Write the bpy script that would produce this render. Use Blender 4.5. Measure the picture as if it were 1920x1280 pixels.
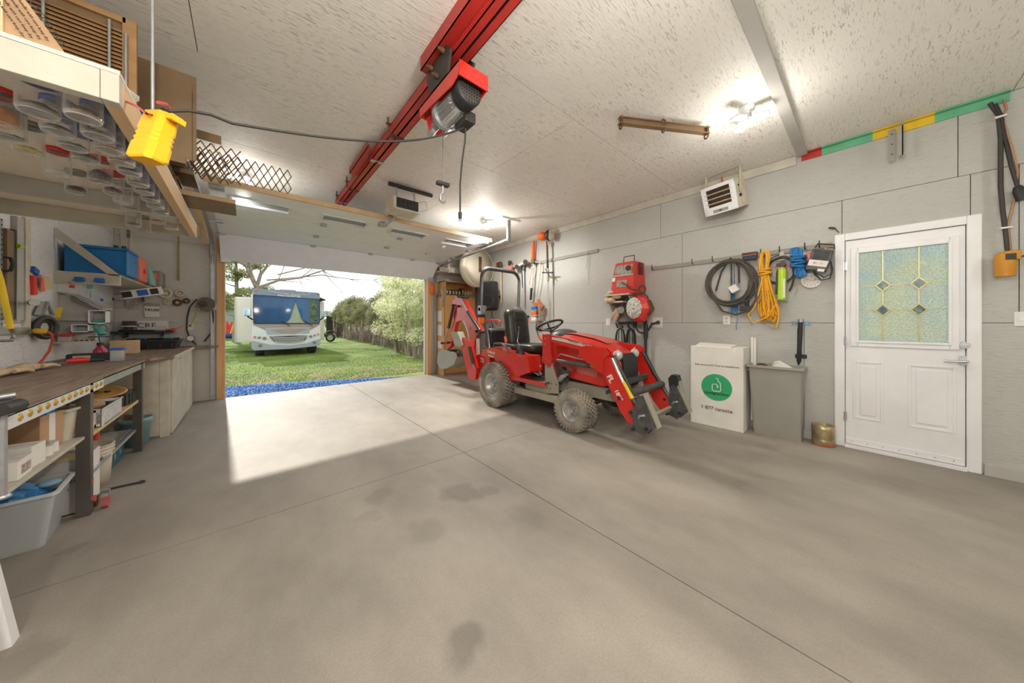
import bpy, math, random
import numpy as np
from mathutils import Vector, Matrix
R = math.radians
random.seed(7)
for _o in list(bpy.data.objects): bpy.data.objects.remove(_o)
scene = bpy.context.scene
COL = scene.collection

# ------------------------------------------------------------------ camera
FPX, HY, CAMZ = 577.0, 605.0, 1.22
YAW = R(40.9)
FW = Vector((math.sin(YAW), math.cos(YAW), 0)); RT = Vector((math.cos(YAW), -math.sin(YAW), 0))
cam_d = bpy.data.cameras.new('camera'); cam = bpy.data.objects.new('camera', cam_d); COL.objects.link(cam)
cam.location = (0, 0, CAMZ); cam.rotation_euler = (R(90), 0, -YAW)
cam_d.sensor_width = 36; cam_d.lens = FPX/1920*36; cam_d.shift_y = -(640-HY)/1920
cam_d.clip_start = .03; cam_d.clip_end = 400
scene.camera = cam
scene.view_settings.view_transform = 'Standard'; scene.view_settings.look = 'None'
scene.view_settings.gamma = 1; scene.view_settings.use_curve_mapping = False
scene.view_settings.exposure = 0.45
scene.cycles.use_denoising = True
scene.cycles.max_bounces = 10; scene.cycles.diffuse_bounces = 5; scene.cycles.transparent_max_bounces = 16
scene.cycles.sample_clamp_indirect = 6

# ------------------------------------------------------------------ world: bright spring sky with thin cloud
SKY = 1.15
w = bpy.data.worlds.new('world'); scene.world = w; w.use_nodes = True
nt = w.node_tree; nt.nodes.clear()
out = nt.nodes.new('ShaderNodeOutputWorld'); bg = nt.nodes.new('ShaderNodeBackground')
tc = nt.nodes.new('ShaderNodeTexCoord'); mp = nt.nodes.new('ShaderNodeMapping'); mp.inputs['Scale'].default_value = (1, 1, 3.5)
nz = nt.nodes.new('ShaderNodeTexNoise'); nz.inputs['Scale'].default_value = 2.6; nz.inputs['Detail'].default_value = 6
cr = nt.nodes.new('ShaderNodeValToRGB'); cr.color_ramp.elements[0].position = .30; cr.color_ramp.elements[1].position = .50
cr.color_ramp.elements[0].color = (.62, .78, 1, 1); cr.color_ramp.elements[1].color = (1, 1, 1, 1)
nt.links.new(tc.outputs['Generated'], mp.inputs['Vector']); nt.links.new(mp.outputs[0], nz.inputs['Vector'])
nt.links.new(nz.outputs['Fac'], cr.inputs['Fac']); nt.links.new(cr.outputs[0], bg.inputs['Color'])
bg.inputs['Strength'].default_value = SKY; nt.links.new(bg.outputs[0], out.inputs[0])

# ------------------------------------------------------------------ sun through the open door
sd = bpy.data.lights.new('sun', 'SUN'); sun = bpy.data.objects.new('sun', sd); COL.objects.link(sun)
sd.energy = 3.3; sd.angle = R(1.0); sd.color = (1, .93, .82)
sun.rotation_euler = Vector((.05, -1, -.60)).to_track_quat('-Z', 'Y').to_euler(); sun.location = (0, 30, 20)
LAMP_W, LAMP_UP = 22, 30       # watts of each LED fixture, down and all round

# ------------------------------------------------------------------ helpers
def ray(px, py):
    return FW + RT*((px-960)/FPX) + Vector((0, 0, 1))*((HY-py)/FPX)
def at(px, py, X=None, Y=None, Z=None):
    """point of a real plane X=, Y= or Z= (metres) measured on the photograph"""
    d = ray(px, py)
    t = X/d.x if X is not None else Y/d.y if Y is not None else (Z-CAMZ)/d.z
    return Vector((0, 0, CAMZ)) + d*t
WX, LX, BY, CZ = 4.5, -1.37, 6.8, 3.02      # right wall, left wall, back wall, ceiling
def rw(px, py, d=0): return at(px, py, X=WX-d)
def bw(px, py, d=0): return at(px, py, Y=BY-d)
def lw(px, py, d=0): return at(px, py, X=LX+d)
def lin(c):
    if isinstance(c, str):
        c = [int(c[i:i+2], 16)/255 for i in (0, 2, 4)]
    return tuple(((v/12.92) if v <= .04045 else ((v+.055)/1.055)**2.4) for v in c[:3]) + (1,)
def V(*a): return Vector(a)
class MB:
    def __init__(s): s.v = []; s.f = []; s.sm = []
    def add(s, vs, fs, smooth=False):
        b = len(s.v); s.v += [tuple(v) for v in vs]; s.f += [tuple(b+i for i in f) for f in fs]
        s.sm += [smooth]*len(fs); return s
    def box(s, x0, x1, y0, y1, z0, z1):
        if x0 > x1: x0, x1 = x1, x0
        if y0 > y1: y0, y1 = y1, y0
        if z0 > z1: z0, z1 = z1, z0
        return s.add([(x0,y0,z0),(x1,y0,z0),(x1,y1,z0),(x0,y1,z0),(x0,y0,z1),(x1,y0,z1),(x1,y1,z1),(x0,y1,z1)],
                     [(0,3,2,1),(4,5,6,7),(0,1,5,4),(1,2,6,5),(2,3,7,6),(3,0,4,7)])
    def obox(s, c, size, rot=None):
        """box about c, size (x,y,z), rot a Matrix 3x3"""
        hx, hy, hz = [q/2 for q in size]; rot = rot or Matrix.Identity(3); c = Vector(c)
        vs = [c+rot@Vector(p) for p in [(-hx,-hy,-hz),(hx,-hy,-hz),(hx,hy,-hz),(-hx,hy,-hz),(-hx,-hy,hz),(hx,-hy,hz),(hx,hy,hz),(-hx,hy,hz)]]
        return s.add(vs, [(0,3,2,1),(4,5,6,7),(0,1,5,4),(1,2,6,5),(2,3,7,6),(3,0,4,7)])
    def bar(s, a, b, wd, ht, up=(0,0,1)):
        """rectangular bar from a to b"""
        a = Vector(a); b = Vector(b); d = (b-a).normalized(); up = Vector(up)
        if abs(d.dot(up)) > .98: up = Vector((1,0,0))
        x = d.cross(up).normalized(); z = x.cross(d).normalized()
        return s.obox((a+b)/2, (wd, (b-a).length, ht), Matrix((x, d, z)).transposed())
    def frame(s, d):
        d = Vector(d).normalized(); u = Vector((0,0,1)) if abs(d.z) < .9 else Vector((1,0,0))
        x = d.cross(u).normalized(); return x, d.cross(x).normalized(), d
    def cyl(s, a, b, r0, r1=None, n=16, caps=True):
        r1 = r0 if r1 is None else r1; a = Vector(a); b = Vector(b); x, y, d = s.frame(b-a)
        ra = [a+(x*math.cos(t)+y*math.sin(t))*r0 for t in [2*math.pi*i/n for i in range(n)]]
        rb = [b+(x*math.cos(t)+y*math.sin(t))*r1 for t in [2*math.pi*i/n for i in range(n)]]
        s.add(ra+rb, [(i, (i+1) % n, n+(i+1) % n, n+i) for i in range(n)], True)
        if caps:
            s.add(ra, [tuple(reversed(range(n)))]); s.add(rb, [tuple(range(n))])
        return s
    def tube(s, pts, r, n=8, closed=False, flat=1.0):
        pts = [Vector(p) for p in pts]; m = len(pts); rings = []; px = None
        for i, p in enumerate(pts):
            if closed: d = pts[(i+1) % m]-pts[i-1]
            else: d = pts[min(i+1, m-1)]-pts[max(i-1, 0)]
            if d.length < 1e-9: d = Vector((0,0,1))
            d.normalize()
            if px is None: x, y, _ = s.frame(d)
            else:
                x = px-d*px.dot(d)
                if x.length < 1e-6: x, y, _ = s.frame(d)
                x.normalize(); y = d.cross(x)
            px = x; rr = r[i] if isinstance(r, (list, tuple)) else r
            rings.append([p+(x*math.cos(t)+y*math.sin(t)*flat)*rr for t in [2*math.pi*k/n for k in range(n)]])
        vs = [q for g in rings for q in g]; fs = []
        for i in range(m if closed else m-1):
            j = (i+1) % m
            for k in range(n): fs.append((i*n+k, i*n+(k+1) % n, j*n+(k+1) % n, j*n+k))
        s.add(vs, fs, True)
        if not closed:
            s.add(rings[0], [tuple(reversed(range(n)))]); s.add(rings[-1], [tuple(range(n))])
        return s
    def prism(s, poly, axis, a0, a1, smooth=False):
        """poly: 2-D points; axis 'x' -> (y,z), 'y' -> (x,z), 'z' -> (x,y); extruded a0..a1"""
        def P(q, a): return {'x': (a, q[0], q[1]), 'y': (q[0], a, q[1]), 'z': (q[0], q[1], a)}[axis]
        n = len(poly); A = [P(q, a0) for q in poly]; B = [P(q, a1) for q in poly]
        s.add(A+B, [(i, (i+1) % n, n+(i+1) % n, n+i) for i in range(n)], smooth)
        s.add(A, [tuple(reversed(range(n)))]); s.add(B, [tuple(range(n))]); return s
    def plate(s, pts, off):
        """polygon of 3-D points thickened by the vector off"""
        off = Vector(off); n = len(pts); A = [Vector(p) for p in pts]; B = [p+off for p in A]
        s.add(A+B, [(i, (i+1) % n, n+(i+1) % n, n+i) for i in range(n)])
        s.add(A, [tuple(reversed(range(n)))]); s.add(B, [tuple(range(n))]); return s
    def lathe(s, prof, o, axis=(0,0,1), n=24, sx=1.0):
        o = Vector(o); x, y, d = s.frame(axis); m = len(prof); vs = []
        for r, h in prof:
            for k in range(n):
                t = 2*math.pi*k/n; vs.append(o+d*h+(x*math.cos(t)*sx+y*math.sin(t))*r)
        fs = [(i*n+k, i*n+(k+1) % n, (i+1)*n+(k+1) % n, (i+1)*n+k) for i in range(m-1) for k in range(n)]
        return s.add(vs, fs, True)
    def ball(s, c, r, n=14, m=9):
        c = Vector(c); r = (r, r, r) if not isinstance(r, (tuple, list)) else r
        vs = [c+Vector((r[0]*math.sin(math.pi*j/m)*math.cos(2*math.pi*i/n), r[1]*math.sin(math.pi*j/m)*math.sin(2*math.pi*i/n), r[2]*math.cos(math.pi*j/m))) for j in range(m+1) for i in range(n)]
        fs = [(j*n+i, (j+1)*n+i, (j+1)*n+(i+1) % n, j*n+(i+1) % n) for j in range(m) for i in range(n)]
        return s.add(vs, fs, True)
    def torus(s, c, axis, Rr, r, n=28, k=8, arc=None):
        c = Vector(c); x, y, d = s.frame(axis)
        if arc: return s.tube([c+(x*math.cos(t)+y*math.sin(t))*Rr for t in np.linspace(arc[0], arc[1], n)], r, k)
        return s.tube([c+(x*math.cos(2*math.pi*i/n)+y*math.sin(2*math.pi*i/n))*Rr for i in range(n)], r, k, closed=True)
    def loft(s, secs, smooth=False, caps=True):
        n = len(secs[0]); vs = [Vector(p) for g in secs for p in g]
        s.add(vs, [(i*n+k, i*n+(k+1) % n, (i+1)*n+(k+1) % n, (i+1)*n+k) for i in range(len(secs)-1) for k in range(n)], smooth)
        if caps: s.add(secs[0], [tuple(reversed(range(n)))]); s.add(secs[-1], [tuple(range(n))])
        return s
WM = {}
def thing(name, label, cat, loc=(0,0,0), rz=0, group=None):
    o = bpy.data.objects.new(name, None); COL.objects.link(o); o.empty_display_size = .1
    o.location = loc; o.rotation_euler = (0, 0, rz); o['label'] = label; o['category'] = cat
    if group: o['group'] = group
    WM[o.name] = Matrix.Translation(Vector(loc)) @ Matrix.Rotation(rz, 4, 'Z'); return o
def build(name, mb, m, parent=None, bevel=0, kind=None, label=None, local=False, seg=2, sub=0):
    """link the mesh builder as ONE mesh object; world coordinates unless local"""
    me = bpy.data.meshes.new(name); vs = mb.v
    M = WM.get(parent.name) if parent is not None else None
    if M is not None and not local:
        Mi = M.inverted(); vs = [tuple(Mi @ Vector(v)) for v in vs]
    me.from_pydata(vs, [], mb.f); me.polygons.foreach_set('use_smooth', mb.sm)
    me.materials.append(m); me.update()
    o = bpy.data.objects.new(name, me); COL.objects.link(o)
    if parent is not None:
        o.parent = parent
        if M is not None: WM[o.name] = M
    if bevel:
        b = o.modifiers.new('bevel', 'BEVEL'); b.width = bevel; b.segments = seg; b.limit_method = 'ANGLE'; b.angle_limit = R(40)
    if sub:
        q = o.modifiers.new('sub', 'SUBSURF'); q.levels = sub; q.render_levels = sub
    if kind: o['kind'] = kind
    if label: o['label'] = label
    return o
def single(name, mb, m, label, cat, group=None, **k):
    o = build(name, mb, m, **k); o['label'] = label; o['category'] = cat
    if group: o['group'] = group
    # bring the origin to the middle of the base
    me = o.data; vs = np.array([v.co for v in me.vertices]); c = Vector(((vs[:,0].min()+vs[:,0].max())/2, (vs[:,1].min()+vs[:,1].max())/2, vs[:,2].min()))
    me.transform(Matrix.Translation(-c)); o.location = c; return o
def struct(name, mb, m, parent=None, **k):
    o = build(name, mb, m, parent, **k)
    if parent is None: o['kind'] = 'structure'
    return o
def copy_tree(o, parent=None):
    c = o.copy(); COL.objects.link(c); c.parent = parent
    for ch in [q for q in KIDS.get(o.name, [])] or list(o.children): copy_tree(ch, c)
    return c
KIDS = {}
def text(s, size, m, o, xd, yd, parent=None, name='lettering', align='CENTER', bold=0, ext=.0006):
    """flat lettering; o = baseline point, xd / yd = directions of writing and of up"""
    cu = bpy.data.curves.new('t', 'FONT'); cu.body = s; cu.size = size; cu.align_x = align; cu.extrude = ext; cu.offset = bold
    cu.resolution_u = 3
    to = bpy.data.objects.new('t', cu); COL.objects.link(to)
    me = bpy.data.meshes.new_from_object(to.evaluated_get(bpy.context.evaluated_depsgraph_get()))
    bpy.data.objects.remove(to)
    x = Vector(xd).normalized(); y = Vector(yd); y = (y-x*y.dot(x)).normalized(); z = x.cross(y)
    M = Matrix.Translation(Vector(o)) @ Matrix((x, y, z)).transposed().to_4x4()
    if parent is not None and parent.name in WM: M = WM[parent.name].inverted() @ M
    me.transform(M); me.materials.clear(); me.materials.append(m)
    ob = bpy.data.objects.new(name, me); COL.objects.link(ob)
    if parent is not None: ob.parent = parent
    return ob

# ------------------------------------------------------------------ materials
def newmat(name):
    m = bpy.data.materials.new(name); m.use_nodes = True; t = m.node_tree; b = t.nodes['Principled BSDF']
    return m, t, b
def mat(name, col, rough=.6, metal=0., var=.10, scale=5., bump=0., bscale=60., emit=0, alpha=1., trans=0., stretch=(1,1,1), col2=None, coat=0):
    m, t, b = newmat(name); c = lin(col); b.inputs['Roughness'].default_value = rough; b.inputs['Metallic'].default_value = metal
    if coat: b.inputs['Coat Weight'].default_value = coat; b.inputs['Coat Roughness'].default_value = .12
    if alpha < 1: b.inputs['Alpha'].default_value = alpha
    if trans: b.inputs['Transmission Weight'].default_value = trans
    if emit: b.inputs['Emission Color'].default_value = c; b.inputs['Emission Strength'].default_value = emit
    tc = t.nodes.new('ShaderNodeTexCoord'); mp = t.nodes.new('ShaderNodeMapping'); mp.inputs['Scale'].default_value = stretch
    t.links.new(tc.outputs['Object'], mp.inputs[0])
    if var or col2:
        n = t.nodes.new('ShaderNodeTexNoise'); n.inputs['Scale'].default_value = scale; n.inputs['Detail'].default_value = 5
        r = t.nodes.new('ShaderNodeValToRGB'); r.color_ramp.elements[0].position = .3; r.color_ramp.elements[1].position = .7
        lo = lin(col2) if col2 else tuple(v*(1-var*1.6) for v in c[:3])+(1,)
        hi = c if col2 else tuple(min(1, v*(1+var)) for v in c[:3])+(1,)
        r.color_ramp.elements[0].color = lo; r.color_ramp.elements[1].color = hi
        t.links.new(mp.outputs[0], n.inputs['Vector']); t.links.new(n.outputs['Fac'], r.inputs['Fac']); t.links.new(r.outputs[0], b.inputs['Base Color'])
    else: b.inputs['Base Color'].default_value = c
    if bump:
        n2 = t.nodes.new('ShaderNodeTexNoise'); n2.inputs['Scale'].default_value = bscale; n2.inputs['Detail'].default_value = 4
        bp = t.nodes.new('ShaderNodeBump'); bp.inputs['Strength'].default_value = bump; bp.inputs['Distance'].default_value = .004
        t.links.new(mp.outputs[0], n2.inputs['Vector']); t.links.new(n2.outputs['Fac'], bp.inputs['Height']); t.links.new(bp.outputs[0], b.inputs['Normal'])
    return m
def osb(name, col, dark, amount=.5, plane='xy'):
    """painted oriented-strand board: overlapping chips in relief, thin dark chip edges"""
    m, t, b = newmat(name); b.inputs['Roughness'].default_value = .55
    tc = t.nodes.new('ShaderNodeTexCoord'); N = t.nodes.new; L = t.links.new
    strokes = None; hsum = None
    a1, a2 = (R(25), R(-50))
    for k, (ang, sc) in enumerate(((a1, 15.), (a2, 13.), (R(80), 17.), (R(-10), 11.))):
        mp = N('ShaderNodeMapping')
        if plane == 'xy': mp.inputs['Rotation'].default_value = (0, 0, ang)
        elif plane == 'yz': mp.inputs['Rotation'].default_value = (ang*.35, 0, 0)
        else: mp.inputs['Rotation'].default_value = (0, ang*.35, 0)
        st = {'xy': (1, 7, 7), 'yz': (7, 1, 8), 'xz': (1, 7, 8)}[plane]
        mp.inputs['Scale'].default_value = st; mp.inputs['Location'].default_value = (k*3.1, k*1.7, k*2.3)
        L(tc.outputs['Object'], mp.inputs[0])
        n = N('ShaderNodeTexNoise'); n.inputs['Scale'].default_value = sc; n.inputs['Detail'].default_value = 1.5; n.inputs['Distortion'].default_value = .25
        L(mp.outputs[0], n.inputs['Vector'])
        r = N('ShaderNodeValToRGB'); r.color_ramp.elements[0].position = .66; r.color_ramp.elements[1].position = .70
        L(n.outputs['Fac'], r.inputs['Fac'])
        if strokes is None: strokes = r.outputs[0]; hsum = n.outputs['Fac']
        else:
            mx = N('ShaderNodeMath'); mx.operation = 'MAXIMUM'; L(strokes, mx.inputs[0]); L(r.outputs[0], mx.inputs[1]); strokes = mx.outputs[0]
            ad = N('ShaderNodeMath'); ad.operation = 'ADD'; L(hsum, ad.inputs[0]); L(n.outputs['Fac'], ad.inputs[1]); hsum = ad.outputs[0]
    gate = N('ShaderNodeTexNoise'); gate.inputs['Scale'].default_value = 2.2; gate.inputs['Detail'].default_value = 3; L(tc.outputs['Object'], gate.inputs['Vector'])
    gr = N('ShaderNodeMapRange'); gr.inputs[1].default_value = .38; gr.inputs[2].default_value = .62; gr.inputs[3].default_value = .15; gr.inputs[4].default_value = amount; L(gate.outputs['Fac'], gr.inputs[0])
    mu = N('ShaderNodeMath'); mu.operation = 'MULTIPLY'; L(strokes, mu.inputs[0]); L(gr.outputs[0], mu.inputs[1])
    bigr = N('ShaderNodeValToRGB'); c = lin(col); bigr.color_ramp.elements[0].color = tuple(v*.9 for v in c[:3])+(1,); bigr.color_ramp.elements[1].color = tuple(min(1, v*1.05) for v in c[:3])+(1,)
    L(gate.outputs['Fac'], bigr.inputs['Fac'])
    mix = N('ShaderNodeMix'); mix.data_type = 'RGBA'; L(mu.outputs[0], mix.inputs['Factor']); L(bigr.outputs[0], mix.inputs[6]); mix.inputs[7].default_value = lin(dark)
    L(mix.outputs[2], b.inputs['Base Color'])
    bp = N('ShaderNodeBump'); bp.inputs['Strength'].default_value = .35; bp.inputs['Distance'].default_value = .004; L(hsum, bp.inputs['Height']); L(bp.outputs[0], b.inputs['Normal'])
    return m
def glassy(name, col, alpha=.35, rough=.05):
    m, t, b = newmat(name); b.inputs['Base Color'].default_value = lin(col); b.inputs['Roughness'].default_value = rough
    b.inputs['Alpha'].default_value = alpha; b.inputs['Specular IOR Level'].default_value = .8; return m

m_ceil = osb('ceiling_osb', 'efece4', '5d584f', .42, 'xy')
m_wallr = osb('wall_osb', 'b9b9b3', '77736b', .22, 'yz')
m_wallb = osb('back_osb', 'c6c3bc', '6a665e', .3, 'xz')
m_walll = osb('left_osb', 'dfe1e1', '77736b', .3, 'yz')
m_dark = mat('joint_dark', '3a3530', .9, var=0)
m_white = mat('white_paint', 'ebebec', .35, var=.03)
m_whitem = mat('white_metal', 'dcdee0', .4, var=.03)
m_cream = mat('cream_paint', 'cfc6b4', .6, var=.10, scale=9)
m_board = mat('painted_lumber', 'c4bfb0', .7, var=.10, scale=6, bump=.3, bscale=30)
m_pine = mat('pine', 'd8b98f', .65, var=.12, scale=4, stretch=(1,.15,1), bump=.15)
m_pinez = mat('pine_upright', 'd9ae7c', .6, var=.14, scale=9, stretch=(1,1,.08), bump=.1)
m_ply = mat('birch_ply', 'd9a668', .5, var=.08, scale=3, stretch=(1,1,.2))
m_grey = mat('grey_paint', 'b6b3ac', .6, var=.06)
m_benchtop = mat('worn_bench_top', '9a8573', .7, var=.3, scale=7, stretch=(4,.5,1), bump=.3, col2='6e5d4f')
m_steel = mat('steel', '8d8b86', .38, metal=.85, var=.12)
m_alu = mat('aluminium', 'c9cbcc', .3, metal=.8, var=.05)
m_galv = mat('galvanised', 'b5b8bb', .42, metal=.7, var=.1, scale=20)
m_rust = mat('rusty_steel', '7a5a3e', .7, metal=.3, var=.3, scale=10, bump=.3, col2='4d3626')
m_brown = mat('brown_steel', '8b7355', .5, metal=.35, var=.15, scale=4)
m_darkst = mat('dark_steel', '4c4a46', .5, metal=.6, var=.15)
m_legst = mat('bench_leg_steel', '67625c', .45, metal=.5, var=.15)
m_black = mat('black_plastic', '2a2a2b', .5, var=.12)
m_rubber = mat('rubber', '3b3936', .8, var=.15)
m_cable = mat('black_cable', '3a3731', .6, var=.05)
m_red = mat('red_beam_paint', 'b5322a', .42, var=.10, scale=3)
m_tred = mat('tractor_red', 'cf2a20', .28, var=.04, coat=.5)
m_redp = mat('red_plastic', 'd8362e', .4, var=.03)
m_coral = mat('coral_plastic', 'e2705a', .45, var=.05)
m_yellow = mat('yellow_rubber', 'f2b316', .45, var=.04)
m_yelp = mat('yellow_paint', 'e0bd2a', .45, var=.08)
m_orange = mat('orange_plastic', 'ef6b1e', .4, var=.03)
m_blue = mat('blue_metal', '1572b6', .5, var=.06)
m_bluep = mat('blue_plastic', '2463c0', .4, var=.03)
m_teal = mat('teal_plastic', '4f9d93', .45, var=.05)
m_green = mat('green_paint', '68b48a', .5, var=.1)
m_lime = mat('lime_plastic', 'b5d62c', .35, var=.03)
m_card = mat('cardboard', 'b99672', .8, var=.06, scale=3, stretch=(1,1,6))
m_cardl = mat('cardboard_light', 'd5bd98', .8, var=.05)
m_paper = mat('white_paper', 'e4e1da', .7, var=.03)
m_ink = mat('black_ink', '2d2c2a', .7, var=0)
def clearmat(name, lo, hi, rough=.08):
    m, t, b = newmat(name); N = t.nodes.new; L = t.links.new; b.inputs['Base Color'].default_value = (.9, .9, .88, 1); b.inputs['Roughness'].default_value = rough
    lw_ = N('ShaderNodeLayerWeight'); lw_.inputs['Blend'].default_value = .45; mr = N('ShaderNodeMapRange'); mr.inputs[3].default_value = lo; mr.inputs[4].default_value = hi; L(lw_.outputs['Facing'], mr.inputs[0])
    tr = N('ShaderNodeBsdfTransparent'); mx = N('ShaderNodeMixShader'); L(mr.outputs[0], mx.inputs[0]); L(tr.outputs[0], mx.inputs[1]); L(b.outputs[0], mx.inputs[2]); L(mx.outputs[0], t.nodes['Material Output'].inputs['Surface']); return m
m_jar = clearmat('clear_plastic', .07, .62); m_jarb = clearmat('clear_jar_base', .10, .5, .04); m_jarr = mat('jar_base_ring', 'e6e4de', .15, var=0, alpha=.75)
m_bin = glassy('clear_bin', 'd5d8da', .62, .2)
m_binr = mat('bin_rim', 'd8dadb', .3, var=.02)
m_nails = mat('steel_nails', '77736c', .4, metal=.6, var=.4, scale=90)
m_brass = mat('brass_screws', 'a07f50', .4, metal=.6, var=.4, scale=90)
m_dbins = mat('grey_bin_plastic', '9d9b91', .5, var=.04)
m_btub = mat('light_blue_plastic', '8db1b8', .45, var=.05)
m_skin = mat('wash_leather', 'c8b294', .9, var=.15, scale=20, bump=.4)
m_rope = mat('yellow_rope', 'f0b028', .6, var=.15, scale=60, bump=.8, bscale=160)
m_rope2 = mat('blue_rope', '2f86c8', .6, var=.35, scale=80, bump=.8, bscale=160)
m_led = mat('led_panel', 'fffaf0', .5, var=0, emit=14)
m_glassd = mat('tinted_glass', '8d9498', .08, var=.02)
m_frost = None
# ================================================================== the shell
# --- concrete floor: slabs with recessed joints
def floor_mat():
    m, t, b = newmat('concrete'); N = t.nodes.new; L = t.links.new; tc = N('ShaderNodeTexCoord')
    b.inputs['Roughness'].default_value = .62
    n1 = N('ShaderNodeTexNoise'); n1.inputs['Scale'].default_value = 1.1; n1.inputs['Detail'].default_value = 8; n1.inputs['Roughness'].default_value = .62
    mp = N('ShaderNodeMapping'); mp.inputs['Scale'].default_value = (1, .55, 1); mp.inputs['Rotation'].default_value = (0, 0, R(20)); L(tc.outputs['Object'], mp.inputs[0]); L(mp.outputs[0], n1.inputs['Vector'])
    r1 = N('ShaderNodeValToRGB'); e = r1.color_ramp.elements; e[0].position = .34; e[0].color = lin('837c73'); e[1].position = .68; e[1].color = lin('a8a196')
    L(n1.outputs['Fac'], r1.inputs['Fac'])
    n2 = N('ShaderNodeTexNoise'); n2.inputs['Scale'].default_value = 110; n2.inputs['Detail'].default_value = 6; L(tc.outputs['Object'], n2.inputs['Vector'])
    r2 = N('ShaderNodeValToRGB'); e = r2.color_ramp.elements; e[0].position = .36; e[0].color = (.86,.85,.84,1); e[1].position = .62; e[1].color = (1,1,1,1); L(n2.outputs['Fac'], r2.inputs['Fac'])
    mx = N('ShaderNodeMix'); mx.data_type = 'RGBA'; mx.blend_type = 'MULTIPLY'; mx.inputs['Factor'].default_value = .75; L(r1.outputs[0], mx.inputs[6]); L(r2.outputs[0], mx.inputs[7])
    wob = N('ShaderNodeTexNoise'); wob.inputs['Scale'].default_value = 5; wob.inputs['Detail'].default_value = 4; L(tc.outputs['Object'], wob.inputs['Vector'])
    sc = N('ShaderNodeVectorMath'); sc.operation = 'SCALE'; sc.inputs['Scale'].default_value = .22; L(wob.outputs['Color'], sc.inputs[0])
    ad = N('ShaderNodeVectorMath'); ad.operation = 'ADD'; L(tc.outputs['Object'], ad.inputs[0]); L(sc.outputs[0], ad.inputs[1])
    cur = mx.outputs[2]
    for (px, py, rad, k) in ((868, 922, .17, .42), (873, 1203, .10, .4), (915, 918, .08, .3), (985, 968, .16, .16), (800, 992, .12, .2), (712, 932, .10, .22), (690, 968, .08, .16), (40, 1235, .12, .3), (130, 1032, .06, .25), (745, 920, .35, .10), (1280, 1046, .03, .4), (960, 890, .3, .12), (640, 1130, .22, .12), (1010, 960, .2, .12)):
        p = at(px, py, Z=0)+Vector((.11, .11, .11))
        ds = N('ShaderNodeVectorMath'); ds.operation = 'DISTANCE'; L(ad.outputs[0], ds.inputs[0]); ds.inputs[1].default_value = (p.x, p.y, .11)
        mr = N('ShaderNodeMapRange'); mr.inputs[1].default_value = rad*.55; mr.inputs[2].default_value = rad; mr.inputs[3].default_value = k; mr.inputs[4].default_value = 0; L(ds.outputs['Value'], mr.inputs[0])
        mm = N('ShaderNodeMix'); mm.data_type = 'RGBA'; mm.inputs[7].default_value = lin('4a433b'); L(mr.outputs[0], mm.inputs['Factor']); L(cur, mm.inputs[6]); cur = mm.outputs[2]
    # hairline crack
    L(cur, b.inputs['Base Color'])
    bp = N('ShaderNodeBump'); bp.inputs['Strength'].default_value = .22; bp.inputs['Distance'].default_value = .004; L(n2.outputs['Fac'], bp.inputs['Height']); L(bp.outputs[0], b.inputs['Normal'])
    return m
m_floor = floor_mat()
XW0, YW0 = LX, -3.4
fl = struct('floor', MB().box(XW0-.15, WX+.15, YW0-.15, BY+.03, -.30, -.012), m_dark)
j1 = at(870, 848, Z=0); jx, jy = j1.x, j1.y     # crossing of the two saw cuts
g = .003
xs = [XW0, jx-g, jx+g, WX]; ys = [YW0, jy-g, jy+g, BY+.03]
for i in (0, 2):
    for j in (0, 2):
        build('slab', MB().box(xs[i], xs[i+1], ys[j], ys[j+1], -.012, 0), m_floor, fl)
# --- ceiling sheets
ce = struct('ceiling', MB().box(XW0-.15, WX+.15, YW0-.15, BY+.15, CZ+.012, CZ+.1), m_dark)
ysm = [-3.4, -3.18, -1.96, -.74, .48, 1.70, 2.92, 4.14, 5.36, 6.58, 6.8]
gp = .0022
for r in range(len(ysm)-1):
    off = -.24 if (r % 2 == 1) else -1.46
    cuts = sorted({XW0, WX} | {c for c in [off+2.44*k for k in range(-1, 4)] if XW0+.05 < c < WX-.05})
    for a, b2 in zip(cuts[:-1], cuts[1:]):
        build('osb_sheet', MB().box(a+gp, b2-gp, ysm[r]+gp, ysm[r+1]-gp, CZ, CZ+.012), m_ceil, ce)
# --- right wall, with the opening of the entry door
DY0, DY1, DZ = -.605, .215, 2.10      # outer edges of the door trim
wr = struct('wall_right', MB().box(WX+.012, WX+.15, YW0, DY0+.05, 0, CZ).box(WX+.012, WX+.15, DY1-.05, BY+.15, 0, CZ).box(WX+.012, WX+.15, DY0+.05, DY1-.05, DZ-.05, CZ), m_dark)
rows = ((0.0, 1.22, (-3.4, -2.0, .44, 2.88, 5.32, 6.8)), (1.22, 2.44, (-3.4, -3.2, -.765, 1.65, 4.1, 6.54, 6.8)), (2.44, CZ, (-3.4, -2.94, -.496, 1.94, 4.38, 6.8)))
for z0, z1, cuts in rows:
    for a, b2 in zip(cuts[:-1], cuts[1:]):
        segs = [(a, b2, z0, z1)]
        if z0 < DZ-.03:      # cut the door opening out of the sheet
            segs = []
            o0, o1 = DY0+.05, DY1-.05
            if a < o0: segs.append((a, min(b2, o0), z0, z1))
            if b2 > o1: segs.append((max(a, o1), b2, z0, z1))
            if z1 > DZ and not (b2 <= o0 or a >= o1): segs.append((max(a, o0), min(b2, o1), DZ-.05, z1))
        for k in segs:
            if k[1]-k[0] > .02: build('osb_sheet', MB().box(WX, WX+.012, k[0]+gp, k[1]-gp, k[2]+gp, k[3]-gp), m_wallr, wr)
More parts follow.
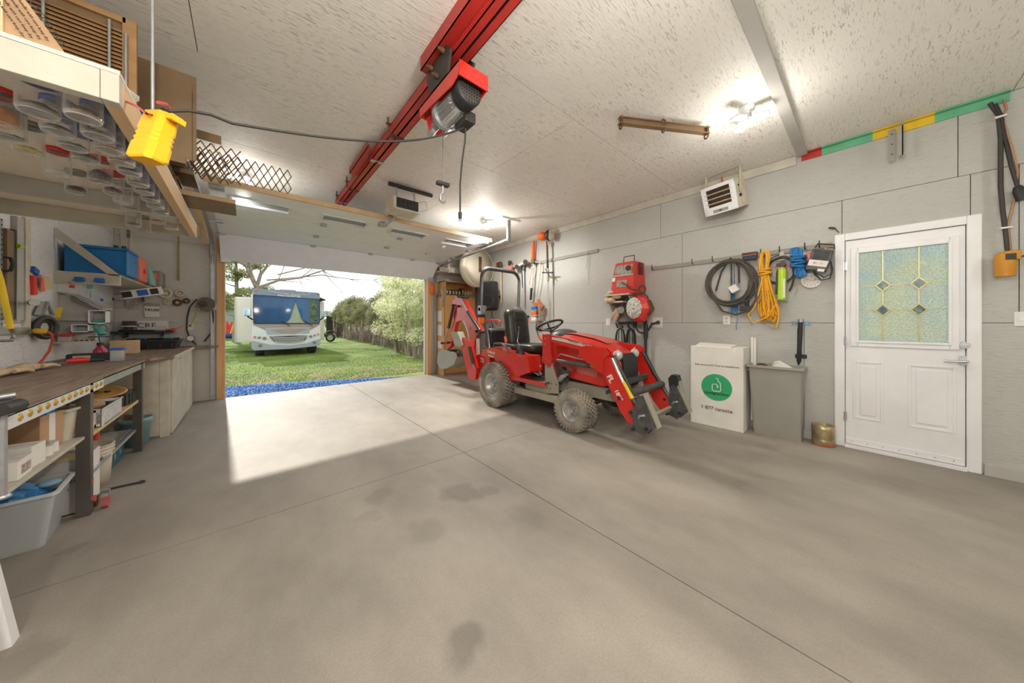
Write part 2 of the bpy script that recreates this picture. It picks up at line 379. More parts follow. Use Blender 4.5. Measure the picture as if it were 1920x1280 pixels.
# --- left wall
wl = struct('wall_left', MB().box(LX-.15, LX-.012, YW0, BY+.15, 0, CZ), m_dark)
for z0, z1, cuts in ((0, 1.22, (-3.4, -1, 1.44, 3.88, 6.32, 6.8)), (1.22, 2.44, (-3.4, -2.2, .24, 2.68, 5.12, 6.8)), (2.44, CZ, (-3.4, -1, 1.44, 3.88, 6.32, 6.8))):
    for a, b2 in zip(cuts[:-1], cuts[1:]):
        build('osb_sheet', MB().box(LX-.012, LX, a+gp, b2-gp, z0+gp, z1-gp), m_walll, wl)
# --- back wall with the big door opening
OX0, OX1, OZ = -.25, 3.25, 2.27
wb = struct('wall_back', MB().box(LX-.15, OX0-.04, BY+.012, BY+.15, 0, CZ).box(OX1+.04, WX+.15, BY+.012, BY+.15, 0, CZ).box(OX0-.04, OX1+.04, BY+.012, BY+.15, OZ+.04, CZ), m_whitem)
for a, b2, z0, z1 in ((LX, OX0-.04, 0, 1.22), (LX, OX0-.04, 1.22, 2.44), (LX, OX0-.04, 2.44, CZ), (OX1+.04, WX, 0, 1.22), (OX1+.04, WX, 1.22, 2.44), (OX1+.04, WX, 2.44, CZ), (OX0-.04, 1.5, OZ+.04, CZ), (1.5, OX1+.04, OZ+.04, CZ)):
    build('osb_sheet', MB().box(a+gp, b2-gp, BY, BY+.012, z0+gp, z1-gp), m_wallb, wb)
struct('wall_front', MB().box(LX-.15, WX+.15, YW0-.15, YW0, 0, CZ), m_wallb)
# jambs and header
struct('trim_1', MB().box(OX0-.04, OX0, BY-.02, BY+.15, 0, OZ), m_pinez, bevel=.003)
struct('trim_2', MB().box(OX1, OX1+.04, BY-.02, BY+.12, 0, OZ), m_pinez, bevel=.003)
struct('trim_3', MB().box(OX0-.04, OX1+.04, BY-.0, BY+.15, OZ, OZ+.04), m_pinez)
struct('trim_4', MB().box(OX1-.02, OX1+.02, BY+.12, BY+.17, -.05, OZ), m_white)
struct('trim_5', MB().box(OX0-.10, OX0-.04, BY-.03, BY, 0, OZ+.4), m_pinez, bevel=.003)
struct('trim_6', MB().box(OX1+.04, OX1+.09, BY-.03, BY, 0, OZ+.4), m_pinez, bevel=.003)
# ceiling batten and the painted rail in the ceiling corner
struct('trim_7', MB().box(1.2, WX-.05, .41, .49, CZ-.035, CZ), m_grey, bevel=.004)
struct('trim_8', MB().box(-.9, 1.2-.004, .41, .49, CZ-.035, CZ), m_grey, bevel=.004)
rl = thing('painted_rail', 'steel angle rail painted red, green and yellow in lengths along the ceiling corner', 'rail', (WX-.04, -.2, CZ-.05))
def rseg(y0, y1, m, lab):
    mb = MB().box(WX-.055, WX-.004, y0, y1, CZ-.012, CZ-.002).box(WX-.012, WX-.002, y0, y1, CZ-.075, CZ-.002)
    build('rail_length', mb, m, rl, label=lab)
ylist = [rw(q, 280).y for q in (1503, 1541, 1636, 1752, 1893)]
for k, (m, lab) in enumerate(((m_red, 'red length'), (m_green, 'green length'), (m_yelp, 'yellow length'), (m_green, 'green length with a yellow end'))):
    rseg(ylist[k], ylist[k+1], m, lab)
struct('trim_9', MB().box(WX-.02, WX, .5, BY-.02, CZ-.10, CZ-.004), m_board)
struct('baseboard_right', MB().box(WX-.02, WX, YW0, DY0-.01, 0, .09).box(WX-.02, WX, DY1+.01, BY-.5, 0, .09), m_grey)

# --- entry door
dr = struct('door_1', MB().box(WX-.005, WX+.03, DY0+.075, DY1-.075, .035, DZ-.075), m_white)
build('door_stop', MB().box(WX+.031, WX+.06, DY0+.06, DY1-.06, 0, DZ-.06), m_grey, dr)  # added panel behind the slab, blocks daylight leaking through the gap
def ring(y0, y1, z0, z1, wd, x0, x1):      # rectangular frame of four bars on the wall plane
    return MB().box(x0, x1, y0, y0+wd, z0, z1).box(x0, x1, y1-wd, y1, z0, z1).box(x0, x1, y0+wd, y1-wd, z0, z0+wd).box(x0, x1, y0+wd, y1-wd, z1-wd, z1)
build('door_frame', MB().box(WX-.025, WX+.06, DY0, DY0+.07, 0, DZ).box(WX-.025, WX+.06, DY1-.07, DY1, 0, DZ).box(WX-.025, WX+.06, DY0+.07, DY1-.07, DZ-.07, DZ), m_white, dr, bevel=.006)
gy0, gy1, gz0, gz1 = -.455, .06, 1.04, 1.90
build('glass_surround', ring(gy0-.05, gy1+.05, gz0-.05, gz1+.05, .05, WX-.018, WX-.004), m_white, dr, bevel=.008)
build('glass_surround_lip', ring(gy0-.012, gy1+.012, gz0-.012, gz1+.012, .02, WX-.026, WX-.016), m_white, dr, bevel=.004)
def frosted():
    m, t, b = newmat('textured_glass'); N = t.nodes.new; L = t.links.new; tc = N('ShaderNodeTexCoord')
    n = N('ShaderNodeTexVoronoi'); n.inputs['Scale'].default_value = 95; n.feature = 'F1'; L(tc.outputs['Object'], n.inputs['Vector'])
    g1 = N('ShaderNodeTexNoise'); g1.inputs['Scale'].default_value = 3.2; L(tc.outputs['Object'], g1.inputs['Vector'])
    r = N('ShaderNodeValToRGB'); e = r.color_ramp.elements; e[0].color = lin('a4c0c6'); e[0].position = .35; e[1].color = lin('bccbb2'); e[1].position = .65; L(g1.outputs['Fac'], r.inputs['Fac'])
    r2 = N('ShaderNodeValToRGB'); e = r2.color_ramp.elements; e[0].position = .25; e[0].color = (.82,.84,.84,1); e[1].position = .55; e[1].color = (1.1,1.1,1.1,1); L(n.outputs['Distance'], r2.inputs['Fac'])
    mx = N('ShaderNodeMix'); mx.data_type = 'RGBA'; mx.blend_type = 'MULTIPLY'; mx.inputs['Factor'].default_value = 1; L(r.outputs[0], mx.inputs[6]); L(r2.outputs[0], mx.inputs[7]); L(mx.outputs[2], b.inputs['Base Color'])
    b.inputs['Roughness'].default_value = .25; 
    bp = N('ShaderNodeBump'); bp.inputs['Strength'].default_value = .8; bp.inputs['Distance'].default_value = .003; L(n.outputs['Distance'], bp.inputs['Height']); L(bp.outputs[0], b.inputs['Normal'])
    return m
m_frost = frosted()
# leaded light: panes between the cames
vx = [gy1-.515*f for f in (.30, .695)]; hz = [gz1-.86*f for f in (.385, .655)]
ycuts = [gy0, min(vx), max(vx), gy1]; zcuts = [gz0, min(hz), max(hz), gz1]
for a, b2 in zip(ycuts[:-1], ycuts[1:]):
    for c, d in zip(zcuts[:-1], zcuts[1:]):
        build('pane', MB().box(WX-.012, WX-.008, a+.002, b2-.002, c+.002, d-.002), m_frost, dr)
m_came = mat('brass_came', 'b3a06c', .35, metal=.7, var=.05)
cm = MB()
for y in vx: cm.box(WX-.016, WX-.008, y-.003, y+.003, gz0, gz1)
for z in hz: cm.box(WX-.016, WX-.008, gy0, gy1, z-.002, z+.002)
build('came', cm, m_came, dr)
m_bev = mat('bevelled_glass', '86a07c', .1, var=.5, scale=30, col2='35506a')
for y in vx:
    for z in hz:
        s = .052
        pl = [(y-s*.85, z), (y, z-s), (y+s*.85, z), (y, z+s)]
        q = build('bevelled_diamond', MB().prism(pl, 'x', WX-.020, WX-.010), m_bev, dr)
        fr = MB()
        for i in range(4):
            a, b2 = pl[i], pl[(i+1) % 4]; fr.bar((WX-.02, a[0], a[1]), (WX-.02, b2[0], b2[1]), .006, .006)
        build('diamond_came', fr, m_came, dr)
for (a, b2) in ((-.49, -.24), (-.10, .09)):
    z0, z1 = .29, .85
    build('raised_panel_molding', ring(a, b2, z0, z1, .018, WX-.011, WX-.004), m_white, dr, bevel=.005)
    build('raised_panel', MB().box(WX-.012, WX-.004, a+.045, b2-.045, z0+.045, z1-.045), m_white, dr, bevel=.007)
for z in (.30, 1.04, 1.78): build('hinge', MB().cyl((WX-.03, DY1-.072, z-.045), (WX-.03, DY1-.072, z+.045), .007, n=10).box(WX-.026, WX-.02, DY1-.085, DY1-.06, z-.04, z+.04), m_alu, dr)
kb = at(1810, 647, X=WX-.02)
build('deadbolt', MB().cyl((WX-.004, kb.y, kb.z), (WX-.03, kb.y, kb.z), .03, .026, n=24).obox((WX-.038, kb.y, kb.z), (.018, .03, .012)), m_alu, dr)
kh = at(1811, 677, X=WX-.02)
build('handle_rose', MB().cyl((WX-.004, kh.y, kh.z), (WX-.022, kh.y, kh.z), .036, .032, n=24).obox((WX-.012, kh.y, kh.z+.004), (.012, .06, .078)), m_alu, dr)
build('lever_handle', MB().cyl((WX-.02, kh.y, kh.z), (WX-.065, kh.y, kh.z), .013, n=14).tube([(WX-.06, kh.y, kh.z), (WX-.062, kh.y+.03, kh.z-.002), (WX-.058, kh.y+.11, kh.z-.004)], [.013, .011, .008], 10), m_alu, dr)
build('threshold', MB().box(WX-.04, WX+.05, DY0+.07, DY1-.07, 0, .03), m_white, dr)
build('door_sweep', MB().box(WX-.014, WX-.004, DY0+.08, DY1-.08, .035, .09), m_white, dr)
build('strike_plate', MB().box(WX-.012, WX-.004, DY0+.066, DY0+.076, kh.z-.03, kh.z+.03), m_steel, dr)
for k in range(7): build('screw', MB().cyl((WX-.016, DY0+.13+k*.095, .062), (WX-.012, DY0+.13+k*.095, .062), .005, n=8), m_galv, dr)

# --- overhead garage door on its curved track
gd = thing('garage_door', 'white sectional overhead garage door rolled up on its tracks, four small windows', 'garage door', (1.5, 5.6, 2.2))
prof = [(6.76, 2.22), (6.38, 2.575), (5.75, 2.60), (5.12, 2.63), (4.46, 2.675)]   # (Y, Z) of the inner face at the joints
GX0, GX1 = -.30, 3.33; th = .045
for k in range(4):
    (ya, za), (yb, zb) = prof[k], prof[k+1]
    d = Vector((0, yb-ya, zb-za)).normalized(); n = Vector((0, -d.z, d.y)); n = n if n.z > 0 else -n
    A = Vector((0, ya, za))+d*.004; B = Vector((0, yb, zb))-d*.004
    mb = MB()
    if k < 3: mb.plate([(GX0, A.y, A.z), (GX1, A.y, A.z), (GX1, B.y, B.z), (GX0, B.y, B.z)], n*th)
    else:
        L4 = (B-A).length
        def q(x, s): p = A+d*s; return (x, p.y, p.z)
        wx = []; span = (GX1-GX0)/4
        for c in range(4): cx = GX0+span*(c+.5); wx += [(cx-.27, cx+.27)]
        s0, s1 = .18, .40
        mb.plate([q(GX0, 0), q(GX1, 0), q(GX1, s0), q(GX0, s0)], n*th); mb.plate([q(GX0, s1), q(GX1, s1), q(GX1, L4), q(GX0, L4)], n*th)
        ex = [GX0]+[v for p in wx for v in p]+[GX1]
        for c in range(0, len(ex), 2): mb.plate([q(ex[c], s0), q(ex[c+1], s0), q(ex[c+1], s1), q(ex[c], s1)], n*th)
    sec = build('door_section', mb, m_white, gd, bevel=.003)
    if k == 3:
        for (a, b2) in wx:
            f = MB(); wd = .022; o2 = -n*.010
            for (sa, sb, xa, xb) in ((s0-.02, s0+.004, a-.02, b2+.02), (s1-.004, s1+.02, a-.02, b2+.02), (s0, s1, a-.02, a+.004), (s0, s1, b2-.004, b2+.02)):
                f.plate([Vector(q(xa, sa))+o2, Vector(q(xb, sa))+o2, Vector(q(xb, sb))+o2, Vector(q(xa, sb))+o2], n*.012)
            build('window_surround', f, m_whitem, sec)
            build('window_pane', MB().plate([Vector(q(a, s0))+n*.02, Vector(q(b2, s0))+n*.02, Vector(q(b2, s1))+n*.02, Vector(q(a, s1))+n*.02], n*.006), m_glassd, sec)
        build('edge_batten', MB().plate([q(GX0-.03, L4+.004), q(GX1+.03, L4+.004), q(GX1+.03, L4+.03), q(GX0-.03, L4+.03)], n*.06), m_pine, gd)
for (y, z), lst in ((prof[1], (.9, 1.85, 2.7)), (prof[2], (.85, 1.95, 2.75)), (prof[3], (.85, 1.95, 2.75))):
    for x in lst:
        build('hinge', MB().obox((x, y, z-.012), (.07, .09, .012)).cyl((x-.04, y, z-.022), (x+.04, y, z-.022), .008, n=8), m_galv, gd)
for x, sg in ((GX0, 1), (GX1, -1)):
    for (y, z) in prof[1:4]:
        build('roller_hinge', MB().obox((x+sg*.04, y, z-.012), (.06, .09, .02)).cyl((x-sg*.07, y, z-.02), (x+sg*.05, y, z-.02), .008, n=8).cyl((x-sg*.085, y, z-.02), (x-sg*.065, y, z-.02), .022, n=12), m_galv, gd)
    build('corner_bracket', MB().obox((x+sg*.06, 6.72, 2.235), (.11, .05, .10)), m_galv, gd)
    build('top_bracket', MB().obox((x+sg*.07, 4.54, 2.655), (.12, .12, .02)), m_galv, gd)
# tracks
def track(x, name, lab):
    t0 = thing('door_track', lab, 'track', (x, BY-.05, 0))
    path = [(x, BY-.06, .02), (x, BY-.06, 2.15)]
    for k in range(1, 7):
        a = R(15*k); path.append((x, BY-.06-.38*(1-math.cos(a)), 2.15+.40*math.sin(a)))
    path += [(x, 5.2, 2.60), (x, 4.05, 2.66)]
    mb = MB()
    for a, b2 in zip(path[:-1], path[1:]): mb.bar(a, b2, .05, .012, up=(0, 1, .2) if abs(Vector(b2).z-Vector(a).z) > .3 else (0, 0, 1))
    for s in (-.022, .022):
        mb.tube([(p[0]+s, p[1]-.012, p[2]-.012) for p in path], .004, 5)
    build('track', mb, m_galv, t0); return t0
tl = track(GX0-.09, 'l', 'left galvanised track of the garage door, curving up the opening')
tr_ = track(GX1+.09, 'r', 'right galvanised track of the garage door, beside the plywood cabinet')
hx = GX1+.12
build('hanger', MB().box(hx-.03, hx+.03, 4.05, 4.056, 2.64, CZ).box(hx-.03, hx-.024, 4.05, 4.09, 2.64, CZ), m_galv, tr_)
build('hanger_plate', MB().box(hx-.18, hx+.22, 4.02, 4.09, CZ-.025, CZ), m_white, tr_)
build('hanger', MB().box(GX0-.12, GX0-.06, 4.05, 4.056, 2.64, CZ), m_galv, tl)
build('track_board', MB().plate([(GX0-.17, 6.45, 2.4), (GX0-.11, 6.45, 2.4), (GX0-.11, 4.2, 2.74), (GX0-.17, 4.2, 2.74)], (0, .01, .08)), m_pine, tl)
# opener
op = thing('garage_door_opener', 'black and cream garage door opener hanging from the ceiling behind the open door', 'opener', (1.6, 4.05, 2.68))
build('motor_housing', MB().box(1.45, 1.75, 3.92, 4.22, 2.70, 2.83), m_black, op, bevel=.012)
build('light_cover', MB().box(1.43, 1.77, 3.93, 4.23, 2.675, 2.71), m_cream, op, bevel=.01)
build('side_cover', MB().box(1.41, 1.45, 3.91, 4.24, 2.68, 2.83), m_cream, op, bevel=.006)
for x in (1.48, 1.72): build('hanging_strap', MB().box(x-.014, x+.014, 4.0, 4.004, 2.82, CZ), m_galv, op)
build('hanging_angle', MB().box(1.38, 1.98, 3.98, 4.02, CZ-.04, CZ-.002), m_darkst, op)
build('rail', MB().box(1.58, 1.62, 4.2, 6.7, 2.76, 2.79), m_darkst, op)
build('curved_arm', MB().bar((1.60, 4.22, 2.73), (1.52, 4.55, 2.60), .03, .006), m_galv, op)
build('arm_bracket', MB().obox((1.50, 4.62, 2.64), (.08, .12, .03)), m_galv, op)
build('antenna_wire', MB().tube([(1.7, 3.9, 2.8), (1.82, 3.86, 2.84), (1.86, 3.9, 2.74), (1.76, 3.9, 2.70)], .003, 5), m_cable, op)
for k in range(5):
    for j in range(2): build('vent_slot', MB().box(1.50+k*.05, 1.525+k*.05, 3.914, 3.92, 2.74+j*.04, 2.765+j*.04), m_darkst, op)

# --- LED lamps of the ceiling, with fill lamps added out of view
def led(x, y, lab, ang, n=3, pw=1.0, aw=1.0, dz=.22):
    t0 = thing('ceiling_light', lab, 'light', (x, y, CZ-.12), ang)
    c = V(x, y, CZ)
    build('lampholder', MB().lathe([(.0, 0), (.06, -.001), (.055, -.03), (.03, -.035), (.03, -.06)], (0, 0, .12), n=20), m_white, t0, local=True)
    build('heat_sink', MB().cyl((0, 0, .06), (0, 0, .015), .034, .04, n=16).cyl((0, 0, .015), (0, 0, -.005), .028, n=12), m_galv, t0, local=True)
    for k in range(n):
        a = 2*math.pi*k/n; rt = Matrix.Rotation(a, 3, 'Z') @ Matrix.Rotation(R(12), 3, 'Y')
        cc = Matrix.Rotation(a, 3, 'Z') @ V(.095, 0, .012)
        p = build('led_arm', MB().obox(cc+V(0, 0, .008), (.11, .075, .014), rt), m_whitem, t0, local=True, bevel=.003)
        build('led_face', MB().obox(cc-V(0, 0, .002), (.10, .065, .004), rt), m_led, p, local=True)
    la = bpy.data.lights.new('led_light', 'AREA'); la.shape = 'DISK'; la.size = .22; la.energy = LAMP_W*aw; la.color = (1, .965, .915)
    lo = bpy.data.objects.new('led_light', la); COL.objects.link(lo); lo.location = (0, 0, -.02); lo.parent = t0
    lb = bpy.data.lights.new('led_spill', 'POINT'); lb.shadow_soft_size = .10; lb.energy = LAMP_UP*pw; lb.color = (1, .955, .88)
    l2 = bpy.data.objects.new('led_spill', lb); COL.objects.link(l2); l2.location = (0, 0, -dz); l2.parent = t0
    return t0
led(3.17, .66, 'bright two-panel LED ceiling light near the long batten', R(35), 3, .3, .15)
led(3.15, 4.42, 'five-petal LED ceiling light near the garage door top corner', R(20), 5, .9, 2.3)
led(-.02, 4.82, 'LED ceiling light glowing behind the expanded metal mesh', R(60), 3, .25, .1)
led(.7, .25, 'LED ceiling light just out of view above the camera', 0, 3, 1.6, .1, .6)  # added lamp, brightens the middle of the room
led(3.15, -2.1, 'LED ceiling light far behind the camera, door side', 0, 3, .6, .1, .45)  # added lamp, fills in the door side
led(-.75, -.5, 'LED ceiling light far behind the camera, bench side', 0, 3, 1.9, .1, .6)  # added lamp, fills in the bench and left wall
# ================================================================== left side: benches
wbn = thing('workbench', 'long steel-legged workbench with a worn brown top and knobbed white front rail, left', 'workbench', (-1.05, 3.3, 0))
BT = .86
build('bench_top', MB().box(-1.365, -.745, 1.7, 4.68, BT-.022, BT), m_benchtop, wbn, bevel=.003)
build('front_rail', MB().box(-.752, -.744, 1.7, 3.47, BT-.085, BT-.024).box(-.80, -.744, 1.7, 3.47, BT-.03, BT-.023), m_whitem, wbn)
build('rear_rail', MB().box(-.76, -.748, 3.47, 4.66, BT-.08, BT-.023).box(-.80, -.748, 3.47, 4.66, BT-.03, BT-.023), m_galv, wbn)
m_knob = mat('brass_knob', 'c9a54a', .35, metal=.4, var=.1)
kn = None
for k in range(13):
    y = 2.42+.0825*k-.0
    mb = MB().lathe([(0, .007), (.010, .0065), (.016, .004), (.017, 0)], (-.744, y, BT-.052), (1, 0, 0), 18).lathe([(.005, .0), (.005, .009), (0, .010)], (-.744, y, BT-.052), (1, 0, 0), 8)
    build('knob', mb, m_knob, wbn)
def leg(y, lab=None):
    mb = MB().box(-.80, -.745, y-.004, y+.0, .0, BT-.03).box(-.749, -.744, y, y+.05, 0, BT-.03).box(-.80, -.745, y+.05, y+.054, 0, BT-.03)
    return build('leg', mb, m_legst, wbn)
leg(3.23); leg(4.52)
for y in (1.75, 3.25, 4.54): build('leg', MB().box(-1.34, -1.28, y, y+.05, 0, BT-.03), m_legst, wbn)
build('shelf_board', MB().box(-1.34, -.765, 1.75, 3.34, .488, .505), m_board, wbn, bevel=.002)
build('shelf_board', MB().box(-1.34, -.80, 3.42, 4.62, .478, .493), m_board, wbn, bevel=.002)
build('shelf_edge', MB().box(-.80, -.765, 3.35, 4.62, .47, .493), m_pine, wbn)
build('bottom_shelf', MB().box(-1.34, -.80, 3.42, 4.62, .19, .20), m_grey, wbn)
# pipe clamp hanging at the bench front
pc = thing('pipe_clamp', 'weathered steel pipe clamp hanging upright at the near end of the workbench front', 'clamp', (-.72, 2.22, .53))
build('pipe', MB().cyl((-.72, 2.22, .54), (-.72, 2.22, .88), .011, n=14), m_galv, pc)
build('clamp_head', MB().cyl((-.715, 2.18, .885), (-.70, 2.27, .885), .026, n=18).box(-.738, -.70, 2.195, 2.245, .86, .915), m_darkst, pc, bevel=.004)
build('clamp_screw', MB().cyl((-.738, 2.24, .925), (-.70, 2.25, .93), .012, n=12), m_galv, pc)
build('foot', MB().lathe([(0, 0), (.020, .002), (.022, .010), (.012, .018)], (-.72, 2.22, .53), n=14), m_galv, pc)

# clear storage bin on the floor, with a blue tarpaulin
def tub(name, lab, cat, c, sx, sy, h, m, rz=0, taper=.86, rim=.012, group=None, rimm=None, t=.004):
    o = thing(name, lab, cat, c, rz, group)
    def rr(a, b, z, r=.03, n=4):
        pts = []
        for qx, qy, s in ((1, 1, 0), (-1, 1, 90), (-1, -1, 180), (1, -1, 270)):
            for k in range(n+1):
                g2 = R(s+90*k/n); pts.append((qx*(a/2-r)+r*math.cos(g2), qy*(b/2-r)+r*math.sin(g2), z))
        return pts
    mb = MB()
    mb.loft([rr(sx*taper, sy*taper, 0), rr(sx, sy, h)], caps=False)
    mb.loft([rr(sx-2*t, sy-2*t, h), rr(sx*taper-2*t, sy*taper-2*t, t)], caps=False)
    n = len(rr(1, 1, 0)); mb.add(rr(sx*taper, sy*taper, 0), [tuple(reversed(range(n)))]); mb.add(rr(sx*taper-2*t, sy*taper-2*t, t), [tuple(range(n))])
    build('body', mb, m, o, local=True)
    r2 = MB().loft([rr(sx, sy, h-rim), rr(sx+.022, sy+.022, h-rim), rr(sx+.022, sy+.022, h+.002), rr(sx-2*t, sy-2*t, h+.002), rr(sx-2*t, sy-2*t, h-rim)], caps=False)
    build('rim', r2, rimm or m, o, local=True)
    return o
bn = tub('storage_bin', 'translucent plastic storage bin on the floor holding a blue tarpaulin', 'bin', (-1.08, 3.06, 0), .56, .33, .29, m_bin, R(4), rimm=m_binr)
tp = MB(); rng = random.Random(3); G = 16; vs = []
for i in range(G):
    for j in range(G):
        a, b = i/(G-1), j/(G-1); vs.append((-1.31+.46*a, 2.93+.27*b, .22+.17*math.sin(math.pi*a)*math.sin(math.pi*b)**.6+rng.uniform(-.015, .02)))
tp.add(vs, [(i*G+j, (i+1)*G+j, (i+1)*G+j+1, i*G+j+1) for i in range(G-1) for j in range(G-1)])
m_tarp = mat('blue_tarpaulin', '1f6fa8', .5, var=.3, scale=12, bump=.4, bscale=25)
o = single('tarpaulin', tp, m_tarp, 'crumpled blue tarpaulin inside the translucent bin on the floor', 'tarpaulin')
sol = o.modifiers.new('s', 'SOLIDIFY'); sol.thickness = .003
single('rag', MB().ball((-.87, 3.14, .28), (.05, .04, .018), 10, 6), mat('blue_rag', '8fb4cc', .9, var=.2, bump=.6), 'pale blue rag on the corner of the tarpaulin', 'rag')
wb2 = thing('packing_box', 'white open floor box marked with a black letter T behind the storage bin', 'box', (-1.04, 3.46, 0))
build('carton', MB().box(-1.30, -.79, 3.32, 3.325, 0, .34).box(-1.30, -.79, 3.60, 3.605, 0, .34).box(-1.30, -1.295, 3.32, 3.6, 0, .34).box(-.795, -.79, 3.32, 3.6, 0, .34).box(-1.3, -.79, 3.32, 3.6, 0, .005), m_paper, wb2)
build('flap', MB().plate([(-1.28, 3.32, .34), (-.8, 3.32, .34), (-.82, 3.38, .37), (-1.26, 3.38, .38)], (0, 0, .004)), m_cardl, wb2)
text('T', .075, m_ink, (-.855, 3.319, .155), (1, 0, 0), (0, 0, 1), wb2, bold=.002)
p = thing('pail', 'cream plastic pail standing on the floor under the bench beside the dark leg', 'pail', (-.90, 3.80, 0))
build('body', MB().lathe([(0, 0), (.115, 0), (.13, .30), (.122, .30), (.11, .01), (0, .01)], (-.90, 3.80, 0), n=28), m_cream, p)
for z in (.25, .275, .30): build('rib', MB().torus((-.90, 3.80, z), (0, 0, 1), .134, .005), m_cream, p)
bt = thing('bucket', 'light blue plastic bucket on the floor between the workbench and the corner cabinet', 'bucket', (-.83, 4.80, 0))
build('body', MB().lathe([(0, 0), (.085, 0), (.105, .23), (.115, .235), (.115, .27), (.105, .27), (.08, .01), (0, .01)], (-.83, 4.80, 0), n=28), m_btub, bt)
build('handle', MB().torus((-.83, 4.80, .255), (0, 1, .3), .118, .003, arc=(math.pi, 2*math.pi)), m_galv, bt)
single('board_offcut', MB().obox((-.87, 4.82, .24), (.10, .02, .12), Matrix.Rotation(R(12), 3, 'Y')), m_brown, 'brown board offcut sticking out of the light blue bucket', 'board')

# --- things on the middle shelf, near bay
def carton(lab, c, sx, sy, h, rz, m, name='cardboard_box', tape=None, flaps=False, cat='box', textm=None):
    o = thing(name, lab, cat, c, rz)
    build('carton', MB().box(-sx/2, sx/2, -sy/2, sy/2, 0, h), m, o, local=True, bevel=.003)
    if tape: build('tape', MB().box(-.02, .02, -sy/2-.001, sy/2+.001, -.0, h+.001) if tape == 'x' else MB().box(sx/2-.001, sx/2+.0012, -.02, .02, .0, h), m_paper, o, local=True)
    build('lid_seam', MB().box(-sx/2+.004, sx/2-.004, -.003, .003, h-.0005, h+.0018), m_cardl, o, local=True)
    return o
SH = .505
carton('tan cardboard box with white tape on its end on the bench shelf', (-1.03, 3.10, SH), .40, .15, .20, R(-14), m_card, tape='y')
cb = tub('cream_bin', 'tall cream plastic bin at the end of the bench shelf near the first leg', 'bin', (-.87, 3.22, SH), .15, .11, .19, m_cream, R(-15), taper=.8)
carton('flat white box lying lengthwise in front of the tan cardboard box', (-1.02, 2.76, SH), .46, .12, .105, R(-3), m_paper, 'white_box')
b1 = carton('white box with grey print at the near end of the bench shelf', (-.99, 2.58, SH), .42, .14, .085, R(2), m_paper, 'white_box')
build('label_print', MB().box(.2105, .2112, -.04, .05, .02, .06), mat('grey_print', 'b9a9a2', .8, var=.4, scale=60), b1, local=True)
carton('small white box with a blue and brown side, nearest on the bench shelf', (-1.02, 2.44, SH), .40, .10, .09, R(0), m_paper, 'white_box', tape='x')
tn = thing('tin', 'pair-sized white tin between the flat white box and the tan carton', 'tin', (-.82, 2.90, SH))
build('can', MB().cyl((-.82, 2.90, SH), (-.82, 2.90, SH+.055), .030, n=20).cyl((-.82, 2.97, SH), (-.82, 2.97, SH+.055), .028, n=20), m_paper, tn)
build('lid', MB().cyl((-.82, 2.90, SH+.053), (-.82, 2.90, SH+.058), .031, n=20).cyl((-.82, 2.97, SH+.053), (-.82, 2.97, SH+.058), .029, n=20), m_alu, tn)
o = carton('blue flat case lying behind the cream bin under the bench top', (-1.0, 3.36, SH+.16), .34, .10, .05, 0, m_blue, 'flat_case', cat='case')
o.location = (-1.0, 3.02, SH+.205)
# --- far bay: tyre, disc, basket
ty = thing('tire', 'used black tire lying flat on the far bench shelf', 'tire', (-1.04, 4.34, .495))
build('tire_body', MB().lathe([(.16, .02), (.17, 0), (.25, .0), (.275, .02), (.28, .06), (.275, .10), (.25, .12), (.17, .12), (.16, .10), (.16, .02)], (-1.04, 4.34, .495), n=40), m_rubber, ty)
tr = MB()
for k in range(44):
    a = 2*math.pi*k/44; tr.obox((-1.04+.281*math.cos(a), 4.34+.281*math.sin(a), .555), (.012, .022, .09), Matrix.Rotation(a, 3, 'Z'))
build('tread', tr, m_rubber, ty)
dc = thing('wheel_disc', 'orange-tan painted wheel disc resting on the tire', 'disc', (-1.0, 4.22, .625))
build('disc', MB().lathe([(0, .012), (.05, .012), (.055, .03), (.10, .012), (.17, .015), (.20, .03), (.215, .028), (.20, .018), (.17, .003), (0, .0)], (-.99, 4.20, .622), (.10, -.12, 1), n=36), mat('tan_enamel', 'd9a75e', .5, var=.15), dc)
for k in range(3):
    a = 2.1*k+.4; build('disc_hole', MB().cyl((-.99+.11*math.cos(a), 4.20+.11*math.sin(a), .628), (-.99+.11*math.cos(a), 4.20+.11*math.sin(a), .64), .018, n=12), m_darkst, dc)
bk = thing('laundry_basket', 'white perforated plastic basket on the far bench shelf', 'basket', (-.93, 3.70, .495))
x0, x1, y0, y1, z0, z1 = -1.12, -.76, 3.50, 3.96, .495, .62
sh = MB().box(x0, x1, y0, y1, z0, z0+.004)
for z in (z0, z1-.022): sh.box(x0, x1, y0, y0+.004, z, z+.022).box(x0, x1, y1-.004, y1, z, z+.022).box(x0, x0+.004, y0, y1, z, z+.022).box(x1-.004, x1, y0, y1, z, z+.022)
sh.box(x0-.01, x1+.01, y0-.01, y0+.004, z1-.004, z1).box(x1-.004, x1+.01, y0, y1, z1-.004, z1)
for k in range(15): sh.box(x1-.004, x1, y0+k*.0325, y0+.012+k*.0325, z0, z1)
for k in range(12): sh.box(x0+k*.0325, x0+.012+k*.0325, y0, y0+.004, z0, z1)
for j in range(3): sh.box(x1-.004, x1, y0, y1, z0+.03+.022*j, z0+.037+.022*j)
build('basket_body', sh, m_white, bk)
yc = thing('yellow_tube', 'yellow translucent tube lying beneath the basket rim on the bench shelf', 'tube', (-.80, 3.44, .50))
build('roll', MB().cyl((-1.0, 3.43, .53), (-.79, 3.43, .53), .028, n=20), m_yelp, yc)
build('end_cap', MB().cyl((-.79, 3.43, .53), (-.78, 3.43, .53), .030, n=20), mat('pale_yellow_cap', 'e8da7a', .4, var=.05), yc)
rg = random.Random(5)
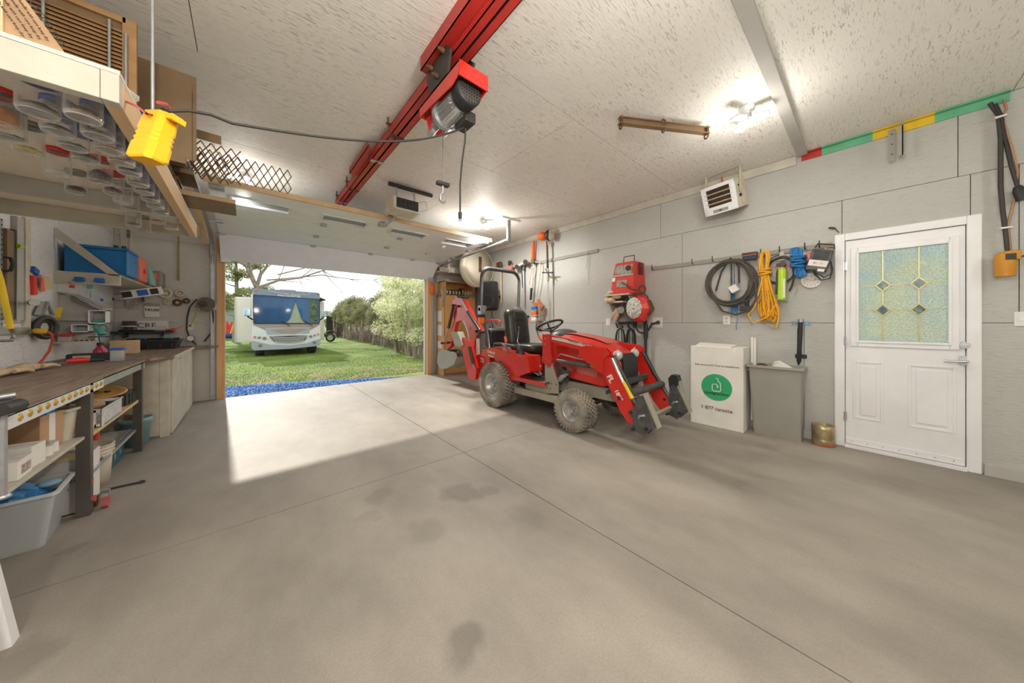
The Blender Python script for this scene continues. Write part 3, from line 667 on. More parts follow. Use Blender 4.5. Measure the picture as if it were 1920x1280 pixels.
for k, (lab, x, y, m) in enumerate((('crumpled beige rag in the white basket', -.93, 3.62, m_skin), ('tan rag heaped at the far end of the white basket', -.9, 3.82, m_card))):
    mb = MB().ball((x, y, .60), (.09, .08, .05), 12, 8); mb.v = [(a+rg.uniform(-.012, .012), b+rg.uniform(-.012, .012), c+rg.uniform(-.01, .01)) for a, b, c in mb.v]
    single('rag', mb, m, lab, 'rag')
single('spray_can', MB().cyl((-.93, 4.12, .20), (-.93, 4.12, .36), .026, n=18).cyl((-.93, 4.12, .36), (-.93, 4.12, .385), .018, .01, n=14), m_redp, 'red spray can on the bottom shelf of the workbench', 'can', bevel=0)
tb = thing('tool_case', 'dark teal metal tool case on the floor under the far bay of the workbench', 'tool box', (-1.0, 4.2, 0))
build('case_body', MB().box(-1.25, -.84, 3.98, 4.46, 0, .15), mat('dark_teal', '2a5f6b', .45, var=.1), tb, bevel=.006)
build('latch', MB().box(-.84, -.832, 4.15, 4.18, .07, .11).box(-.84, -.832, 4.30, 4.33, .07, .11), m_galv, tb)
for k, (lab, y) in enumerate((('grey flat drawer unit on the bottom bench shelf, nearer', 3.62), ('grey flat drawer unit on the bottom bench shelf, farther', 3.9))):
    d0 = thing('drawer_unit', lab, 'drawers', (-1.05, y, .201)); build('case', MB().box(-1.25, -.86, y-.12, y+.12, .201, .26), m_grey, d0, bevel=.004)
    build('drawer_front', MB().box(-.86, -.854, y-.11, y+.11, .208, .252), m_board, d0)
ra = thing('aluminium_rail', 'bundle-wide aluminium track lying on the bottom shelf edge', 'rail', (-.80, 3.9, .22))
rr_ = MB()
for k, x in enumerate((-.835, -.815, -.79)): rr_.box(x, x+.014, 3.30, 4.50, .205, .225+.006*(k % 2))
build('track', rr_.box(-.84, -.775, 3.30, 4.50, .202, .206), m_alu, ra)
single('red_clamp', MB().box(-.80, -.74, 3.24, 3.27, .19, .215).box(-.78, -.755, 3.24, 3.30, .12, .19).cyl((-.79, 3.26, .09), (-.73, 3.26, .09), .02, n=10), mat('faded_red', 'b5584a', .6, var=.15), 'faded red clamp hanging off the rail end beside the dark leg', 'clamp')
single('wrench', MB().box(-.76, -.62, 3.62, 3.64, .0, .01).torus((-.60, 3.63, .006), (0, 0, 1), .018, .006, 14, 6), m_darkst, 'dark steel wrench on the floor by the workbench', 'wrench')
for k, (x, y, m, l) in enumerate(((-.76, 3.36, m_rust, 'rusty pipe fitting on the floor by the white box'), (-.73, 3.44, m_galv, 'grey caster wheel on the floor by the cream pail'), (-.70, 3.30, mat('pink_metal', 'b9656a', .5, var=.1), 'small red caster on the floor beside the dark bench leg'))):
    single('caster', MB().cyl((x-.015, y, .028), (x+.015, y, .028), .026, n=16).box(x-.02, x+.02, y-.012, y+.012, .03, .07), m, l, 'caster', bevel=0)

# --- corner cabinet and counter
cc = thing('corner_cabinet', 'cream painted plywood corner cabinet with a single door under the counter', 'cabinet', (-1.0, 5.8, 0))
build('end_panel', MB().box(LX+.003, -.69, 4.93, 4.95, .02, .84), m_cream, cc)
build('corner_post', MB().box(-.69, -.62, 4.925, 4.96, .0, .84), m_cream, cc, bevel=.003)
build('door', MB().box(-.625, -.60, 4.97, 6.05, .02, .83), m_board, cc, bevel=.003)
build('side_panel', MB().box(-.63, -.605, 6.07, 6.79, .0, .83), m_cream, cc, bevel=.003)
build('handle', MB().cyl((-.595, 5.42, .79), (-.595, 5.56, .79), .004, n=8).box(-.6, -.59, 5.44, 5.445, .785, .795), m_galv, cc)
build('carcass', MB().box(LX+.01, -.63, 4.96, 6.78, 0, .82), m_cream, cc)
ct = thing('countertop', 'worn grey-brown counter over the corner cabinet', 'countertop', (-1.0, 5.8, .84))
build('counter_board', MB().prism([(LX, 4.70), (-.72, 4.70), (-.58, 4.92), (-.58, 6.60), (-.32, 6.62), (-.32, 6.79), (LX, 6.79)], 'z', .84, .865), m_benchtop, ct, bevel=.003)
build('front_edge', MB().box(-.584, -.574, 4.93, 6.58, .838, .866), m_cream, ct)
CT = .865
# on the bench top
mb = MB(); rg = random.Random(11)
gl = thing('work_glove', 'pair of crumpled tan work gloves lying on the bench top', 'gloves', (-1.22, 3.95, BT))
for (x, y, s) in ((-1.24, 3.72, 1.0), (-1.22, 4.02, 1.2)):
    mb = MB().ball((x, y, BT+.03), (.05*s, .10*s, .032), 14, 9); mb.v = [(a+rg.uniform(-.006, .006), b+rg.uniform(-.006, .006), max(BT, c+rg.uniform(-.005, .008))) for a, b, c in mb.v]
    pl = build('palm', mb, m_skin, gl)
    for k in range(5):
        a = -.5+.25*k; build('finger', MB().tube([(x+.02*k-.03, y+.08*s, BT+.03), (x+.03*k-.045, y+.13*s, BT+.035), (x+.035*k-.05, y+.19*s, BT+.018)], [.016, .015, .010], 8), m_skin, pl)
dr2 = thing('red_cutter', 'red electric cutter lying on the far end of the bench top', 'power tool', (-1.15, 4.55, BT))
build('tool_body', MB().tube([(-1.16, 4.49, BT+.03), (-1.10, 4.51, BT+.035), (-1.05, 4.53, BT+.03)], [.016, .026, .02], 12), m_redp, dr2)
build('grip', MB().tube([(-1.06, 4.53, BT+.028), (-.97, 4.55, BT+.026)], [.018, .014], 12), m_black, dr2)
build('blade', MB().bar((-1.16, 4.49, BT+.02), (-1.24, 4.45, BT+.02), .03, .006), m_steel, dr2)
cs = thing('black_case', 'black box with a grey label at the back of the bench end', 'case', (-1.12, 4.86, CT))
build('case_body', MB().box(-1.24, -.98, 4.78, 4.92, CT, CT+.065), m_black, cs, bevel=.01); build('label_plate', MB().box(-1.20, -1.10, 4.776, 4.781, CT+.02, CT+.05), m_grey, cs)
pj = thing('plastic_jar', 'clear square plastic jar with a blue lid at the end of the workbench', 'jar', (-.90, 4.60, BT))
build('jar_body', MB().box(-.945, -.865, 4.56, 4.64, BT, BT+.105), glassy('clear_pet', 'e8eef0', .35), pj, bevel=.01)
build('lid', MB().box(-.95, -.86, 4.555, 4.645, BT+.105, BT+.125), m_bluep, pj, bevel=.006)
build('contents', MB().box(-.935, -.875, 4.57, 4.63, BT+.004, BT+.03), m_nails, pj)
bt2 = thing('pink_bottle', 'small pink bottle with a dark cap at the back of the counter', 'bottle', (-1.16, 5.22, CT))
build('bottle_body', MB().lathe([(0, 0), (.045, 0), (.048, .02), (.048, .07), (.02, .11), (.02, .125)], (-1.14, 5.22, CT), n=20), mat('pink_plastic', 'd0386e', .3, var=.05), bt2)
build('cap', MB().cyl((-1.14, 5.22, CT+.12), (-1.14, 5.22, CT+.15), .024, n=16), m_rust, bt2)
single('small_carton', MB().box(-1.16, -.96, 5.6, 5.75, CT, CT+.15), m_pine, 'tan carton standing behind the pink bottle on the counter', 'box', bevel=.003)
ty2 = tub('black_tray', 'long black plastic tray of odds and ends on the counter against the back wall', 'tray', (-.98, 6.45, CT), .56, .42, .12, m_black, 0, .88)
for k in range(5): build('tray_rib', MB().box(-.225+k*.11, -.215+k*.11, -.20, -.19, .01, .11), m_darkst, ty2, local=True)
for k in range(6):
    single('hand_tool', MB().tube([(-1.2+.07*k, 6.5, CT+.13), (-1.1+.08*k, 6.38+.02*(k % 3), CT+.14)], .012, 8), (m_black, m_blue, m_rust, m_black, m_teal, m_steel)[k], ('black-handled tool at the left end of the black tray', 'blue-handled tool in the black tray', 'brown-handled tool in the middle of the black tray', 'black rod in the black tray beside the brown-handled tool', 'teal-handled tool in the black tray', 'bare steel tool at the right end of the black tray')[k], 'tool', 'tools in the black tray')
# black wall shelf on the back wall, full of small tools
bs = thing('black_shelf', 'narrow black shelf on the back wall above the black tray', 'shelf', (-1.08, 6.7, 1.09))
build('shelf_board', MB().box(-1.36, -.80, 6.60, 6.79, 1.085, 1.10), m_black, bs)
build('bracket', MB().box(-1.25, -1.24, 6.62, 6.79, 1.02, 1.085).box(-.92, -.91, 6.62, 6.79, 1.02, 1.085), m_black, bs)
for k, (x0, x1, r, m, l) in enumerate(((-1.3, -.98, .012, m_black, 'long black file on the black wall shelf'), (-1.28, -1.16, .016, m_rust, 'brown handled tool at the left of the black shelf'), (-1.12, -1.0, .014, m_cream, 'cream handled tool in the middle of the black shelf'), (-1.06, -.92, .012, m_orange, 'orange screwdriver on the black shelf'), (-.98, -.84, .013, mat('violet_plastic', '6a74b0', .4), 'violet handled screwdriver on the black shelf'), (-.9, -.82, .014, m_redp, 'red tool at the right end of the black shelf'))):
    single('hand_tool', MB().tube([(x0, 6.64+.02*k, 1.102+r), ((x0+x1)/2, 6.645+.02*k, 1.102+r), (x1, 6.65+.02*k, 1.102+r*.7)], [r, r, r*.5], 8), m, l, 'tool')
tg = single('spring_clip', MB().cyl((-.80, 6.64, 1.10), (-.80, 6.64, 1.14), .02, n=12).bar((-.80, 6.64, 1.12), (-.70, 6.66, 1.17), .02, .01), m_redp, 'red glue tube with a spout at the right end of the black shelf', 'glue tube')
# licence plate standing on the shelf
lp = thing('license_plate', 'white license plate with dark letters standing on the black wall shelf', 'plate', (-1.0, 6.76, 1.10))
build('plate', MB().box(-1.16, -.86, 6.765, 6.772, 1.10, 1.25), m_paper, lp, bevel=.004)
text('CRE', .10, mat('plate_blue', '2f3b4c', .6, var=0), (-1.07, 6.763, 1.15), (1, 0, 0), (0, 0, 1), lp)
single('paper_roll', MB().cyl((-1.06, 6.70, 1.135), (-.88, 6.70, 1.13), .03, n=18), mat('pale_paper_roll', 'd5c9c4', .7), 'pale rolled paper leaning on the license plate', 'paper roll')
tn2 = thing('wire_coil', 'stack of brown wire rings on the back wall shelf', 'wire coil', (-1.22, 6.70, 1.16))
for k in range(4): build('ring', MB().torus((-1.22, 6.70, 1.19+k*.016), (0, 0, 1), .055, .008, 24, 6), m_rust if k % 2 else m_darkst, tn2)
single('round_tin', MB().cyl((-1.22, 6.70, 1.165), (-1.22, 6.70, 1.18), .075, n=24), m_cream, 'cream round tin under the brown wire rings', 'tin')
single('dark_spool', MB().cyl((-1.22, 6.70, 1.10), (-1.22, 6.70, 1.165), .04, n=24), m_darkst, 'dark spool carrying the cream tin on the black shelf', 'spool')

# --- shelf with the blue box: bracket of boards on the left wall
sb = thing('bracket_shelf', 'painted board shelf with a diagonal brace on the left wall, carrying the blue box', 'shelf', (-1.17, 5.9, 1.65))
build('shelf_board', MB().box(LX, -.985, 5.07, 6.79, 1.70, 1.72), m_board, sb)
build('front_board', MB().box(LX, -.975, 5.03, 5.07, 1.60, 1.715), m_board, sb, bevel=.002)
build('diagonal_brace', MB().plate([at(105, 426, Y=5.03), at(105, 446, Y=5.03), at(205, 516, Y=5.03), at(226, 517, Y=5.03)], (0, .02, 0)), m_board, sb, bevel=.002)
for (x0, z0, x1, z1) in ((-1.25, 1.62, -1.19, 1.665), (-1.13, 1.62, -1.07, 1.665)):
    hk = thing('blue_cleat', 'blue plastic cord cleat on the shelf board, %s' % ('nearer the wall' if x0 < -1.2 else 'nearer the shelf end'), 'cleat', ((x0+x1)/2, 5.02, z0))
    build('cleat_body', MB().box(x0, x1, 5.0, 5.03, z0, z1), m_bluep, hk, bevel=.006); build('cleat_bar', MB().box(x0-.008, x1+.008, 4.99, 5.002, z0+.004, z0+.012), m_bluep, hk)
single('red_tag', MB().tube([at(128, 528, Y=5.0), at(135, 533, Y=5.0), at(135, 536, Y=5.0)], .003, 6).obox(at(135, 537, Y=5.0), (.03, .012, .028)), m_redp, 'small red tag hanging below the first blue cleat', 'tag')
single('green_tag', MB().obox(at(169, 537, Y=5.0), (.034, .02, .04)).tube([at(169, 545, Y=5.0), at(170, 558, Y=5.0)], .004, 6), m_teal, 'small teal tag with a red wire hanging below the second blue cleat', 'tag')
bb = thing('blue_tool_chest', 'blue steel chest on the bracket shelf behind the diagonal brace', 'tool box', (-1.14, 5.3, 1.72))
build('chest_body', MB().box(-1.33, -.935, 5.10, 5.50, 1.72, 1.97), m_blue, bb, bevel=.006)
build('chest_lid', MB().box(-1.335, -.93, 5.095, 5.505, 1.972, 2.0), m_blue, bb, bevel=.004)
build('edge_strip', MB().box(-.945, -.932, 5.092, 5.10, 1.72, 1.97), mat('light_blue_edge', '4fa3e0', .4), bb)
cs = thing('coral_case', 'coral red plastic case next to the blue chest', 'case', (-1.1, 5.75, 1.72))
build('case_shell', MB().box(-1.25, -.93, 5.56, 5.95, 1.72, 2.0), m_coral, cs, bevel=.02, seg=3)
build('latch', MB().box(-.93, -.918, 5.72, 5.80, 1.82, 1.87), m_redp, cs)
cs = thing('teal_case', 'teal plastic case leaning beyond the coral case', 'case', (-1.1, 6.12, 1.72))
build('case_shell', MB().obox((-1.08, 6.15, 1.83), (.28, .18, .22), Matrix.Rotation(R(-8), 3, 'Y')), m_teal, cs, bevel=.01)
build('case_lid', MB().obox((-.94, 6.15, 1.84), (.03, .22, .26), Matrix.Rotation(R(-8), 3, 'Y')), mat('pale_teal', '79bdb4', .4), cs, bevel=.006)
build('label_strip', MB().obox((-1.0, 6.056, 1.84), (.02, .006, .11), Matrix.Rotation(R(-8), 3, 'Y')), mat('mint', 'a9d6cc', .5), cs)
tub('coral_bin', 'coral open bin of oddments beyond the teal case', 'bin', (-1.0, 6.40, 1.72), .16, .16, .17, m_coral, 0, .8)
cs = thing('grey_bin', 'translucent grey bin at the corner end of the bracket shelf', 'bin', (-1.05, 6.62, 1.72))
build('bin_shell', MB().box(-1.2, -.89, 6.52, 6.78, 1.722, 1.95), mat('grey_poly', '8f8a7e', .5), cs, bevel=.03, seg=3)
pk = thing('saw_blade_package', 'black, white and blue blister package under the bracket shelf', 'package', (-1.0, 6.1, 1.58))
build('package', MB().obox((-.98, 6.0, 1.60), (.34, .03, .10), Matrix.Rotation(R(-14), 3, 'Y').to_3x3()@Matrix.Rotation(0, 3, 'Z')), m_paper, pk, bevel=.003)
rt_ = Matrix.Rotation(R(14), 3, 'Y')
for dx, wd, m in ((-.13, .08, m_black), (0, .09, m_bluep), (.10, .07, m_black)):
    build('print_panel', MB().obox(V(-.98, 5.982, 1.60)+Matrix.Rotation(R(-14), 3, 'Y')@V(dx, 0, 0), (wd, .004, .07), Matrix.Rotation(R(-14), 3, 'Y')), m, pk)
# --- oddments on the back wall
def bwp(px, py, d=0): return bw(px, py, d)
for k, (px, py, r, m, l) in enumerate(((311, 550, .075, m_cream, 'largest cream pipe collar hanging on the back wall'), (338, 550, .055, m_cream, 'second cream pipe collar on the back wall'), (316, 566, .045, m_cream, 'small pale cup below the largest cream collar'), (333, 567, .052, m_rust, 'brown ring between the two small cups on the back wall'), (350, 564, .04, m_rust, 'small brown ring with a green centre on the back wall'))):
    c = bwp(px, py, .0); t0 = thing('pipe_collar', l, 'collar', (c.x, BY-.03, c.z-r))
    build('ring', MB().lathe([(r*.55, .0), (r*.6, .05), (r, .05), (r, .035), (r*.8, .03), (r*.8, 0)], (c.x, BY, c.z), (0, -1, 0), n=26), m, t0)
    build('centre', MB().ball((c.x, BY-.012, c.z), (r*.55, .02, r*.55), 14, 8), m_cream if k < 3 else m_pine, t0)
rl2 = thing('hose_reel', 'dark grey round hose reel on the back wall beside the door track', 'hose reel', (-.45, 6.7, 1.35))
c = bwp(385, 570, .1)
build('reel_drum', MB().cyl((c.x+.01, BY-.02, c.z), (c.x+.01, BY-.16, c.z), .105, n=30), mat('reel_grey', '5d5c58', .5), rl2, bevel=.01)
build('reel_hub', MB().cyl((c.x-.02, BY-.16, c.z), (c.x-.02, BY-.19, c.z), .045, .035, n=20).cyl((c.x-.02, BY-.19, c.z), (c.x-.02, BY-.20, c.z), .018, n=14), m_rust, rl2)
build('wall_bracket', MB().box(c.x+.06, c.x+.12, BY-.12, BY, c.z-.09, c.z+.03), m_grey, rl2, bevel=.006)
build('hose', MB().tube([c+V(-.09, -.03, .07), at(356, 575, Y=BY-.1), at(351, 595, Y=BY-.08), at(350, 618, Y=BY-.08), at(355, 632, Y=BY-.1)], .010, 8), m_cable, rl2)
build('hose', MB().tube([at(398, 572, Y=BY-.08), at(400, 600, Y=BY-.06), at(397, 622, Y=BY-.05), at(383, 640, Y=BY-.05)], .010, 8), m_cable, rl2)
build('green_cord', MB().tube([at(373, 578, Y=BY-.2), at(368, 590, Y=BY-.12), at(362, 603, Y=BY-.03), at(357, 612, Y=BY-.02)], .006, 7), m_lime, rl2)
og = thing('outlet', 'cream outlet plate low on the back wall with the green cord plugged in', 'outlet', bwp(357, 620)); q = bwp(357, 611)
build('cover_plate', MB().box(q.x-.035, q.x+.035, BY-.008, BY-.001, q.z-.06, q.z+.06), m_paper, og, bevel=.002); build('socket', MB().box(q.x-.015, q.x+.015, BY-.012, BY-.008, q.z-.01, q.z+.02), m_black, og)
gg = thing('pressure_gauge', 'round white-faced pressure gauge on the hose above the counter', 'gauge', bwp(357, 640, .1)); q = at(357, 634, Y=BY-.14)
build('gauge_case', MB().cyl(q+V(0, .03, 0), q, .045, n=24), m_darkst, gg); build('dial', MB().cyl(q, q+V(0, -.004, 0), .038, n=24), m_paper, gg); build('needle', MB().bar(q+V(0, -.006, 0), q+V(.02, -.006, .02), .003, .002), m_redp, gg)
build('air_chuck', MB().tube([q+V(.02, .01, -.04), q+V(.06, .0, -.10)], [.014, .01], 8), m_darkst, gg)
# hanging stick, brush, papers
single('yardstick', MB().bar(at(335, 440, Y=BY-.03), at(335, 505, Y=BY-.03), .02, .012, (1, 0, 0)).bar(at(335, 505, Y=BY-.03), at(335, 525, Y=BY-.03), .026, .02, (1, 0, 0)), mat('ochre_wood', 'a08a3c', .6), 'ochre stick with a dark end hanging high on the back wall', 'stick')
br = thing('paint_brush', 'small brush with dark bristles hanging at the far beam of the jar shelf', 'brush', at(241, 450, Y=3.71))
build('brush_handle', MB().bar(at(228, 420, Y=3.71), at(238, 428, Y=3.71), .012, .008), m_darkst, br)
build('bristles', MB().obox(at(241, 438, Y=3.71), (.018, .012, .06)), m_nails, br)
build('ferrule', MB().obox(at(240, 430, Y=3.71), (.02, .014, .012)), m_steel, br)
pp = thing('instruction_sheet', 'grey printed sheet hanging on the back wall under the tools', 'paper', bwp(252, 578)); q = bwp(251, 568, .02)
build('sheet', MB().plate([bwp(233, 556, .02), bwp(266, 558, .03), bwp(270, 577, .03), bwp(238, 579, .02)], (0, .003, 0)), mat('printed_sheet', 'b9b4a9', .7, var=.25, scale=30), pp)
bp_ = thing('parts_bag', 'small white printed parts bag hanging on the back wall', 'bag', bwp(285, 593)); a, b2 = bwp(271, 594, .02), bwp(299, 574, .02)
build('card', MB().box(a.x, b2.x, BY-.02, BY-.012, a.z, b2.z), m_paper, bp_); a, b2 = bwp(274, 574, .02), bwp(300, 569, .02)
build('header', MB().box(a.x, b2.x, BY-.022, BY-.012, a.z, b2.z), m_dbins, bp_)
q = bwp(285, 583, .024); text('TRUSS', .05, m_darkst, q, (1, 0, 0), (0, 0, 1), bp_, bold=.001)
ht = thing('wall_tool_row', 'row-end caulking tool with a yellow collar hung flat on the back wall', 'tool', bwp(265, 555))
build('tool_bar', MB().bar(bwp(230, 549, .04), bwp(293, 552, .06), .02, .02), m_grey, ht); build('collar', MB().cyl(bwp(262, 552, .05), bwp(270, 552, .05), .022, n=12), m_yelp, ht); build('grip', MB().tube([bwp(272, 552, .06), bwp(292, 547, .06)], [.018, .014], 10), m_rust, ht); build('trigger', MB().bar(bwp(267, 555, .05), bwp(269, 565, .05), .03, .02), mat('dark_violet', '4a4668', .5), ht)
single('wire_hook_rack', MB().tube([bwp(212, 551, .03), bwp(226, 551, .06)], .003, 6).tube([bwp(212, 561, .03), bwp(226, 563, .06)], .003, 6).ball(bwp(208, 560, .05), (.03, .03, .03), 10, 6), m_darkst, 'dark wire hook holder in the wall corner', 'hook')
single('pipe_bundle', MB().cyl((-1.34, 6.74, 2.28), (-1.34, 6.74, 1.95), .02, n=10).cyl((-1.27, 6.74, 2.28), (-1.27, 6.74, 1.95), .02, n=10), m_darkst, 'two dark pipes in the back left corner behind the blue chest', 'pipes')
struct('trim_10', MB().box(-1.31, -1.29, BY-.02, BY, 1.9, CZ-.01).box(-1.23, -1.20, BY-.02, BY, 1.9, CZ-.01), m_cream)

# --- the tool shelf unit on the left wall
tu = thing('wall_tool_unit', 'grey painted wall unit with a sloping slotted top on the left wall', 'shelf unit', (-1.27, 5.25, .98))
build('side_panel', MB().prism([(LX, 1.04), (-1.16, 1.04), (-1.13, 1.35), (-1.30, 1.49), (LX, 1.50)], 'y', 5.15, 5.17), m_grey, tu)
build('slotted_top', MB().plate([(LX, 5.10, 1.51), (-1.30, 5.10, 1.50), (-1.08, 5.10, 1.36), (-1.08, 5.32, 1.36), (-1.30, 5.32, 1.50), (LX, 5.32, 1.51)], (0, 0, .012)), m_grey, tu)
for k in range(5): build('slot_groove', MB().bar((-1.29+.0, 5.095, 1.49-.014*k), (-1.10, 5.095, 1.375-.014*k), .004, .004), m_darkst, tu)
build('lower_shelf', MB().box(LX, -1.13, 5.0, 5.20, 1.025, 1.04), m_board, tu); build('ledge', MB().box(LX, -1.17, 5.11, 5.15, 1.24, 1.275), m_grey, tu)
for (x0, x1, z0, z1, lab) in ((-1.17, -1.06, 1.215, 1.345, 'white-framed cubby box at the end of the wall unit'), (-1.27, -1.165, 1.13, 1.205, 'lower white-framed cubby box on the wall unit')):
    q = thing('cubby_box', lab, 'box', ((x0+x1)/2, 5.1, z0)); w_ = .007
    build('cubby_frame', MB().box(x0, x0+w_, 5.02, 5.145, z0, z1).box(x1-w_, x1, 5.02, 5.145, z0, z1).box(x0, x1, 5.02, 5.145, z0, z0+w_).box(x0, x1, 5.02, 5.145, z1-w_, z1), m_white, q); build('cubby_back', MB().box(x0, x1, 5.14, 5.145, z0, z1), m_grey, q)
single('green_grinder', MB().tube([(-1.15, 5.08, 1.238), (-1.08, 5.08, 1.240)], [.018, .015], 10), m_teal, 'green tool lying in the upper white cubby', 'tool')
jg = thing('jigsaw', 'grey-green power jigsaw hanging below the white cubby boxes', 'jigsaw', (-1.10, 5.06, 1.09))
build('tool_body', MB().tube([(-1.14, 5.06, 1.19), (-1.10, 5.05, 1.14), (-1.09, 5.04, 1.10)], [.022, .03, .028], 12), m_teal, jg)
build('handle', MB().torus((-1.09, 5.05, 1.165), (0, 1, 0), .035, .010, 16, 8), mat('grey_green', '6f8078', .5), jg); build('base_plate', MB().box(-1.17, -1.03, 5.01, 5.09, 1.075, 1.085), m_darkst, jg)
build('power_cord', MB().tube([(-1.11, 5.04, 1.08), (-1.10, 5.03, 1.02), (-1.10, 5.03, .97), (-1.08, 5.02, .92), (-1.09, 5.0, .87)], .004, 6), m_cable, jg)
cj = thing('red_lid_container', 'small clear container with a red lid on the lower wall shelf', 'container', (-1.30, 5.06, 1.04))
build('container_body', MB().box(-1.345, -1.27, 5.02, 5.10, 1.04, 1.09), glassy('cloudy', 'd8d0d0', .6), cj, bevel=.004); build('lid', MB().box(-1.35, -1.265, 5.015, 5.105, 1.09, 1.112), m_redp, cj, bevel=.003)
for k in range(4): single('drill_bit', MB().cyl((-1.25+.03*k, 5.06, 1.047), (-1.22+.03*k, 5.0, 1.047), .006, n=8), m_brass if k % 2 else m_steel, ('brass bit beside the red-lid container', 'steel bit second from the red-lid container', 'brass bit third from the red-lid container', 'steel bit at the outer end of the lower wall shelf')[k], 'drill bit')
single('yellow_marker', MB().bar(lw(107, 596, .05), lw(113, 577, .05), .014, .03, (1, 0, 0)), m_yelp, 'yellow block at the wall end of the tool unit', 'block')
single('blue_clip', MB().obox(at(191, 562, Y=5.2), (.018, .02, .03)), m_bluep, 'tiny blue clip above the upper cubby box', 'clip')

# --- levels and tools hung on the left wall
def wall_bar(px0, py0, px1, py1, wpx, m, d, name, lab, cat, th=.02):
    """upright bar flat on the left wall between two photo heights"""
    a, b2 = lw(px0, py0, d), lw(px1, py1, d); e = lw(px0+wpx, py0, d)
    wd = abs(e.y-a.y); mb = MB().box(LX+.001, LX+d, a.y, a.y+wd, min(a.z, b2.z), max(a.z, b2.z))
    return thing(name, lab, cat, (LX+d, a.y+wd/2, min(a.z, b2.z))), mb
t0, mb = wall_bar(14, 428, 14, 598, 13, m_brown, .03, 'spirit_level', 'brown wooden spirit level hanging upright on the left wall', 'level'); build('level_body', mb, m_brown, t0, bevel=.003)
q = lw(10, 485, .03); build('level_handle', MB().tube([lw(8, 482, .03), lw(20, 484, .07), lw(24, 495, .07), lw(20, 507, .07), lw(8, 508, .03)], .010, 8), m_black, t0)
t0, mb = wall_bar(33, 405, 33, 601, 12, m_grey, .03, 'spirit_level', 'grey aluminium spirit level with a lime vial on the left wall', 'level'); build('level_body', mb, m_grey, t0, bevel=.003)
q = lw(38, 462, .034); build('vial', MB().cyl(q+V(-.004, -.03, 0), q+V(-.004, .03, 0), .016, n=12), m_lime, t0)
t0, mb = wall_bar(27, 430, 27, 598, 4, m_steel, .025, 'steel_ruler', 'thin dark straightedge hanging between the two spirit levels', 'straightedge'); build('blade', mb, m_darkst, t0)
t0, mb = wall_bar(48, 407, 48, 614, 10, m_cream, .02, 'painted_batten', 'cream upright batten on the left wall with a green foot', 'batten'); build('batten', mb, m_cream, t0)
a = lw(48, 614, .02); b2 = lw(58, 625, .02); build('green_foot', MB().box(LX+.001, LX+.022, a.y, b2.y, b2.z, a.z), m_green, t0)
t0, mb = wall_bar(43, 430, 43, 600, 3.5, m_alu, .02, 'steel_ruler', 'narrow bright rule hanging against the cream batten', 'straightedge'); build('blade', mb, m_alu, t0)
t0, mb = wall_bar(-8, 405, -8, 622, 14, m_galv, .012, 'perforated_strip', 'perforated galvanised strip at the left edge of the tool wall', 'strip'); build('strip', mb, m_galv, t0)
for k in range(22): q = lw(3, 412+k*9.3, .0125); build('hole', MB().cyl(q, q+V(.002, 0, 0), .006, n=8), m_darkst, t0)
a, b2 = lw(-4, 609, .02), lw(54, 625, .02); t0 = thing('steel_square', 'long galvanised strip lying across below the spirit levels', 'strip', (LX+.02, (a.y+b2.y)/2, b2.z)); build('strip', MB().box(LX+.013, LX+.024, a.y, b2.y, b2.z, a.z-.02), m_galv, t0)
ys = thing('bow_saw', 'yellow tubular bow saw frame with a hooked end hanging at the left edge', 'saw', (LX+.2, 3.9, 1.1))
build('saw_frame', MB().tube([at(-12, 488, X=-1.12), at(0, 525, X=-1.12), at(12, 580, X=-1.12), at(20, 615, X=-1.12)], [.013, .015, .015, .014], 10), m_yelp, ys)
build('hook_end', MB().tube([at(20, 613, X=-1.12), at(27, 628, X=-1.12), at(22, 638, X=-1.12), at(-10, 639, X=-1.12)], [.014, .012, .009, .008], 8), m_steel, ys)
sc_ = thing('scraper', 'red-handled scraper with a blue blade guard hanging on the left wall', 'scraper', lw(64, 550, .02)); build('handle', MB().bar(lw(62, 516, .03), lw(64, 553, .03), .05, .025, (1, 0, 0)), m_redp, sc_, bevel=.006); build('guard', MB().bar(lw(61, 504, .03), lw(70, 512, .03), .05, .02, (1, 0, 0)), m_bluep, sc_)
sw = thing('plastic_bag', 'clear bag with an orange item hanging beside the red scraper', 'bag', lw(85, 548, .02)); build('bag', MB().plate([lw(74, 515, .03), lw(90, 518, .03), lw(96, 540, .03), lw(76, 547, .03)], (.01, 0, 0)), m_cardl, sw); build('orange_item', MB().plate([lw(76, 520, .045), lw(80, 520, .045), lw(83, 546, .045), lw(74, 546, .045)], (.006, 0, 0)), m_coral, sw)
single('coat_hook', MB().cyl(lw(57, 567, .02), lw(63, 567, .10), .012, n=10).cyl(lw(62, 567, .09), lw(65, 567, .12), .026, n=14), m_steel, 'steel knob bolt sticking out of the cream batten', 'bolt')
fs = thing('framing_square', 'grey plate and triangular speed square hung together on the left wall', 'square', lw(80, 590, .02)); build('plate', MB().plate([lw(63, 590, .02), lw(75, 565, .02), lw(90, 565, .02), lw(78, 590, .02)], (.008, 0, 0)), m_dbins, fs)
tri = [lw(80, 591, .035), lw(88, 566, .035), lw(98, 591, .035)]; mb = MB(); [mb.bar(tri[i], tri[(i+1) % 3], .02, .02) for i in range(3)]; build('speed_square', mb, m_galv, fs)
ol = thing('outlet', 'cream wall outlet on the left wall behind the yellow plug', 'outlet', lw(68, 615, .01)); a, b2 = lw(62, 630), lw(72, 606); build('cover_plate', MB().box(LX, LX+.01, a.y, b2.y, a.z, b2.z), m_cream, ol)
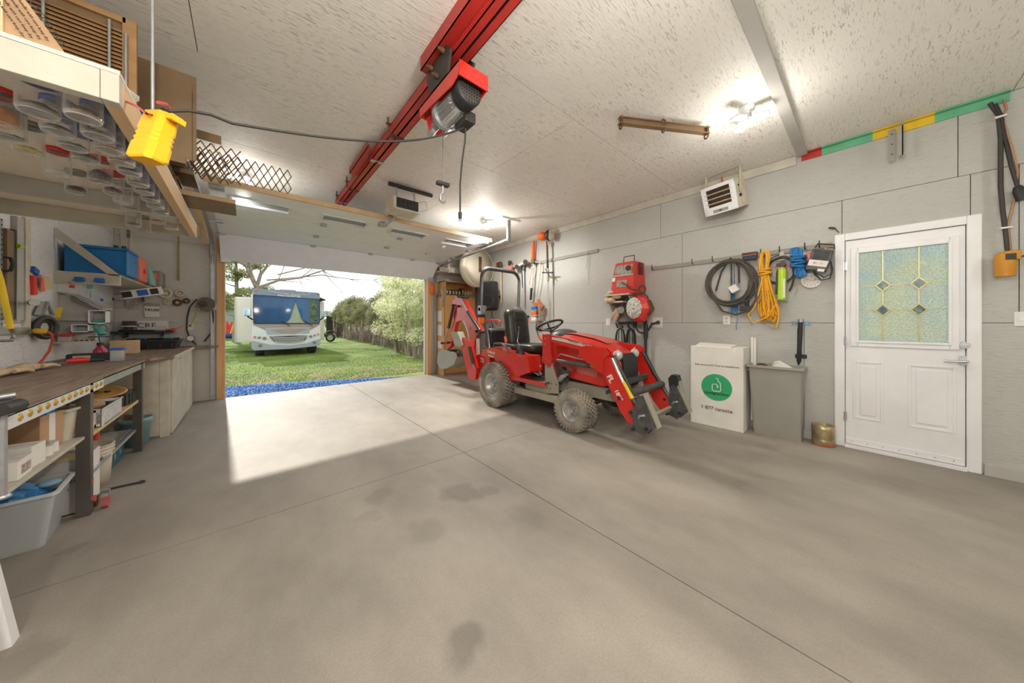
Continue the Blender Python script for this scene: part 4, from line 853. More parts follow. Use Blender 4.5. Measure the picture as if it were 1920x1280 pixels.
a, b2 = lw(90, 632), lw(100, 607); ol2 = thing('outlet', 'cream outlet plate to the right of the coiled strap', 'outlet', (LX+.01, (a.y+b2.y)/2, a.z)); build('cover_plate', MB().box(LX, LX+.01, a.y, b2.y, a.z, b2.z), m_cream, ol2); build('socket', MB().box(LX+.01, LX+.014, a.y+.06, b2.y-.06, a.z+.03, b2.z-.03), m_darkst, ol2)
cd = thing('extension_cord', 'yellow plug with an orange-red cord falling to the bench from the left wall outlet', 'cord', lw(80, 680, .05)); build('plug', MB().tube([lw(68, 620, .05), lw(80, 621, .12), lw(88, 621, .14)], [.022, .02, .014], 10), m_yellow, cd)
build('cord', MB().tube([lw(88, 621, .14), lw(97, 627, .15), lw(98, 640, .14), lw(92, 658, .12), lw(80, 674, .08), lw(68, 687, .05), lw(66, 692, .04)], .008, 8), mat('orange_cord', 'd6543a', .5), cd)
single('coiled_strap', MB().torus(lw(86, 614, .06), (.8, -.3, 0), .085, .02, 26, 8).torus(lw(84, 614, .05), (.8, -.3, 0), .06, .016, 22, 8), m_darkst, 'dark coiled strap ring hanging behind the yellow plug', 'strap')
# ================================================================== overhead jar shelf
SX, SY0, SY1, SZ0, SZ1 = -.308, 1.587, 3.69, 1.931, 2.022
js = thing('hanging_jar_shelf', 'painted lumber shelf hung from the ceiling, top left, with jars screwed below', 'shelf', (-.8, 2.0, SZ0))
build('front_board', MB().box(-1.36, SX-.040, SY0, SY0+.04, SZ0, SZ1), m_board, js, bevel=.002)
build('corner_block', MB().box(SX-.039, SX-.001, SY0, SY0+.04, SZ0, SZ1+.004), m_board, js, bevel=.002)
build('side_board', MB().box(SX-.040, SX, SY0+.041, SY1, SZ0, SZ1), m_pine, js, bevel=.002)
build('far_board', MB().box(-1.36, SX-.041, SY1-.036, SY1, SZ0, SZ1), m_board, js, bevel=.002)
build('cross_board', MB().box(-1.36, SX-.041, 3.04, 3.08, SZ0, SZ1), m_grey, js, bevel=.002)
build('deck', MB().box(-1.36, SX, SY0, SY1, SZ1+.001, SZ1+.014), osb('shelf_osb', 'e2d8c6', '7a6a50', .3, 'xy'), js)
for k, (x, y) in enumerate(((SX+.014, 1.96), (-1.2, 1.96))): build('hanger_rod', MB().cyl((x, y, SZ1-.03), (x, y, CZ), .006, n=10), m_galv, js)
build('corner_bracket', MB().tube([(SX+.01, SY1-.02, SZ0+.01), (SX+.03, SY1-.02, SZ0+.01), (SX+.03, SY1-.02, SZ1+.02), (SX+.005, SY1-.02, SZ1+.03)], .003, 6), m_brass, js)
# jars
def jar(name, lab, x, y, r=.047, h=.108, lid=m_bluep, fill=m_nails, lvl=.5, group=None):
    zt = SZ1-.0; t0 = thing(name, lab, 'jar', (x, y, zt-h-.012), rg.uniform(0, 3), group)
    build('jar_body', MB().lathe([(r*.86, h), (r, h-.008), (r, .010), (r*.94, .002)], (0, 0, 0), n=24), m_jar, t0, local=True)
    build('jar_base', MB().lathe([(0, .004), (r*.55, .003), (r*.72, 0), (r*.9, .0), (r*.98, .006), (r*.99, .012)], (0, 0, 0), n=24), m_jarb, t0, local=True)
    build('base_ring', MB().torus((0, 0, .004), (0, 0, 1), r*.88, .0018, 28, 5), m_jarr, t0, local=True)  # bright ring stands for the reflection round the jar base
    build('lid', MB().lathe([(0, h+.013), (r*1.0, h+.013), (r*1.02, h-.004), (r*.95, h-.004)], (0, 0, 0), n=24), lid, t0, local=True)
    if lvl > 0:
        mb = MB().lathe([(0, .008), (r*.9, .008), (r*.93, h*lvl*.6), (r*.6, h*lvl*.85), (0, h*lvl)], (0, 0, 0), n=14)
        mb.v = [(a+rg.uniform(-.0025, .0025), b+rg.uniform(-.0025, .0025), max(.007, c+rg.uniform(-.003, .004))) for a, b, c in mb.v]; build('contents', mb, fill, t0, local=True)
    return t0
rg = random.Random(21)
m_yb = mat('yellow_clips', 'd8c22a', .4, var=.3, scale=80); m_or = mat('orange_fill', 'd89a55', .6, var=.2, scale=30)
m_tr = mat('tarnished_screws', '8d7a62', .4, metal=.5, var=.4, scale=90)
ZB = SZ1-.122
jars = [
 (157, 226, .047, m_bluep, m_tr, .45, 'clear jar of dark screws in the front row, nearest the side board'),
 (72, 216, .050, m_bluep, m_steel, .4, 'clear jar with a blue label and bolts, second in the front row'),
 (-3, 236, .050, m_redp, m_or, .8, 'red-lidded jar with orange contents at the left edge'),
 (109, 252, .045, m_bluep, m_nails, .3, 'half-empty jar of nails behind the first two front jars'),
 (184, 260, .046, m_bluep, m_nails, .3, 'jar with grey washers, second along the side board'),
 (137, 281, .045, m_bluep, m_nails, .25, 'third-row jar of fine nails between two larger jars'),
 (205, 286, .046, m_bluep, m_brass, .2, 'jar marked with a red loop, third along the side board'),
 (161, 304, .044, m_bluep, m_nails, .35, 'jar of dark rivets in the middle column, fourth row'),
 (228, 309, .045, m_bluep, m_tr, .2, 'nearly empty jar, fourth along the side board'),
 (15, 262, .045, m_dbins, m_nails, .2, 'pale jar with a grey lid at the far left of the second row'),
 (53, 288, .044, m_dbins, m_yb, .25, 'jar of yellow clips'),
 (108, 330, .045, m_redp, m_paper, .3, 'red-lidded jar of white plugs in the left column'),
 (188, 343, .044, m_redp, m_nails, .7, 'red-lidded jar packed with grey nails'),
 (243, 328, .044, m_bluep, m_nails, .3, 'jar of copper bits, fifth along the side board'),
 (143, 364, .042, m_dbins, m_rust, .45, 'low-hanging jar of brown screws left of the others'),
 (213, 366, .042, m_redp, m_nails, .45, 'jar of bolts behind the packed red-lidded jar'),
 (259, 349, .043, m_bluep, m_brass, .25, 'sixth jar along the side board'),
 (231, 382, .042, m_dbins, m_nails, .0, 'empty jar, second from last in the middle column'),
 (271, 364, .042, m_bluep, m_nails, .35, 'seventh jar along the side board'),
 (244, 396, .042, m_dbins, m_brass, .2, 'jar with a little brass in the last but one row'),
 (282, 378, .042, m_bluep, m_nails, .3, 'eighth jar along the side board'),
 (292, 391, .042, m_bluep, m_tr, .2, 'ninth jar along the side board'),
 (250, 425, .043, m_bluep, m_steel, .3, 'large jar of white hooks at the far end of the middle column'),
 (301, 402, .042, m_bluep, m_nails, .2, 'tenth jar along the side board'),
 (296, 420, .042, m_bluep, m_card, .3, 'jar with a blue label near the far end'),
 (322, 431, .042, m_dbins, m_nails, .0, 'wide clear empty jar hanging in the far end corner'),
 (270, 436, .042, m_dbins, m_brass, .15, 'farthest low jar beside the hooks jar'),
]
used = []
for (px, py, r, lid, fill, lvl, lab) in jars:
    p = at(px, py, Z=ZB)
    y = p.y; x = min(p.x, SX-.042-r*.88-.001); y = min(y, SY1-.04-r)
    r *= .88
    if y > 3.03-r and y < 3.09+r: y = 3.09+r if y > 3.06 else 3.03-r
    for _ in range(40):
        ok = True
        for (ux, uy, ur) in used:
            dd = math.hypot(x-ux, y-uy)
            if dd < (r+ur)*1.01:
                ok = False; s = ((r+ur)*1.02-dd)/max(dd, 1e-4); x += (x-ux)*s*.6-.001; y += (y-uy)*s*.6
        x = min(x, SX-.042-r-.001); y = min(y, SY1-.04-r)
        if ok: break
    used.append((x, y, r)); jar('plastic_jar', lab, x, y, r, .108, lid, fill, lvl*.8)
# cardboard box, grille, plates on the deck
DK = SZ1+.014
bx = thing('cardboard_box', 'bulging brown shipping box with printed text on top of the jar shelf', 'box', (-.8, 1.8, DK))
def P(x, z): return (x, z)
cfr = [(-1.10, DK), (-.42, DK), (-.43, 2.07), (-.50, 2.19), (-.565, 2.34), (-1.10, 2.44)]
build('carton', MB().loft([[(x, 1.645, z) for x, z in cfr], [(x-.20 if x > -1 else x, 1.96, z) for x, z in cfr]]), m_card, bx, bevel=.012, seg=3)
build('carton_seam', MB().box(-.535, -.531, 1.638, 1.645, DK, 2.27), m_cardl, bx)
sd_ = V(-.075, 0, .14).normalized(); td_ = V(.14, 0, .075)
text('MARK & CONTENTS', .017, m_ink, (-.470, 1.6375, 2.145), -sd_, td_, bx, name='lettering')
for k in range(4): text('handle with care keep dry', .010, m_ink, (-.482-.014*k, 1.6375, 2.125-.004*k), -sd_, td_, bx)
text('THIS WAY UP', .02, m_ink, (-.63, 1.6375, 2.22), (1, 0, -.15), (.15, 0, 1), bx)
single('plastic_wrap', MB().ball((-.40, 1.80, DK+.03), (.10, .05, .035), 12, 7), m_jar, 'clear crumpled plastic wrap beside the brown shipping box', 'wrap')
m_gril = mat('tan_grille', 'b08a5e', .5, metal=.2, var=.12, scale=3, stretch=(1, 1, 6))
gr = thing('slatted_grille', 'brown slatted metal grille panel standing upright on the jar shelf', 'grille', (-.9, 2.6, DK))
gy = 2.6; gx1 = at(256, 42, Y=gy).x; gx0 = -1.34; gz1 = at(256, 42, Y=gy).z
build('backing_sheet', MB().box(gx0, gx1, gy+.02, gy+.024, DK, gz1), m_brown, gr)
build('side_rail', MB().box(gx1-.05, gx1, gy, gy+.02, DK, gz1), m_gril, gr, bevel=.002)
build('top_rail', MB().box(gx0, gx1-.036, gy, gy+.02, gz1-.03, gz1), m_gril, gr, bevel=.002)
for k in range(34):
    z = DK+.02+k*.0215
    if z < gz1-.045: build('slat', MB().plate([(gx0, gy+.001, z), (gx1-.037, gy+.001, z), (gx1-.037, gy+.010, z+.014), (gx0, gy+.010, z+.014)], (0, 0, .004)), m_gril, gr)
for px in (205, 236): 
    q = at(px, 100, Y=gy-.012); build('upright_pin', MB().cyl((q.x, gy-.012, DK), (q.x, gy-.012, gz1-.05-.04*(px > 210)), .006, n=8), m_galv, gr)
q = at(81, 20, Y=gy-.012); build('upright_pin', MB().cyl((q.x, gy-.012, DK), (q.x, gy-.012, gz1-.06), .006, n=8), m_galv, gr)
# steel rack behind: stacked bars across, plates and expanded metal standing on it
m_stk = mat('old_stock_steel', '7f6548', .55, metal=.35, var=.3, scale=12, col2='54402d')
build('hanger_rod', MB().cyl((-.385, 3.5, SZ1), (-.385, 3.5, CZ), .006, n=8), m_galv, js)
rg = random.Random(4); z = DK+.001; n_ = 0
while z < 2.30:
    h = rg.choice((.012, .02, .03, .008)); x1 = -.30+rg.uniform(-.06, .05)
    if n_ == 3: h = .03; x1 = -.055+0*x1
    yy = 3.0+rg.uniform(0, .04)
    single('steel_bar', MB().box(-1.34, x1, yy, yy+rg.uniform(.25, .34), z, z+h), m_stk if n_ % 3 else m_brown, ('flat steel bar stacked on the jar shelf far end, %s from the bottom' % ('lowest', 'second', 'third', 'long fourth', 'fifth', 'sixth', 'seventh', 'eighth', 'ninth', 'tenth', 'eleventh', 'twelfth', 'thirteenth', 'fourteenth', 'fifteenth', 'sixteenth', 'seventeenth', 'eighteenth', 'nineteenth', 'twentieth')[min(n_, 19)]), 'steel bar', 'steel stock on the jar shelf')
    z += h+.001; n_ += 1
RT_ = z
pl = at(369, 149, Y=2.95); pb = at(277, 115, Y=2.95)
sp = thing('steel_plate', 'brown steel plate standing upright in front of the expanded metal', 'plate', (-.5, 2.95, 2.30))
build('sheet', MB().box(-.85, pl.x, 2.93, 2.936, RT_-.01, pl.z), m_brown, sp)
build('sheet', MB().box(-.75, pl.x-.02, 2.915, 2.919, RT_-.02, pl.z-.10), m_brown, sp)
build('channel', MB().box(-.70, -.29, 2.86, 2.91, RT_-.07, RT_-.024).box(-.70, -.29, 2.84, 2.91, RT_-.075, RT_-.07), m_brown, sp)
single('timber_block', MB().box(-.80, -.36, 2.84, 2.97, DK, RT_-.08), m_stk, 'brown timber block under the standing steel plate', 'block')
build('rack_lip', MB().box(-.85, -.28, 2.90, 3.0, RT_-.035, RT_-.022), m_grey, sp)
def mesh_sheet(lab, x0, x1, z0, z1, y, cw=.052, ch=.105, group=None, rz=0):
    t0 = thing('expanded_metal', lab, 'metal mesh', ((x0+x1)/2, y, z0)); mb = MB(); nx = int((x1-x0)/cw); nz = int((z1-z0)/ch)
    for i in range(nx):
        for j in range(nz*2):
            xa = x0+cw*i; za = z0+ch/2*j; 
            if (i+j) % 2 == 0: a, b2 = (xa, za), (xa+cw/1, za+ch/2)
            else: a, b2 = (xa, za+ch/2), (xa+cw, za)
            mb.bar((a[0], y, a[1]), (b2[0], y, b2[1]), .006, .0075, (0, 1, 0))
    build('mesh_strands', mb, m_stk, t0); return t0
m1 = at(552, 291, Y=3.2); m2 = at(552, 352, Y=3.2)
RT_ = max(RT_, 2.3)
mesh_sheet('long expanded metal sheet reaching out over the garage door', -.72, m1.x, RT_, RT_+.30, 3.20, .026, .10)
mesh_sheet('short expanded metal sheet overlapping behind the long one', -.70, -.02, RT_, RT_+.34, 3.25, .028, .09)
mesh_sheet('second short expanded metal sheet leaning at the back of the other two', -.75, -.08, RT_, RT_+.30, 3.30, .025, .10)
single('angle_iron', MB().box(-.65, at(415, 250, Y=3.23).x, 3.225, 3.23, RT_+.27, RT_+.335), m_brown, 'brown strip along the top of the expanded metal', 'strip')

# --- yellow pendant outlet and its cable to the hoist
yp = thing('pendant_outlet', 'yellow rubber pendant outlet box hanging by red wires from the jar shelf', 'outlet box', (-.20, 1.55, 1.70))
A = at(305, 215, X=-.20); B = at(276, 302, X=-.20); ax = (B-A).normalized(); x_, y_, z_ = MB().frame(ax)
def pt(s, k=0, sd=0): return A+ax*s+RT*k
L_ = (B-A).length
def bq(s, w_, d_): return [A+ax*s+RT*(a*w_*.98)+FW*(b*d_) for a, b in ((-1, -.55), (-.7, -1), (.7, -1), (1, -.55), (1, .55), (.7, 1), (-.7, 1), (-1, .55))]
build('boot', MB().loft([bq(0, .026, .022), bq(.006, .034, .028), bq(L_*.42, .035, .030), bq(L_*.47, .031, .027), bq(L_*.52, .035, .030), bq(L_*.57, .031, .027), bq(L_*.62, .035, .030), bq(L_*.67, .031, .027), bq(L_*.72, .035, .030), bq(L_*.97, .034, .030), bq(L_, .028, .024)]), m_yellow, yp, bevel=.002)
build('side_flap', MB().loft([[A+ax*(s+e)+RT*q+FW*f for e, f in ((-.018*k_, -.018), (.018*k_, -.018), (.018*k_, .018), (-.018*k_, .018))] for s, q, k_ in ((.028, .02, 1.0), (.034, .05, 1.2), (.048, .060, 1.0))]), m_yellow, yp, bevel=.005)
build('cable_gland', MB().cyl(A+ax*.004, A-ax*.028, .012, n=12), m_black, yp)
m_rw = mat('red_wire', 'd8414a', .4, var=.03)
build('tie_wire', MB().tube([at(238, 191, X=SX+.003), at(255, 198, X=-.27), at(275, 213, X=-.22), at(303, 218, X=-.20)], .0035, 7), m_rw, yp)
build('tie_wire', MB().tube([at(296, 192, X=-.20), at(312, 195, X=-.20), at(322, 208, X=-.20), at(318, 219, X=-.20)], .0045, 7), m_rw, yp)

# ================================================================== beam and hoist
BX = 1.02; BZ = 2.875
hb = thing('red_beam', 'red steel hoist rail running along the ceiling to above the garage door', 'beam', (BX, 2.5, BZ))
YB0, YB1 = -1.0, 4.95
build('left_channel', MB().box(BX-.055, BX-.008, YB0, YB1, BZ, BZ+.006).box(BX-.055, BX-.050, YB0, YB1, BZ, BZ+.09), m_red, hb)
build('right_channel', MB().box(BX+.008, BX+.055, YB0, YB1, BZ, BZ+.006).box(BX+.050, BX+.055, YB0, YB1, BZ, BZ+.09), m_red, hb)
build('top_web', MB().box(BX-.055, BX+.055, YB0, YB1, BZ+.085, BZ+.09), m_red, hb)
build('slot_shadow_strip', MB().box(BX-.05, BX+.05, YB0, YB1, BZ+.06, BZ+.065), m_darkst, hb)
build('angle_stiffener', MB().box(BX-.125, BX-.057, YB0, 1.98, BZ+.05, BZ+.056).box(BX-.125, BX-.120, YB0, 1.98, BZ+.05, CZ), m_red, hb)
build('short_angle', MB().box(BX-.13, BX-.056, 3.15, 3.85, BZ+.04, BZ+.046).box(BX-.13, BX-.125, 3.15, 3.85, BZ+.04, BZ+.10), m_red, hb)
for k, y in enumerate((2.75, 3.30, 4.20, 4.75)):
    bo = build('hanger_bolt', MB().cyl((BX-.075, y, BZ+.02), (BX-.075, y, CZ), .007, n=8).cyl((BX, y, BZ-.012), (BX, y, BZ), .016, n=6).bar((BX-.09, y, BZ+.09), (BX+.03, y, BZ+.09), .03, .008), m_rust, hb)
    build('clip_plate', MB().box(BX-.06, BX+.06, y-.025, y+.025, BZ-.006, BZ-.001), m_galv if k % 2 else m_rust, hb)
hs = thing('electric_hoist', 'electric cable hoist with a silver motor and red frame under the red beam', 'hoist', (BX+.02, 1.78, 2.55))
HY0 = 1.62
tp_ = MB().prism([(1.68, BZ-.13), (1.90, BZ-.13), (1.96, BZ-.02), (1.90, BZ+.07), (1.72, BZ+.08), (1.64, BZ-.0)], 'x', BX-.09, BX-.075)
build('trolley_plate', tp_, m_darkst, hs, bevel=.006)
build('trolley_plate', MB().prism([(1.68, BZ-.13), (1.90, BZ-.13), (1.96, BZ-.02), (1.90, BZ+.07), (1.72, BZ+.08), (1.64, BZ-.0)], 'x', BX+.075, BX+.09), m_darkst, hs, bevel=.006)
for (y, z) in ((1.72, BZ+.03), (1.88, BZ+.02), (1.80, BZ-.08)): build('trolley_bolt', MB().cyl((BX-.13, y, z), (BX+.13, y, z), .009, n=8).cyl((BX-.115, y, z), (BX-.09, y, z), .017, n=6), m_rust, hs)
build('mounting_channel', MB().box(BX-.075, BX+.075, 1.66, 1.98, BZ-.15, BZ-.12), m_brown, hs, bevel=.003)
fz = BZ-.155
build('red_frame', MB().box(BX-.10, BX+.10, 1.52, 2.06, fz-.008, fz).prism([(1.52, fz), (1.52, fz-.07), (1.60, fz-.10), (2.06, fz-.06), (2.06, fz)], 'x', BX-.10, BX-.094).box(BX-.10, BX+.10, 1.515, 1.522, fz-.09, fz).prism([(1.52, fz), (1.52, fz-.08), (1.60, fz-.10), (1.66, fz)], 'x', BX+.094, BX+.10).box(BX-.10, BX+.10, 2.05, 2.058, fz-.06, fz), m_tred, hs)
mz = fz-.105
build('motor', MB().cyl((BX, 1.66, mz), (BX, 1.86, mz), .075, n=28), m_alu, hs)
for k in range(9):
    a = R(10+k*20); c = V(BX, 1.76, mz)+V(math.cos(a), 0, math.sin(a)-.0)*-.078; build('cooling_fin', MB().obox(c, (.012, .15, .004), Matrix.Rotation(-a, 3, 'Y')), m_alu, hs)
build('fan_cover', MB().lathe([(0, -.04), (.074, -.04), (.084, -.03), (.084, .03), (.076, .032)], (BX, 1.60, mz), (0, 1, 0), n=28), m_black, hs)
gm = MB()
for k in range(-3, 4):
    s = .07*math.sqrt(max(0, 1-(k/4)**2)); gm.box(BX-s, BX+s, 1.556, 1.559, mz+k*.018-.0025, mz+k*.018+.0025).box(BX+k*.018-.0025, BX+k*.018+.0025, 1.556, 1.559, mz-s, mz+s)
build('fan_grille', gm, m_steel, hs)
build('gear_case', MB().cyl((BX, 1.86, mz), (BX, 1.89, mz), .088, n=28), m_galv, hs)
build('drum', MB().cyl((BX, 1.89, mz), (BX, 1.99, mz), .04, n=22), m_galv, hs)
for y in (1.895, 1.99): build('drum_flange', MB().cyl((BX, y, mz), (BX, y+.008, mz), .07, n=26), m_redp, hs)
build('terminal_box', MB().box(BX+.03, BX+.11, 1.66, 1.80, mz-.11, mz-.04), m_darkst, hs, bevel=.008)
build('pulley', MB().cyl((BX-.045, 2.0, mz-.045), (BX-.015, 2.0, mz-.045), .045, n=24), m_galv, hs)
build('pulley_strap', MB().bar((BX-.05, 2.04, fz-.01), (BX-.05, 2.0, mz-.04), .018, .008), m_galv, hs)
build('limit_lever', MB().tube([(BX-.02, 1.90, mz-.07), (BX-.08, 1.92, mz-.16), (BX-.01, 1.96, mz-.165), (BX+.04, 1.90, mz-.09)], .003, 6), m_alu, hs)
hc = at(838, 250, X=BX); hyy = 1.90
build('lifting_cable', MB().cyl((BX, hyy, mz-.03), (BX, hyy, 2.18), .0035, n=8), m_steel, hs)
build('hook_weight', MB().box(BX-.045, BX+.045, hyy-.02, hyy+.02, 2.155, 2.18), m_darkst, hs, bevel=.006)
build('hook_shank', MB().cyl((BX, hyy, 2.10), (BX, hyy, 2.155), .008, n=10), m_galv, hs)
build('hook', MB().tube([(BX, hyy, 2.115), (BX-.012, hyy, 2.10), (BX-.020, hyy, 2.08), (BX-.018, hyy, 2.055), (BX, hyy, 2.042), (BX+.020, hyy, 2.052), (BX+.022, hyy, 2.072)], [.008, .008, .009, .010, .009, .007, .003], 8), m_galv, hs)
c0 = V(BX+.08, 1.74, mz-.10); pc_ = V(BX+.10, 1.84, 1.98)
build('plug_cord', MB().tube([c0, c0+V(.01, .02, -.08), c0+V(.0, .04, -.2), pc_+V(0, 0, .2), pc_], .006, 8), m_cable, hs)
build('plug', MB().tube([pc_, pc_+V(0, 0, -.04)], [.014, .012], 8).box(pc_.x-.008, pc_.x-.005, pc_.y-.003, pc_.y+.003, pc_.z-.06, pc_.z-.04).box(pc_.x+.005, pc_.x+.008, pc_.y-.003, pc_.y+.003, pc_.z-.06, pc_.z-.04), m_black, hs)
pts = []
a0 = A-ax*.028; e0 = c0
for k in range(25):
    s = k/24; q = a0.lerp(e0, s); q.z -= .30*4*s*(1-s)*(.5+.5*s)*.42; pts.append(q+V(0, 0, .02*math.sin(math.pi*min(1, s*8)) if s < .125 else 0))
single('power_cable', MB().tube(pts, .0055, 8), m_cable, 'long dark cable swagged from the yellow outlet to the hoist', 'cable')

# --- spreader bar hung under the ceiling
s0, s1 = at(1160, 226, Z=2.93), at(1328, 246, Z=2.93); sm_ = at(1244, 236, Z=2.93)
sb = thing('spreader_bar', 'brown steel lifting spreader bar hanging from a ceiling hook', 'spreader bar', (sm_.x, sm_.y, 2.90))
build('bar_web', MB().bar(s0, s1, .006, .05), m_brown, sb); build('bar_flange', MB().bar(s0+V(0, 0, -.025), s1+V(0, 0, -.025), .045, .006), m_brown, sb); build('bar_flange', MB().bar(s0+V(0, 0, .025), s1+V(0, 0, .025), .045, .006), m_brown, sb)
dd = (s1-s0).normalized()
for q in (s0+dd*.02, s1-dd*.02): build('end_shackle', MB().torus(q+V(0, 0, -.045), (dd.x, dd.y, 0), .022, .006, 18, 7).obox(q, (.02, .04, .07), Matrix.Rotation(math.atan2(dd.y, dd.x), 3, 'Z')), m_rust, sb)
build('centre_shackle', MB().torus(sm_+V(0, 0, .03), (dd.y, -dd.x, 0), .024, .006, 18, 7).torus(sm_+V(0, 0, -.035), (dd.x, dd.y, 0), .02, .006, 18, 7), m_rust, sb)
build('ceiling_hook', MB().tube([sm_+V(0, 0, .05), sm_+V(.012, 0, .065), sm_+V(.0, 0, .08), (sm_.x, sm_.y, CZ)], .004, 7), m_galv, sb)
# --- heater
ht = thing('ceiling_heater', 'cream electric unit heater hanging in a bracket high on the right wall', 'heater', (4.2, 1.2, 2.45))
c = at(1349, 372, X=4.20); rt = Matrix.Rotation(R(-12), 3, 'Z') @ Matrix.Rotation(R(-20), 3, 'Y')
def hp(x, y, z): return c+rt@V(x, y, z)     # local: -x faces the room, y along the wall
hw, hh, hd = .175, .165, .24
build('heater_cabinet', MB().obox(hp(hd/2, 0, 0), (hd, hw*2, hh*2), rt), m_cream, ht, bevel=.006)
fr = MB()
for (cy, cz, sy, sz) in ((0, hh-.02, hw*2, .04), (0, -hh+.045, hw*2, .09), (-hw+.022, 0, .044, hh*2), (hw-.022, 0, .044, hh*2)): fr.obox(hp(-.008, cy, cz), (.022, sy+.01, sz), rt)
build('front_bezel', fr, m_white, ht, bevel=.003)
build('dark_interior', MB().obox(hp(-.001, 0, .02), (.006, hw*1.75, hh*1.45), rt), mat('heater_inside', '3f3122', .7, var=.3), ht)
for k in range(3): build('louver', MB().obox(hp(-.010, 0, -.04+.055*k), (.028, hw*1.7, .006), rt @ Matrix.Rotation(R(28), 3, 'Y')), m_cream, ht)
for k in range(24): build('heating_fin', MB().obox(hp(-.006, -hw*.8+k*hw*.07, .02), (.006, .002, hh*1.3), rt), m_rust, ht)
build('name_plate', MB().obox(hp(-.021, -.0, -hh+.035), (.004, .16, .034), rt), m_dbins, ht); build('emblem', MB().obox(hp(-.024, 0, -hh+.036), (.003, .022, .018), rt), m_rust, ht)
build('thermostat_knob', MB().cyl(hp(.07, -hw-.002, -.03), hp(.07, -hw-.018, -.03), .016, n=16), m_black, ht)
build('pilot_knob', MB().cyl(hp(.07, -hw-.002, .08), hp(.07, -hw-.01, .08), .010, n=12), m_darkst, ht)
top = c.z+.41
for s in (-1, 1):
    a = hp(.09, s*(hw+.012), .05); build('bracket_arm', MB().bar(a+V(0, 0, -.05), (a.x, a.y, CZ-.005), .006, .035, rt@V(1, 0, 0)), m_cream, ht)
a, b2 = hp(.09, hw+.012, 0), hp(.09, -hw-.012, 0); build('bracket_bridge', MB().bar((a.x, a.y, CZ-.01), (b2.x, b2.y, CZ-.01), .035, .006), m_cream, ht)
build('red_wire', MB().tube([hp(.2, .03, hh), hp(.22, .04, hh+.07)], .01, 8), mat('dull_red', 'b05a50', .5), ht)
# small metal bracket beside the rail
bk = thing('track_bracket', 'cream perforated metal bracket pair hanging from the painted rail over the door', 'bracket', (4.38, -.16, 2.66))
a = at(1672, 302, X=4.40); b2 = at(1672, 246, X=4.40)
build('bracket_strap', MB().box(4.395, 4.40, a.y-.02, a.y+.02, a.z, CZ-.06), m_dbins, bk)
build('bracket_strap', MB().box(4.36, 4.40, a.y-.062, a.y-.055, a.z+.02, CZ-.01).box(4.36, 4.365, a.y-.062, a.y-.03, a.z+.02, CZ-.06), m_dbins, bk)
for k in range(3): build('hole', MB().cyl((4.393, a.y, a.z+.06+k*.09), (4.396, a.y, a.z+.06+k*.09), .006, n=8), m_darkst, bk)
# ================================================================== compact tractor with loader and backhoe
XN, XF, XC = 2.90, 3.68, 3.29      # near arm plane, far arm plane, centre line
tk = thing('tractor', 'red compact tractor with front loader arms and rear backhoe parked along the right wall', 'tractor', (XC, 2.9, 0))
m_rim = mat('silver_rim', 'b9b7b2', .35, metal=.5, var=.04)
m_tire = mat('dusty_tire', 'a0988b', .85, var=.25, scale=6, bump=.3, col2='746d63')
m_tgrey = mat('loader_grey', 'a39c8c', .5, var=.05)
m_dgrey = mat('worn_dark_grey', '5d5e5c', .5, metal=.4, var=.25, scale=14)
m_seat = mat('black_vinyl', '35352f', .38, var=.05)
m_rops = mat('rops_grey', '4f5354', .3, metal=.2, var=.03, coat=.4)
m_chrome = mat('chrome_rod', 'c8c8c4', .15, metal=.9, var=.02)
m_cyl = mat('cylinder_black', '34342f', .35, var=.05)
m_sil = mat('silver_decal', 'cfcbc2', .4, var=.03)
m_amber = mat('amber_lens', 'f07a1c', .25, var=.02)
m_dust = mat('dusty_red', 'c4655a', .5, var=.1)
def wheel(cx_out, y, r, wd, rr, sgn, lab=None, nb=44):
    """sgn -1: outer side towards -X"""
    o = V(cx_out, y, r); ax = (1, 0, 0) if sgn < 0 else (-1, 0, 0)
    a = Vector(ax)
    prof = [(rr, .012), (rr+.012, .0), (r*.86, .0), (r*.95, .022), (r*.985, .06), (r*.985, wd-.06), (r*.95, wd-.022), (r*.86, wd), (rr+.012, wd), (rr, wd-.012)]
    t0 = build('tire', MB().lathe(prof, o, ax, 44), m_tire, tk)
    tr = MB()
    for k in range(nb):
        for j in range(5):
            an = 2*math.pi*(k+.5*(j % 2))/nb; h = .045+(wd-.09)*j/4
            c = o+a*h+V(0, math.cos(an), math.sin(an))*(r*.997)
            tr.obox(c, ((wd-.09)/4*1.12, 2*math.pi*r/nb*.60, r*.05), Matrix.Rotation(an-math.pi/2, 3, 'X') @ Matrix.Rotation(R(22 if j % 2 else -22), 3, 'Z'))
    for k in range(nb):
        for h in (.012, wd-.012):
            an = 2*math.pi*k/nb; c = o+a*h+V(0, math.cos(an), math.sin(an))*(r*.93)
            tr.obox(c, (.018, 2*math.pi*r/nb*.5, r*.09), Matrix.Rotation(an-math.pi/2, 3, 'X'))
    build('tread', tr, m_tire, t0)
    build('tread_base', MB().lathe([(r*.985, .05), (r*.992, .055), (r*.992, wd-.055), (r*.985, wd-.05)], o, ax, 44), m_rubber, t0)
    rm = build('rim', MB().lathe([(0, .075), (.05, .07), (rr*.55, .085), (rr*.62, .10), (rr*.80, .09), (rr*.84, .03), (rr*1.02, .004), (rr*1.0, .02), (rr*.9, .03)], o, ax, 40).lathe([(rr, wd*.1), (rr, wd*.9)], o, ax, 30), m_rim, tk)
    build('hub', MB().cyl(o+a*.03, o+a*.085, rr*.22, n=18), m_rim, rm)
    for k in range(5):
        an = 2*math.pi*k/5; c = o+a*.075+V(0, math.cos(an), math.sin(an))*rr*.38; build('lug_bolt', MB().cyl(c, c-a*.018, .009, n=6), m_galv, rm)
wheel(2.68, 3.57, .318, .30, .165, -1, nb=40)
